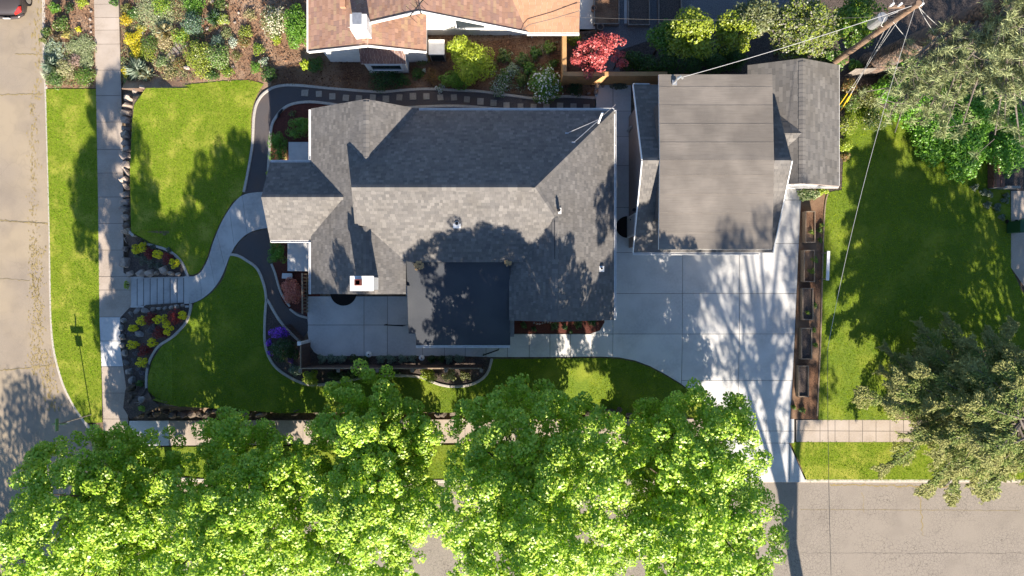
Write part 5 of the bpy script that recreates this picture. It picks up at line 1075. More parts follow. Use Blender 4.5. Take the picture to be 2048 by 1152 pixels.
plant('blue_fescue', 'long blue green grass by the mulch path near the top', 'grass clump', 427, 34, 15, .4, BLUEG + GREEN, 340, .06, 'spiky')
plant('white_azalea', 'white blossoming shrub beside the neighbour house at the mulch path', 'shrub', 548, 42, 30, 1.2, OLIVE + GREEN, 1500, .06, flower=[(.62, .58, .42), (.70, .66, .52), (.5, .48, .3)], nf=1100, fleaf=.065, ry=34)
plant('laurel_shrub', 'large vivid green shrub against the west wall of the neighbour house', 'shrub', 592, 52, 27, 1.5, BRIGHT, 3600, .075, ry=52)
# ---------------------------------------------------------------- bed between the houses
SB = [('low_shrub', 'wide dark green shrub below the bay window', 768, 152, 34, .6, DKGREEN + GREEN[:1], 1900, .06), ('low_shrub', 'dark green shrub right of the wide one below the bay window', 806, 160, 15, .45, GREEN + DKGREEN, 480, .06), ('low_shrub', 'small green clump with a white flower by the path', 834, 146, 14, .4, GREEN, 420, .06), ('white_flower', 'tiny white flower clump left of the chartreuse bush', 848, 140, 5, .3, WHITEP, 60, .05), ('rust_grass', 'rusty ornamental plant left of the chartreuse bush', 862, 152, 18, .45, RUST, 520, .06), ('low_shrub', 'olive shrub under the white cooler box', 846, 118, 15, .3, OLIVE, 320, .06),
 ('daylily', 'leafy clump right of the chartreuse bush by the wall', 1008, 112, 15, .4, OLIVE + GREEN, 420, .09), ('daylily', 'leafy clump in the middle of the side bed', 1046, 118, 15, .4, OLIVE + GREEN, 420, .09), ('daylily', 'leafy clump left of the white downpipe', 1070, 104, 13, .4, GREEN, 380, .09), ('daylily', 'leafy clump under the gutter near the tan fence', 1098, 95, 14, .4, BRIGHT + OLIVE, 420, .09), ('daylily', 'grey green clump halfway down the side bed', 1025, 138, 15, .35, SILVER + GREEN, 420, .08), ('daylily', 'long leafed clump left of the white rhododendron', 1058, 135, 14, .4, BRIGHT + GREEN, 420, .09), ('white_flower', 'white starry flowers near the gravel path left of the rhododendron', 1000, 172, 24, .35, GREEN + SILVER, 520, .07), ('white_flower', 'white starry clump beside the yellow green bush', 880, 176, 10, .25, GREEN + SILVER, 160, .06), ('daylily', 'dark leafy clump above the white starry flowers', 1010, 152, 15, .35, GREEN, 380, .08), ('daylily', 'green clump left of the tan fence post', 1042, 158, 14, .4, GREEN + OLIVE, 400, .08), ('low_shrub', 'dark green shrub right of the white rhododendron', 1150, 177, 18, .35, DKGREEN, 480, .06), ('low_shrub', 'pale ferny tuft by the white rhododendron top', 1108, 125, 11, .3, GREEN, 240, .06), ('low_shrub', 'sparse olive tuft in the middle of the side bed', 985, 130, 13, .3, OLIVE, 260, .07)]
for a in SB: plant(a[0], a[1], 'plant', a[2], a[3], a[4], a[5], a[6], a[7], a[8], flower=([(.55, .60, .66), (.7, .72, .74)] if 'starry' in a[1] else None), nf=140)
t = plant('chartreuse_bush', 'tall chartreuse yellow bush in front of the white gable wall', 'shrub', 945, 122, 44, 1.9, CHART, 4200, .085, ry=42)
plant('chartreuse_bush', 'lime green upper bush joined to the chartreuse one by the wall', 'shrub', 918, 92, 26, 2.0, CHART + YGREEN, 1900, .08, ry=26)
plant('lime_bush', 'green lower skirt shrub below the chartreuse bush', 'shrub', 912, 158, 36, .8, BRIGHT, 1900, .07, ry=18)
plant('white_rhododendron', 'white flowering rhododendron at the bend of the gravel path', 'shrub', 1092, 168, 34, 1.3, BRIGHT, 2400, .075, flower=WHITEP, nf=460, fleaf=.10, ry=40)
plant('yellow_shrub', 'yellow green shrub behind the tan fence by the neighbour eave', 'shrub', 1148, 78, 17, 1.1, CHART + OLIVE, 900, .07, ry=14)
plant('fern', 'grey green ferns in the shady corner by the garage', 'plant', 1238, 172, 17, .35, [(.12, .14, .10), (.08, .10, .07)], 380, .08, ry=8)

# ---------------------------------------------------------------- trees
def branch_tree(name, label, cat_, loc, H, crown_c, crown_r, ncl, nleaf, leaf, pal, trunk_r=.18, seed=1, group=None, clr=(.42, .75), barkm='bark', mleaf='leaf', flat=.75, up=.35, lo=-.75, nlobe=0):
    """deciduous tree: tapered trunk, limbs, and leaves gathered in clumps; with nlobe the clumps sit on big lobes with gaps between"""
    rng = np.random.default_rng(seed); t = thing(name, label, cat_, loc, group=group)
    cx, cy, cz = crown_c; R3 = np.array(crown_r)
    lob = unit(9, rng); la = rng.uniform(.12, .30, 9)
    if nlobe:
        # lobes spread over the crown, best-candidate so they stay apart
        Lc = []
        while len(Lc) < nlobe:
            c = unit(14, rng); c = c[c[:, 2] > lo]; c = c * (rng.random((len(c), 1)) ** .35 * .5 + .42)
            Lc.append(c[0] if not Lc else c[np.argmax([min(np.linalg.norm(q - p) for p in Lc) for q in c])])
        Lc = np.array(Lc); Lp = np.array([cx, cy, cz]) + Lc * R3 * rng.uniform(.88, 1.12, (nlobe, 1)); Lr = rng.uniform(.6, 1.35, nlobe) * R3.mean() * .285
        ix = rng.choice(nlobe, ncl, p=Lr ** 2 / (Lr ** 2).sum()); d = nrm(unit(ncl, rng) + np.array([0, 0, .35]) + nrm(Lc[ix]) * .45)
        C0 = Lp[ix] + d * np.array([1.15, 1.15, .72]) * (Lr[ix] * rng.uniform(.72, 1.08, ncl))[:, None]
    else:
        d = unit(ncl * 3, rng); d = d[d[:, 2] > lo][:ncl]
        k = 1 + ((np.maximum(0, d @ lob.T) ** 6) * la).sum(1) - .10
        rad = (rng.random(len(d)) ** .45) * .62 + .38
        C0 = np.array([cx, cy, cz]) + d * R3 * (k * rad)[:, None]; Lp = C0
    s = rng.uniform(clr[0], clr[1], len(C0)); bl = np.concatenate([C0, s[:, None], s[:, None], (s * flat)[:, None]], 1)
    V, F, C = leafcloud(bl, nleaf, leaf, pal, rng, up=up, spread=.34 if nlobe else .5, shell=.6, aspect=.8, var=.16, lean=.55)   # leaves turn towards the light
    if nlobe:      # leaves inside the crown
        v2, f2, c2 = leafcloud([(cx, cy, cz * .98, R3[0] * .62, R3[1] * .62, R3[2] * .62)], int(nleaf * .10), leaf * 1.9, pal, rng, shell=.25); V, F, C = cat((V, F, C), (v2, f2, c2))
    link('crown', mesh_np('crown', V, F, C), MT[mleaf], t)
    tb = MB(); tb.tube([(0, 0, -.3), (0, 0, .0), (cx * .1, cy * .1, cz * .35), (cx * .4, cy * .4, cz * .75), (cx * .8, cy * .8, cz + R3[2] * .3)], [trunk_r * 1.35, trunk_r * 1.15, trunk_r * .85, trunk_r * .6, trunk_r * .2], 9); tb.build('trunk', MT[barkm], t)
    for i in rng.choice(len(Lp), min(22 if nlobe else 14, len(Lp)), replace=False):
        p = Lp[i]; z0 = cz * rng.uniform(.3, .8); q = MB(); b0 = np.array([cx * .3 * z0 / cz, cy * .3 * z0 / cz, z0]); mid = b0 * .45 + p * .55 + np.array([0, 0, .12 * R3[2]])
        q.tube([b0, mid, p], [trunk_r * .42, trunk_r * .25, .02], 5); q.build('limb', MT[barkm], t)
    return t
MAPLE = [(.33, .50, .03), (.42, .57, .045), (.22, .40, .026), (.55, .66, .09)]
zst = lambda x: zlo(x)
def maple(label, x, y, H, rx, ry, seed, ncl=600, nl=92000, nlobe=40, **kw):
    z = zlo(x); return branch_tree('maple_tree', label, 'tree', (x, y, z), H, (0, 0, H * .575), (rx, ry, H * .44), ncl, nl, .115, MAPLE, .2, seed, 'maples along the south street', (.24, .44), nlobe=nlobe, lo=-1.0, **kw)
maple('westernmost street maple, at the road corner', -17.4, -10.0, 10.0, 2.35, 3.4, 61)
maple('second street maple from the road corner', -12.0, -10.0, 9.5, 2.7, 3.9, 62)
maple('third street maple from the corner, reaching to the lime shrubs by the fence', -6.3, -8.7, 8.8, 2.55, 4.2, 63)
maple('fourth street maple, the roundest, opposite the flat roof', .7, -8.9, 11.2, 3.0, 4.5, 64, 720, 108000, 50)
maple('easternmost street maple, beside the driveway apron', 7.4, -8.9, 10.2, 2.7, 4.4, 65, 660, 98000, 44)
# trees whose shade falls in from beyond the frame
branch_tree('street_tree', 'tall airy tree across the street whose shade dapples the driveway', 'tree', (15.4, -20.5, zlo(15)), 18, (0, 0, 12.0), (4.4, 3.6, 5.4), 165, 11500, .19, GREEN, .34, 71, 'trees across the street', (.4, .8))
branch_tree('street_tree', 'broad tree at the far corner shading the road', 'tree', (-22.0, -20.0, zlo(-21)), 8, (0, 0, 5.0), (3.8, 3.0, 2.3), 220, 13000, .17, GREEN, .3, 72, 'trees across the street', (.45, .8))
branch_tree('street_tree', 'low spreading tree by the street beyond the right edge', 'tree', (26.8, -9.5, 0), 8, (0, 0, 5.2), (4.0, 3.4, 2.9), 170, 7500, .17, GREEN, .3, 74, None, (.45, .8))
branch_tree('street_tree', 'dense tree in the back garden beyond the right edge', 'tree', (26.0, -5.0, 0), 11, (0, 0, 7.2), (4.2, 4.6, 4.2), 230, 12000, .17, GREEN, .3, 73, None, (.45, .8))
# small trees north of the tan fence
def tree_at(name, label, px, py, hc, rpx, rypx, H, pal, seed, ncl, nl, leaf, tr=.07, group=None, **kw):
    k = (CAM_H - hc) / FPX; x, y = W(px, py, hc); z = zhi(x, y)
    return branch_tree(name, label, 'tree', (x, y, z), H, (0, 0, hc - z), (rpx * k, rypx * k, (H - hc + z) * .95), ncl, nl, leaf, pal, tr, seed, group, **kw)
tree_at('red_maple', 'red leafed Japanese maple overhanging the tan fence', 1182, 112, 1.7, 36, 36, 2.5, REDLEAF, 81, 60, 3400, .085, .05, clr=(.16, .30))
tree_at('red_maple', 'sparse red maple branch reaching over the grey gravel', 1222, 82, 1.9, 24, 14, 2.4, REDLEAF, 82, 13, 560, .085, .03, clr=(.13, .22))
tree_at('red_maple', 'small red maple branch near the dark shrubs behind the tan fence', 1238, 116, 1.6, 13, 18, 2.1, REDLEAF, 83, 10, 420, .085, .03, clr=(.13, .2))
tree_at('locust_tree', 'sunlit yellow green tree behind the garage roof', 1382, 66, 3.4, 40, 40, 4.6, CHART + YGREEN, 84, 95, 7000, .10, .08, clr=(.22, .42))
tree_at('locust_tree', 'green lower tree left of the sunlit yellow green one', 1328, 75, 2.2, 22, 26, 3.0, BRIGHT, 85, 40, 2600, .10, .06, clr=(.2, .35))
tree_at('lilac_tree', 'tan green blooming lilac at the top edge', 1515, 30, 3.2, 34, 34, 4.2, OLIVE + PALEG, 86, 70, 4200, .10, .07, clr=(.2, .4))
tree_at('lilac_tree', 'yellow green lilac behind the dormer roof', 1470, 62, 3.0, 32, 30, 3.9, YGREEN + CHART, 87, 70, 4600, .09, .07, clr=(.2, .38))
tree_at('lilac_tree', 'large pale green lilac with pinkish blooms left of the utility pole', 1608, 58, 3.3, 58, 52, 4.6, YGREEN + PALEG[:2] + [(.24, .20, .20)], 88, 170, 10500, .10, .09, clr=(.22, .42))
tree_at('plum_tree', 'mid green tree right of the utility pole foot', 1705, 50, 3.0, 42, 44, 4.2, BRIGHT + YGREEN[:1], 89, 100, 6400, .10, .08, clr=(.22, .4))
tree_at('elder_shrub', 'green shrub between the pole and the garage wing', 1655, 118, 2.2, 28, 16, 2.9, BRIGHT + PALEG[:1], 90, 30, 2000, .09, .05, clr=(.2, .35))
for i, (px, py, r, l) in enumerate([(1268, 118, 22, 'dark green shrub nearest the red maple behind the tan fence'), (1300, 132, 26, 'dark green shrub second from the red maple'), (1338, 128, 30, 'dark green shrub below the green locust'), (1385, 132, 28, 'dark green shrub left of the garage cable'), (1430, 122, 28, 'dark green shrub behind the garage cable'), (1475, 118, 24, 'dark green shrub next to the grey roof edge'), (1400, 100, 26, 'green shrub under the sunlit tree'), (1455, 100, 24, 'green shrub under the lilacs')]):
    plant('laurel_shrub', l, 'shrub', px, py, r, 1.2, DKGREEN + GREEN, 1500, .075, group='laurels behind the tan fence')
for i, (px, py, r, h, pal, l) in enumerate([(1712, 130, 14, .9, BRIGHT, 'small leafy shrub at the foot of the pine trunk'), (1700, 172, 18, .8, OLIVE + RUST, 'olive shrub beside the garage wing eave'), (1702, 205, 20, .9, OLIVE + GREEN, 'dull green shrub along the garage wing'), (1698, 248, 22, 1.0, YGREEN + OLIVE, 'yellow green shrub along the garage wing'), (1690, 290, 16, .8, YGREEN, 'lime shrub at the lawn edge by the garage wing'), (1735, 195, 26, 1.0, OLIVE, 'olive thicket under the pine'), (1750, 240, 26, .9, OLIVE + DKGREEN, 'dark olive thicket below the pine branches'), (1692, 312, 10, .5, RUST + OLIVE, 'brown dead plant by the garage wing corner')]):
    plant('thicket_shrub', l, 'shrub', px, py, r, h, pal, 900, .075)
UND = [(1830, 210, 46, 2.2), (1880, 245, 52, 2.6), (1935, 290, 50, 2.4), (1900, 180, 44, 2.4), (1965, 230, 48, 2.6), (2020, 300, 46, 2.2), (2010, 190, 48, 2.4), (1930, 330, 34, 1.8), (2030, 240, 40, 2.4), (1870, 300, 30, 1.4), (1800, 175, 34, 1.6), (1830, 130, 34, 1.8), (1770, 180, 26, 1.2)]
ULAB = ['left of the others under the pine', 'in the middle of the thicket under the pine', 'above the brick planter', 'nearest the pine limbs', 'behind the brick planter', 'over the brick planter at the right edge', 'at the right edge below the pine', 'hanging over the lawn left of the brick planter', 'at the far right of the thicket', 'lowest over the shaded lawn', 'nearest the guy wires', 'under the pine trunk', 'smallest by the guy wires']
for (px, py, r, h), l in zip(UND, ULAB): plant('hazel_shrub', 'tall green hazel shrub ' + l, 'shrub', px, py, r, h, [(.13, .28, .025), (.10, .23, .02), (.16, .31, .03)], int(r * 70), .10, group='hazel thicket under the pine')
plant('ivy_planter_shrub', 'leafy shrub growing inside the brick planter', 'shrub', 2014, 335, 16, .9, GREEN + BRIGHT, 900, .09, ry=32)
for i, (px, py, r, w_) in enumerate([(1950, 375, 9, 'furthest left'), (1968, 385, 9, 'second from the left'), (1980, 388, 8, 'right under the planter corner'), (1995, 415, 10, 'the largest'), (2012, 400, 8, 'nearest the concrete edge'), (1975, 410, 9, 'out on the lawn left of the largest'), (2005, 435, 7, 'furthest from the planter'), (2014, 390, 6, 'the smallest by the concrete corner')]): plant('hosta', 'grey green hosta tuft below the brick planter, ' + w_, 'plant', px, py, r, .25, [(.10, .13, .08), (.14, .16, .11)], 120, .10, group='hostas below the brick planter')

# ---------------------------------------------------------------- ponderosa pine
def pine():
    rng = np.random.default_rng(301); bx, by = 17.9, 11.15
    t = thing('pine_tree', 'tall long needled pine with thick furrowed trunk leaning over the yard corner', 'tree', (bx, by, 0))
    tr = MB(); H = 23; lean = lambda z: (.012 * z, -.075 * z)
    zs = np.linspace(-.3, H, 24); tr.tube([(*lean(z), z) for z in zs], [max(.06, .54 * (1 - z / H * .85)) * (1.25 if z < .2 else 1) for z in zs], 16); tr.build('trunk', MT['pine_bark'], t, True)
    V = []; F = []; C = []; off = 0; pal = [(.38, .41, .19), (.30, .345, .17), (.46, .48, .24), (.22, .275, .14)]
    tips = []
    # limbs aimed at the places where foliage shows, at 6 to 11 m, plus a full crown above
    aims = []
    for (px, py, h) in [(1760, 195, 6), (1800, 165, 6.5), (1840, 158, 7), (1872, 135, 7.6), (1905, 150, 8), (1830, 210, 6.2), (1885, 215, 7), (1935, 120, 9), (1965, 190, 8.5), (1925, 250, 7.2), (2000, 105, 10), (2020, 140, 10), (2010, 230, 8.6), (2035, 60, 11), (2005, 60, 10.5), (1925, 100, 8.6), (1990, 270, 7.4), (2040, 190, 10), (1840, 250, 5.4), (1780, 230, 5.2), (1870, 170, 7.2), (2040, 285, 8), (1790, 265, 4.6), (2060, 120, 11), (2090, 220, 10), (2030, 20, 11), (1890, 265, 6)]:
        aims.append((*W(px, py, h), h))
    for i in range(46):
        h = rng.uniform(10, 22); a = rng.uniform(0, 6.28); q = (4.6 - (h - 9) * .26) * rng.uniform(.5, 1); x_, y_ = bx + q * math.cos(a), by - .075 * h + q * math.sin(a); s_ = FPX / (CAM_H - h)
        if 1024 + x_ * s_ > 2075 or 576 - y_ * s_ < -45: aims.append((x_, y_, h))
    for ai, (x, y, h) in enumerate(aims):
        e = np.array([x - bx, y - by, h]); z0 = h + rng.uniform(-.2, 1.4); b0 = np.array([*lean(z0), z0]); mid = b0 * .5 + e * .5 + np.array([rng.uniform(-.4, .4), rng.uniform(-.4, .4), rng.uniform(.1, .6)])
        q = MB(); q.tube([b0, mid, e], [.075, .05, .018], 6)
        nt = 11 if ai < 27 else 7
        for j in range(nt):
            tt = rng.uniform(.45, 1.05); p0 = b0 * (1 - tt) ** 2 + 2 * mid * tt * (1 - tt) + e * tt * tt
            p1 = p0 + np.array([rng.normal(0, .48), rng.normal(0, .48), rng.uniform(-.15, .45)]); q.tube([p0, (p0 + p1) / 2 + rng.normal(0, .05, 3), p1], [.018, .013, .008], 4)
            tips.append(p1)
            if rng.random() < .6: tips.append(p0 + rng.normal(0, .15, 3))
        q.build('limb', MT['twig'], t)
    for p in tips:
        n = 74; D = nrm(unit(n, rng) + np.array([0, 0, .55])); 
        dark = rng.uniform(.8, 1.2)
        P = np.repeat(p[None], n, 0) + rng.normal(0, .05, (n, 3)); v, f = blades(P, D, rng.uniform(.16, .30, n), rng.uniform(.012, .02, n), rng, .15)
        V.append(v); F.append(f + off); C.append(np.repeat(pick(n, pal, rng, .2) * dark, 4, 0)); off += len(v)
    link('needles', mesh_np('needles', np.concatenate(V), np.concatenate(F), np.concatenate(C)), MT['needle'], t)
pine()
# ---------------------------------------------------------------- drooping cedar on the right
def cedar():
    rng = np.random.default_rng(302); bx, by = 21.0, -5.6
    t = thing('cedar_tree', 'wide feathery cedar with drooping sprays over the back lawn', 'tree', (bx, by, zhi(bx, by)))
    tb = MB(); tb.tube([(0, 0, -.3), (0, 0, 3), (0, 0, 6.6)], [.30, .2, .05], 10); tb.build('trunk', MT['bark'], t)
    VV = []; FF = []; CC = []; off = 0; pal = [(.18, .25, .06), (.24, .29, .075), (.13, .20, .05), (.32, .33, .11)]
    for i in range(150):
        h = rng.uniform(1.6, 6.6); a = rng.uniform(0, 6.28); Lm = (5.5 - (h - 1.6) * .55) * rng.uniform(.45, 1.0)
        if math.cos(a) < -.6: Lm *= .95
        if math.cos(a) > .5 and i % 2: continue
        dv = np.array([math.cos(a), math.sin(a), 0]); sd = np.array([-math.sin(a), math.cos(a), 0]); pts = []
        for k in range(7):
            s = k / 6; pts.append(np.array([0, 0, h]) + dv * Lm * s + np.array([0, 0, .35 * s - 1.0 * s * s * (Lm / 4)]) + sd * .35 * math.sin(2.4 * s + i * 1.7))
        q = MB(); q.tube(pts, [.05 * (1 - k / 7) + .008 for k in range(7)], 5); q.build('limb', MT['twig'], t)
        pts = np.array(pts); nn = int(780 * Lm)
        s = rng.uniform(.18, 1.03, nn) ** .8 * 6; k0 = np.clip(s.astype(int), 0, 5); fr = (s - k0)[:, None]; P = pts[k0] * (1 - fr) + pts[k0 + 1] * fr
        wd = (.80 * (1.06 - s / 6) + .34)[:, None] * rng.uniform(.7, 1.3); lat = rng.uniform(-1, 1, (nn, 1))
        # side sprays grouped into fronds
        fidx = np.round(s * 3.2) / 3.2; lat = lat * (.6 + .4 * np.sin(fidx * 37 + i))[:, None]
        P = P + sd * lat * wd + dv * np.abs(lat) * wd * .45 + np.array([0, 0, 1]) * (-.35 * np.abs(lat) * wd + rng.normal(0, .05, (nn, 1)))
        T = dv * .8 + sd * np.sign(lat) * .8 + np.array([0, 0, -.35]) + rng.normal(0, .3, (nn, 3)); Nn = np.array([0, 0, 1.0]) + rng.normal(0, .45, (nn, 3))
        v, f = quads(P, Nn, T, rng.uniform(.08, .16, nn), rng.uniform(.025, .05, nn), .1); tip = (np.abs(lat[:, 0]) > .6) | (s > 5.2)
        c = pick(nn, pal, rng, .2); c[tip] = c[tip] * .5 + np.array([.42, .38, .15]) * .5
        VV.append(v); FF.append(f + off); CC.append(np.repeat(c, 4, 0)); off += len(v)
    link('foliage', mesh_np('foliage', np.concatenate(VV), np.concatenate(FF), np.concatenate(CC)), MT['needle'], t)
cedar()

# ---------------------------------------------------------------- loose bark and low ground cover: uncountable
def chips(name, label, px, zf, dens, pal, size, seed, up=.03, kind_mat='grass', leafy=False):
    rng = np.random.default_rng(seed); poly = XYs(px, zf); xs = [p[0] for p in poly]; ys = [p[1] for p in poly]
    n = int((max(xs) - min(xs)) * (max(ys) - min(ys)) * dens); X = rng.uniform(min(xs), max(xs), n); Y = rng.uniform(min(ys), max(ys), n); k = inside(poly, X, Y) & (Y < 15.5); X = X[k]; Y = Y[k]
    if leafy:
        f = np.sin(X * 2.1 + 1.3 * np.sin(Y * 1.7)) * np.sin(Y * 2.4 + 1.1 * np.sin(X * 1.9)); k = f > -.05; X = X[k]; Y = Y[k]
    m = 4 if leafy else 1; Z = np.array([zf(a, b) for a, b in zip(X, Y)]); P = np.repeat(np.stack([X, Y, Z + up], 1), m, 0); n = len(P)
    P += rng.normal(0, size * .5 if leafy else .001, (n, 3)) * np.array([1, 1, .5]); P[:, 2] += rng.uniform(0, .05 if leafy else .015, n)
    s = size * rng.uniform(.5, 1.4, n); V, F = quads(P, np.array([0, 0, 1.0]) + rng.normal(0, .45, (n, 3)), rng.normal(size=(n, 3)), s, s * rng.uniform(.25, .6, n), .1)
    c = np.repeat(pick(len(X), pal, rng, .3), m, 0) * rng.uniform(.8, 1.2, (n, 1))
    o = link(name, mesh_np(name, V, F, np.repeat(c, 4, 0)), MT[kind_mat]); return tag(o, label, 'mulch' if not leafy else 'ground cover', kind='stuff')
A_STRIP = [(87, -40), (87, 60), (89, 120), (92, 174), (189, 174), (187, 0), (186, -40)]; A_NORTH = [(240, -40), (240, 0), (244, 170), (290, 174), (450, 162), (527, 166), (545, 140), (610, 120), (610, -40)]
A_SIDE = [(542, 176), (547, 140), (612, 122), (800, 125), (860, 70), (1120, 70), (1120, 150), (1188, 165), (1188, 192), (1130, 190), (960, 181), (850, 177), (760, 182), (650, 174), (565, 169)]
CHIP = [(.30, .17, .10), (.20, .10, .06), (.42, .28, .18), (.12, .065, .04), (.36, .20, .12)]
chips('bark_chips', 'loose bark chips over the garden strip by the road', A_STRIP, zlo, 170, CHIP, .09, 901)
chips('bark_chips', 'loose reddish bark chips over the north garden', A_NORTH, zhi, 170, CHIP, .09, 902)
chips('bark_chips', 'loose bark chips over the bed between the houses', A_SIDE, zhi, 170, [(.22, .12, .07), (.14, .075, .05), (.30, .17, .10), (.09, .05, .035)], .09, 903)
LOWP = OLIVE + PALEG + STRAW + GREEN + [(.30, .30, .08)]
chips('low_ground_cover', 'low mixed leafy ground cover spreading through the garden strip', [(87, 60), (92, 172), (189, 172), (187, 60)], zlo, 120, [tuple(q * 1.35 for q in c) for c in LOWP], .075, 904, .04, 'leaf', True)
chips('low_ground_cover', 'low mixed leafy ground cover spreading through the north garden', [(242, -20), (244, 168), (290, 172), (440, 160), (470, 90), (430, 30), (470, -20)], zhi, 120, [tuple(q * 1.35 for q in c) for c in LOWP], .075, 905, .04, 'leaf', True)
chips('low_ground_cover', 'low leafy ground cover in the bed left of the white rhododendron', [(975, 100), (1115, 85), (1110, 140), (1060, 185), (975, 180)], zhi, 100, [tuple(q * 1.3 for q in c) for c in OLIVE + GREEN + SILVER], .08, 906, .04, 'leaf', True)
# ================================================================== THINGS
# fence round the patio (brown boards, posts with caps)
FZ = 1.6; bz = 0.0
def fence_run(parent, a, b, h, m, bw=.16, th=.03, nposts=2, cap=True, gap=.004, name='board'):
    a = Vector((*a, 0)); b = Vector((*b, 0)); d = b - a; n = max(1, round(d.length / bw)); ln = d.length / n; d.normalize(); u = Vector((-d.y, d.x, 0))
    me = MB(); me.box(-ln / 2 + gap, ln / 2 - gap, -th / 2, th / 2, .04, h); me = me.mesh(name); me.materials.append(MT[m])
    for i in range(n):
        o = link(name, me, None, parent); o.location = a + d * ln * (i + .5) - Vector(parent.location); o.location.z = zhi(*(a + d * ln * (i + .5)).xy) - parent.location.z; o.rotation_euler[2] = math.atan2(d.y, d.x)
f0 = W(601, 690, FZ); f1 = W(601, 737, FZ); f2 = W(963, 737, FZ)
fn = thing('patio_fence', 'dark brown board fence screening the patio from the street', 'fence', (f1[0], f1[1], 0))
fence_run(fn, f0, f1, FZ - .06, 'fence_brown'); fence_run(fn, f1, f2, FZ - .06, 'fence_brown')
q = MB(); q.bar((f0[0] - f1[0], f0[1] - f1[1], FZ - .03), (0, 0, FZ - .03), .055, .05); q.build('top_rail', MT['wood'], fn); q = MB(); q.bar((0.03, 0, FZ - .03), (f2[0] - f1[0], 0, FZ - .03), .055, .05); q.build('top_rail', MT['wood'], fn)
for px in (601, 677, 755, 825, 892, 963):
    x = W(px, 0, FZ)[0] - f1[0]; q = MB(); q.box(x - .06, x + .06, -.16, -.035, -.2, FZ + .02); p = q.build('post', MT['fence_brown'], fn); q = MB(); q.box(x - .08, x + .08, -.18, -.015, FZ + .022, FZ + .06); q.build('post_cap', MT['wood_grey'], p)
q = MB(); x, y = W(599, 687, 1.5); q.box(-.07, .07, -.07, .07, -.1, 1.5); q.box(-.095, .095, -.095, .095, 1.502, 1.55); o = q.build('gate_post', MT['white']); o.location = (x, y, 0); tag(o, 'white square gate post at the corner of the brown fence', 'post')
# dark slatted gate running back from the post along the edging
ga = Vector((*W(567, 650, 1.0), 0)); gb = Vector((*W(597, 681, 1.0), 0)); gt = thing('garden_gate', 'dark slatted gate between the purple rhododendron and the white post', 'gate', (ga.x, ga.y, 0)); d = gb - ga
q = MB(); q.bar((0, 0, .98), (d.x, d.y, .98), .07, .05); q.build('top_rail', MT['wood_grey'], gt); q = MB(); q.bar((0, 0, .15), (d.x, d.y, .15), .05, .05); q.build('bottom_rail', MT['fence_brown'], gt)
for k in range(11): p = d * ((k + .5) / 11); q = MB(); q.box(p.x - .025, p.x + .025, p.y - .025, p.y + .025, .03, .955); q.build('slat', MT['fence_brown'], gt)
# wooden railing beside the red shrub
ra = Vector((*W(604, 546, .95), 0)); rb = Vector((*W(605, 628, .85), 0)); rl_ = thing('wooden_railing', 'weathered wooden baluster railing between the red shrub and the patio', 'railing', (ra.x, ra.y, 0)); d = rb - ra
q = MB(); q.bar((0, 0, .92), (d.x, d.y, .86), .07, .05); q.build('top_rail', MT['wood'], rl_); q = MB(); q.bar((0, 0, .15), (d.x, d.y, .15), .05, .06); q.build('bottom_rail', MT['wood'], rl_)
for k in range(12): p = d * ((k + .3) / 12); q = MB(); q.box(p.x - .025, p.x + .025, p.y - .035, p.y + .035, .02, .89 - .05 * k / 12); q.build('baluster', MT['wood'], rl_)
# thin black handrails
def handrail(label, p0, p1, h0, h1, dbl=True):
    a = Vector((*W(*p0, h0), 0)); b = Vector((*W(*p1, h1), 0)); t = thing('handrail', label, 'handrail', (a.x, a.y, 0)); d = b - a; q = MB(); u = Vector((-d.y, d.x, 0)).normalized() * .06
    q.tube([(0, 0, h0), (d.x, d.y, h1)], .022, 6); q.build('rail', MT['black'], t)
    q = MB(); q.tube([(0, 0, h0 - .35), (d.x, d.y, h1 - .35)], .016, 6); q.build('rail', MT['black'], t)
    for p, h in ((Vector((0, 0, 0)), h0), (d, h1)): q = MB(); q.tube([(p.x, p.y, 0), (p.x, p.y, h)], .02, 6); q.build('post', MT['black'], t)
handrail('black handrail at the east end of the brown fence', (966, 711), (997, 700), .9, .9); handrail('black handrail beside the flat roof on the patio', (768, 650), (806, 652), .85, .85)
# garden lamps
for (px, py, r, l) in ((737, 709, .15, 'larger white domed garden lamp in the bed by the patio'), (843, 716, .14, 'smaller white domed garden lamp right of the other in the fence bed')):
    x, y = W(px, py, .75); t = thing('garden_lamp', l, 'lamp', (x, y, 0)); q = MB(); q.disc(0, 0, -.05, .66, .025, 8); q.build('pole', MT['metal'], t)
    q = MB(); q.tube([(0, 0, .64), (0, 0, .66), (0, 0, .74), (0, 0, .77)], [r * .9, r, r * .55, r * .2], 20); q.build('lamp_shade', MT['white'], t); q = MB(); q.disc(0, 0, .772, .80, .035, 10); q.build('finial', MT['black'], t)
# blue-grey stone bench slab and dark hose-like drainpipe near the porch
x, y = W(574, 552, .3); t = thing('stone_bench', 'small slate slab by the porch above the red shrub', 'slab', (x, y, 0)); q = MB(); q.prism([(-.26, -.12), (.22, -.14), (.27, .0), (.24, .13), (-.24, .14)], .22, .30); q.build('slab', MT['concrete'], t); q = MB(); q.box(-.15, .15, -.07, .07, -.05, .218); q.build('foot', MT['stone_grey'] if False else MT['concrete_path'], t)
q = MB(); x, y, z = G(561, 228); q.tube([(-.1, -.2, .06), (-.05, 0, .10), (.05, .12, .09), (.13, .22, .07)], [.05, .06, .06, .04], 8); o = q.build('drain_pipe', MT['black']); o.location = (x, y, 0); tag(o, 'short black drain pipe lying in the red mulch by the house', 'pipe')
q = MB(); q.box(-.05, .05, -.45, .45, 0, .14); o = q.build('timber', MT['fascia_wood']); o.location = (*G(573, 312)[:2], 0); o.rotation_euler[2] = .12; tag(o, 'short orange timber edging the porch behind the clipped hedge', 'timber')
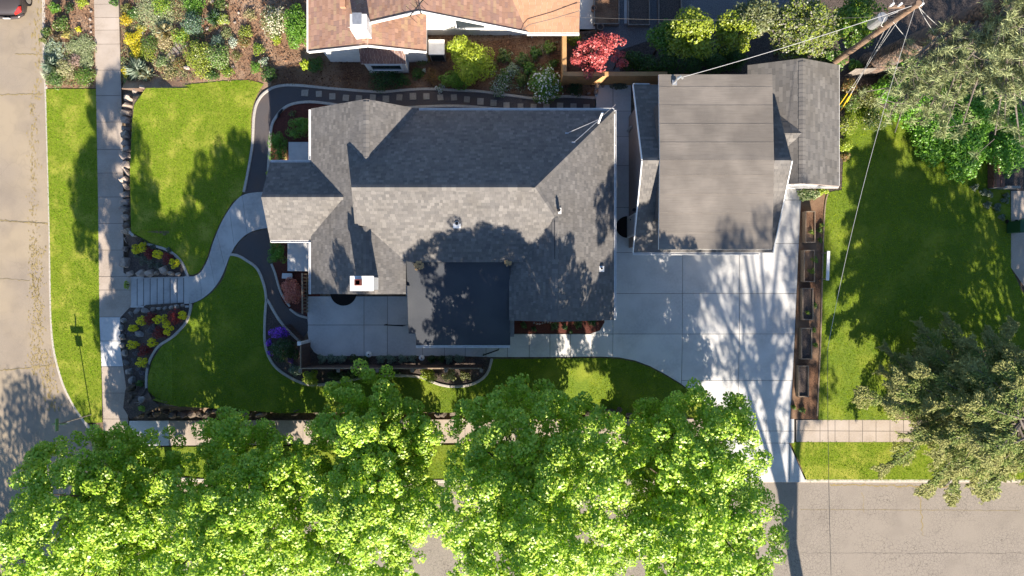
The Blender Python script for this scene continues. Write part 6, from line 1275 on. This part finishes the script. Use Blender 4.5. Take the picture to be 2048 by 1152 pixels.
# raised beds
for i, (x0, y0, x1, y1, l) in enumerate([(1611, 422, 1631, 485, 'raised bed nearest the garage wing'), (1608, 500, 1630, 564, 'second raised bed from the garage, by the white rail'), (1605, 576, 1627, 640, 'middle raised bed of the five'), (1603, 656, 1625, 719, 'fourth raised bed from the garage'), (1599, 732, 1620, 795, 'raised bed nearest the street sidewalk')]):
    h = .42 if i < 2 else .28; ax0, ay1 = W(x0, y0, h); ax1, ay0 = W(x1, y1, h); cx, cy = (ax0 + ax1) / 2, (ay0 + ay1) / 2; z = zhi(cx, cy); t = thing('raised_bed', 'timber framed ' + l, 'raised bed', (cx, cy, z), group='raised beds beside the driveway'); hw, hd = (ax1 - ax0) / 2, (ay1 - ay0) / 2; w_ = .045
    for (a0, a1, b0, b1) in ((-hw, -hw + w_, -hd + w_, hd - w_), (hw - w_, hw, -hd + w_, hd - w_), (-hw, hw, -hd, -hd + w_), (-hw, hw, hd - w_, hd)): q = MB(); q.box(a0, a1, b0, b1, -.05, h); q.build('board', MT['wood'], t)
    q = MB(); q.box(-hw + w_ + .002, hw - w_ - .002, -hd + w_ + .002, hd - w_ - .002, 0, h - .10); q.build('soil', MT['soil'] if i > 1 else MT['mulch'], t)
for (px, py, r, l) in ((1618, 465, 6, 'green seedlings in the first raised bed'), (1625, 520, 8, 'leafy seedlings at the top of the second raised bed'), (1619, 543, 8, 'bright seedlings in the middle of the second raised bed'), (1613, 625, 5, 'sparse sprouts in the middle raised bed')):
    p = plant('seedling', l, 'plant', px, py, r, .2, YGREEN + GREEN, 130, .05); p.location.z += .30 if py < 570 else .17
# white rail on two posts at the lawn edge
h = .78; xa, ya = W(1657, 503, h); xb, yb = W(1655, 560, h); t = thing('white_rail', 'white painted rail on two posts beside the back lawn', 'rail', (xa, ya, 0)); q = MB(); q.bar((0, 0.02, h), (xb - xa, yb - ya - .02, h), .14, .05); q.build('rail', MT['white'], t)
for dx, dy in ((0, -.05), (xb - xa, yb - ya + .05)): q = MB(); q.box(dx - .03, dx + .03, dy - .03, dy + .03, -.2, h - .028); q.build('post', MT['wood_grey'], t)
# tan fence behind the side bed
TF = 1.62; t = thing('tan_fence', 'smooth orange tan fence wall behind the red maple', 'fence', (2.5, 10.2, 0))
for k in range(4): xx0 = 0.06 + k * 1.2; q = MB(); q.box(xx0 + .003, xx0 + 1.197, -.05, .05, -.1, TF - .06); q.build('panel', MT['fence_tan'], t)
q = MB(); q.box(0, 4.9, -.10, .10, TF - .058, TF); q.build('cap', MT['fence_tan'], t); q = MB(); q.box(-.05, .05, .06, 2.6, -.1, TF - .06); q.build('panel', MT['fence_tan'], t); q = MB(); q.box(-.10, .10, .11, 2.62, TF - .057, TF + .001); q.build('cap', MT['fence_tan'], t); q = MB(); q.box(-.08, .08, -.08, .08, -.1, TF + .03); q.build('post', MT['fence_tan'], t)
# neighbour's timber beds and pots on the gravel
for i, (x0, x1, y1, l) in enumerate([(1188, 1239, 48, 'long dark timber bed nearest the neighbour house'), (1256, 1300, 50, 'long dark timber bed in the middle of the grey gravel'), (1317, 1364, 48, 'long dark timber bed furthest from the neighbour house')]):
    h = .3; ax0, ay0 = W(x0, y1, h); ax1, _ = W(x1, y1, h); t = thing('timber_bed', l, 'raised bed', (ax0, ay0, 0), group='timber beds on the grey gravel'); wd = ax1 - ax0; ln = 3.6; b_ = .05
    for (a0, a1, c0, c1) in ((0, wd, 0, b_), (0, wd, ln - b_, ln), (0, b_, b_, ln - b_), (wd - b_, wd, b_, ln - b_)): q = MB(); q.box(a0, a1, c0, c1, -.05, h); q.build('board', MT['wood_grey'], t)
    q = MB(); q.box(b_ + .002, wd - b_ - .002, b_ + .002, ln - b_ - .002, 0, .22); q.build('soil', MT['mulch'] if i == 0 else MT['soil'], t)
q = MB(); q.box(*[W(1248, 0)[0], W(1256, 0)[0]], 13.2, 16.5, -.04, .06); o = q.build('plank_walk', MT['concrete_path']); tag(o, 'narrow grey plank between the timber beds', 'plank')
def pot(px, py, r, h, m, l, soil=True):
    x, y = W(px, py, h); t = thing('plant_pot', l, 'pot', (x, y, 0)); q = MB(); n = 20; V = []; F = []
    prof = [(r * .7, 0), (r * .95, h * .8), (r, h * .8), (r, h), (r * .86, h), (r * .8, h * .75)]
    for (rr_, z) in prof: V += [(rr_ * math.cos(6.283 * k / n), rr_ * math.sin(6.283 * k / n), z) for k in range(n)]
    for i in range(len(prof) - 1): F += [(i * n + k, i * n + (k + 1) % n, (i + 1) * n + (k + 1) % n, (i + 1) * n + k) for k in range(n)]
    q.add(V, F); q.build('rim', MT[m], t); q = MB(); q.disc(0, 0, .01, h * .76, r * .78, 20); q.build('soil', MT['soil'], t)
pot(1201, 53, .17, .4, 'wood_grey', 'round dark planter pot beside the timber bed corner'); pot(1188, 15, .13, .35, 'terracotta', 'small tan pot on the bright paving by the neighbour wall')
pv = struct(patch('neighbour_paving', XYs([(1158, -160), (1190, -160), (1190, 58), (1158, 58)], zhi), zhi, -.012, MT['concrete_new']))
# brick walk below the paving
bk = thing('brick_steps', 'dark brick paving by the timber beds north of the red maple', 'paving', (*W(1165, 62), 0))
bme = MB(); bme.box(-.095, .095, -.06, .06, -.06, .012); bme = bme.mesh('brick'); bme.materials.append(MT['stone_dark'])
for r_ in range(6):
    for c_ in range(5): o = link('brick', bme, None, bk); o.location = (.1 + c_ * .205 + (.1 if r_ % 2 else 0), -.08 - r_ * .135, 0)
q = MB(); x, y = W(1383, 13); q.box(-.08, .08, -.12, .12, -.02, .03); o = q.build('paver', MT['paver']); o.location = (x, y, -.02); o.rotation_euler[2] = .7; tag(o, 'single pale paver lying on the grey gravel', 'paver')
# white cooler box by the neighbour's wall
x0, y1 = W(858, 80, 1.05); x1, y0 = W(888, 108, 1.05); t = thing('cooler_unit', 'weathered white cooling unit in the corner of the neighbour house', 'cooler', ((x0 + x1) / 2, (y0 + y1) / 2, 0)); hw, hd = (x1 - x0) / 2, (y1 - y0) / 2
q = MB(); q.box(-hw, hw, -hd, hd, -.05, .98); cu = q.build('cabinet', MT['metal'], t); q = MB(); q.box(-hw - .02, hw + .02, -hd - .02, hd + .02, .982, 1.05); q.build('lid', MT['white'], t)
for k in range(6): q = MB(); q.box(-hw + .05, hw - .05, -hd - .022, -hd - .002, .12 + k * .13, .20 + k * .13); q.build('louvre', MT['black'], t)
# brick planter and wheelie bin on the right
t = thing('brick_planter', 'old red brick planter wall at the right edge of the back lawn', 'planter', (*W(1977, 378), 0)); q = MB(); wl2 = .46; ln = 1.75; q.box(.01, wl2 - .01, .01, ln - .01, -.05, .47); q.build('core', MT['mortar'], t)
bme = MB(); bme.box(-.10, .10, -.045, .045, -.03, .03); bme = bme.mesh('brick'); bme.materials.append(MT['brick'])
for r_ in range(17):
    for c_ in range(2): o = link('brick', bme, None, t); o.location = (.115 + c_ * .225, .06 + r_ * .102, .50)
for z_ in range(6):
    for r_ in range(7): o = link('brick', bme, None, t); o.location = (-.01, .13 + r_ * .235 + (.1 if z_ % 2 else 0), .04 + z_ * .075); o.rotation_euler = (0, math.radians(0), math.pi / 2)
q = MB(); q.box(wl2 + .0, 1.3, -.02, .10, -.05, .42); q.build('end_wall', MT['mortar'], t)
x, y = W(2051, 452, 1.0); t = thing('wheelie_bin', 'dark green wheeled bin on the concrete at the right edge', 'bin', (x, y, .006)); q = MB(); q.prism([(-.24, -.28), (.24, -.28), (.24, .28), (-.24, .28)], .06, .95); q.build('body', MT['plastic_green'], t); q = MB(); q.box(-.27, .27, -.32, .31, .952, 1.02); q.build('lid', MT['plastic_green'], t)
for sx_ in (-1, 1): q = MB(); q.tube([(sx_ * .20, .30, .1), (sx_ * .27, .30, .1)], .1, 12); q.build('wheel', MT['rubber'], t)
q = MB(); q.tube([(-.2, .35, .93), (.2, .35, .93)], .02, 6); q.build('handle', MT['black'], t)
# weathered fence behind the garage wing
t = thing('board_fence', 'weathered grey brown board fence under the guy wires', 'fence', (*W(1688, 152), 0)); fence_run(t, W(1688, 152), W(1850, 146), 1.1, 'wood_grey', .15, .03)
# log beam post by garage wing corner
q = MB(); x, y = W(1690, 120, 1.4); q.box(-.14, .14, -.14, .14, -.1, 1.5); o = q.build('fence_post', MT['pole']); o.location = (x, y, 0); tag(o, 'stout brown post at the corner of the garage wing', 'post')
# ---------------------------------------------------------------- utility pole and wires
PH = 9.2; ux, uy = W(1838, 6, PH); t = thing('utility_pole', 'tall brown wooden utility pole rising behind the garage wing', 'utility pole', (ux, uy, 0))
q = MB(); q.tube([(0, 0, -.3), (0, 0, PH)], [.15, .11], 14); q.build('pole', MT['pole'], t, False)
q = MB(); q.bar((-.75, .15, PH - .7), (.5, .15, PH - .7), .08, .10); q.build('crossarm', MT['pole'], t)
for dx in (-.7, -.4, .4): q = MB(); q.tube([(dx, .15, PH - .64), (dx, .15, PH - .5), (dx, .15, PH - .46), (dx, .15, PH - .40)], [.03, .05, .03, .045], 8); q.build('insulator', MT['white'], t)
q = MB(); q.tube([(-.35, .2, PH - 2.6), (-.35, .2, PH - 1.8)], .2, 14); q.build('transformer', MT['metal'], t)
q = MB(); q.tube([(-.12, -.02, PH - 2.2), (-.3, -.05, PH - 2.0), (-.4, .1, PH - 1.5), (-.2, .1, PH - 1.0)], .018, 6); q.build('jumper', MT['cable'], t)
def wire(label, a, b, sag, r, m='cable', name='wire', cat_='wire', n=18, group=None):
    a = Vector(a); b = Vector(b); q = MB(); q.tube([a.lerp(b, i / n) - Vector((0, 0, sag * 4 * (i / n) * (1 - i / n))) for i in range(n + 1)], r, 5); o = q.build(name, MT[m]); return tag(o, label, cat_, group)
top = Vector((ux, uy, PH))
wire('pale service cable from the pole to the garage weatherhead', (ux - .12, uy, PH - .25), (wx + .12, wy + .03, 5.55), .35, .012)
wire('thin wire from the pole past the lilac to the neighbour house', (ux - .2, uy, PH - 1.2), (2.4, 12.3, 3.2), .4, .006, 'cable_dark')
wire('long wire from the pole crossing the back lawn towards the street', (ux + .02, uy - .1, PH - .3), (*W(1655, 700, 6.4), 6.4), .5, .008)
wire('end of the long wire reaching over the street', (*W(1655, 700, 6.4), 6.4), (13.2, -24, 7.2), .4, .010, 'cable_dark')
wire('pale wire from the pole top into the pine', (ux + .1, uy - .05, PH - .2), (*W(1892, 92, 6.5), 6.5), .1, .009); wire('second pale wire from the pole top into the pine', (ux + .1, uy - .05, PH - .2), (*W(1915, 80, 6.5), 6.5), .1, .009)
wire('wire from mid pole dropping towards the pine shrubs', (ux - .1, uy - .1, PH - 1.5), (*W(1850, 110, 5), 5), .1, .010)
wire('wire running north off the utility pole crossarm', (ux - .7, uy + .15, PH - .4), (ux - 3.5, 60, PH), .6, .012); wire('second wire running north off the pole crossarm', (ux + .4, uy + .15, PH - .4), (ux - 2.0, 60, PH), .6, .012)
for k, (px, py) in enumerate(((1676, 214), (1681, 222), (1688, 216))):
    e = (*W(px, py), 0.0); s = (ux - .05 + .03 * k, uy - .05, PH - 1.0 - .6 * k)
    wire(['left guy wire from the pole to the garage wing', 'middle guy wire from the pole to the garage wing', 'right guy wire from the pole to the garage wing'][k], s, e, 0, .009, n=2, name='guy_wire', group='guy wires of the utility pole')
    dv = (Vector(s) - Vector(e)).normalized(); q = MB(); q.tube([Vector(e) + dv * .02, Vector(e) + dv * 1.6], .022, 8); o = q.build('guy_guard', MT['yellow']); tag(o, ['yellow guard on the left guy wire', 'yellow guard on the middle guy wire', 'yellow guard on the right guy wire'][k], 'guard', 'yellow guy guards')
# ---------------------------------------------------------------- street sign
bx, by, bz_ = L(182, 829); t = thing('street_sign', 'thin street corner sign post with small blades near the kerb', 'street sign', (bx, by, bz_))
q = MB(); q.tube([(0, 0, -.2), (0, 0, 2.5)], .028, 8); q.build('post', MT['wood_grey'], t)
q = MB(); q.box(-.33, .33, -.012, .012, 2.30, 2.50); q.build('name_blade', MT['plastic_green'], t)
q = MB(); q.box(-.012, .012, -.3, .3, 2.52, 2.72); q.build('name_blade', MT['plastic_green'], t)
q = MB(); q.box(-.17, .17, -.036, -.030, 1.95, 2.26); q.build('plate', MT['white'], t)
# ---------------------------------------------------------------- parked car (dark sedan, seen from above its rear)
def sedan(cx, ry, z):
    t = thing('parked_car', 'dark brown metallic sedan parked at the kerb', 'car', (cx, ry, z))   # rear bumper at local y=0, nose towards +y
    Lc = 4.65; st_ = [(0.0, .55, .50, .66), (.06, .78, .34, .80), (.25, .86, .26, .90), (.6, .89, .24, .95), (1.0, .90, .24, .95), (1.6, .905, .24, .94), (2.4, .905, .24, .93), (3.2, .90, .24, .90), (3.8, .885, .24, .84), (4.3, .84, .28, .74), (4.55, .74, .34, .62), (4.65, .60, .42, .54)]
    V = []; F = []; n = 14
    for (y, hw, z0, z1) in st_:
        prof = [(-hw * .92, z0), (-hw, z0 + .12), (-hw, z0 + (z1 - z0) * .45), (-hw * .975, z0 + (z1 - z0) * .75), (-hw * .90, z1 - .03), (-hw * .70, z1), (-hw * .3, z1 + .012), (hw * .3, z1 + .012), (hw * .70, z1), (hw * .90, z1 - .03), (hw * .975, z0 + (z1 - z0) * .75), (hw, z0 + (z1 - z0) * .45), (hw, z0 + .12), (hw * .92, z0)]
        yy = y
        for i, (x, zz) in enumerate(prof): V.append((x, yy + (.10 * (abs(x) / .9) ** 2 if y < .3 else -.12 * (abs(x) / .9) ** 2 if y > 4.2 else 0), zz))
    m = len(st_)
    for i in range(m - 1): F += [(i * n + k, i * n + (k + 1) % n, (i + 1) * n + (k + 1) % n, (i + 1) * n + k) for k in range(n)]
    F.append(tuple(range(n))); F.append(tuple(reversed(range((m - 1) * n, m * n))))
    b = MB(); b.add(V, [f[::-1] for f in F]); body = b.build('body', MT['car'], t, True)
    # cabin: glass house and roof
    c = MB(); lo = [(-.74, .85), (.74, .85), (.76, 3.35), (-.76, 3.35)]; hi_ = [(-.56, 1.45), (.56, 1.45), (.58, 2.65), (-.58, 2.65)]
    c.add([(x, y, .92) for x, y in lo] + [(x, y, 1.40) for x, y in hi_], [(0, 1, 5, 4), (1, 2, 6, 5), (2, 3, 7, 6), (3, 0, 4, 7)]); c.build('window', MT['car_glass'], t)
    r_ = MB(); r_.add([(-.58, 1.38, 1.395), (.58, 1.38, 1.395), (.60, 2.70, 1.395), (-.60, 2.70, 1.395), (-.46, 1.55, 1.445), (.46, 1.55, 1.445), (.47, 2.52, 1.445), (-.47, 2.52, 1.445)], [(4, 5, 6, 7), (0, 1, 5, 4), (1, 2, 6, 5), (2, 3, 7, 6), (3, 0, 4, 7), (3, 2, 1, 0)]); r_.build('roof', MT['car'], t, False)
    for a, e in (((-.75, .85, .93), (-.57, 1.44, 1.405)), ((.75, .85, .93), (.57, 1.44, 1.405)), ((-.77, 3.35, .93), (-.59, 2.66, 1.405)), ((.77, 3.35, .93), (.59, 2.66, 1.405))): q = MB(); q.bar(a, e, .07, .05); q.build('pillar', MT['car'], t)
    q = MB(); q.tube([(-.80, .14, .48), (-.5, .0, .46), (0, -.05, .45), (.5, .0, .46), (.80, .14, .48)], [.07, .09, .095, .09, .07], 8); q.build('bumper', MT['car'], t, True)
    for s in (-1, 1):
        q = MB(); q.add([(s * .52, .02, .70), (s * .84, .17, .70), (s * .855, .42, .78), (s * .80, .36, .885), (s * .56, .055, .825)], [(0, 1, 4), (1, 2, 3), (1, 3, 4)] if s > 0 else [(0, 4, 1), (1, 3, 2), (1, 4, 3)]); tl = q.build('taillight', MT['taillight'], t); md = tl.modifiers.new('thick', 'SOLIDIFY'); md.thickness = .03; md.offset = 1
        for yw in (.95, 3.72):
            q = MB(); q.tube([(s * .70, yw, .32), (s * .73, yw, .32), (s * .90, yw, .32), (s * .925, yw, .32)], [.28, .32, .32, .28], 22); wh = q.build('wheel', MT['rubber'], t, False); q = MB(); q.tube([(s * .926, yw, .32), (s * .935, yw, .32)], [.21, .19], 16); q.build('rim', MT['rim'], wh)
        q = MB(); q.bar((s * .90, 2.95, .96), (s * 1.02, 2.98, .98), .12, .11); q.build('mirror', MT['car'], t)
        q = MB(); q.add([(s * .45, 4.54, .56), (s * .78, 4.38, .58), (s * .80, 4.22, .70), (s * .48, 4.42, .69)], [(0, 1, 2, 3) if s > 0 else (3, 2, 1, 0)]); h_ = q.build('headlight', MT['rim'], t); md = h_.modifiers.new('thick', 'SOLIDIFY'); md.thickness = .04; md.offset = 1
    q = MB(); q.box(-.17, .17, -.13, -.12, .52, .64); q.build('plate', MT['white'], t)
sx0, sy0, _ = Gz(30, 41, zr); sedan(sx0, sy0, zr(sx0, sy0))
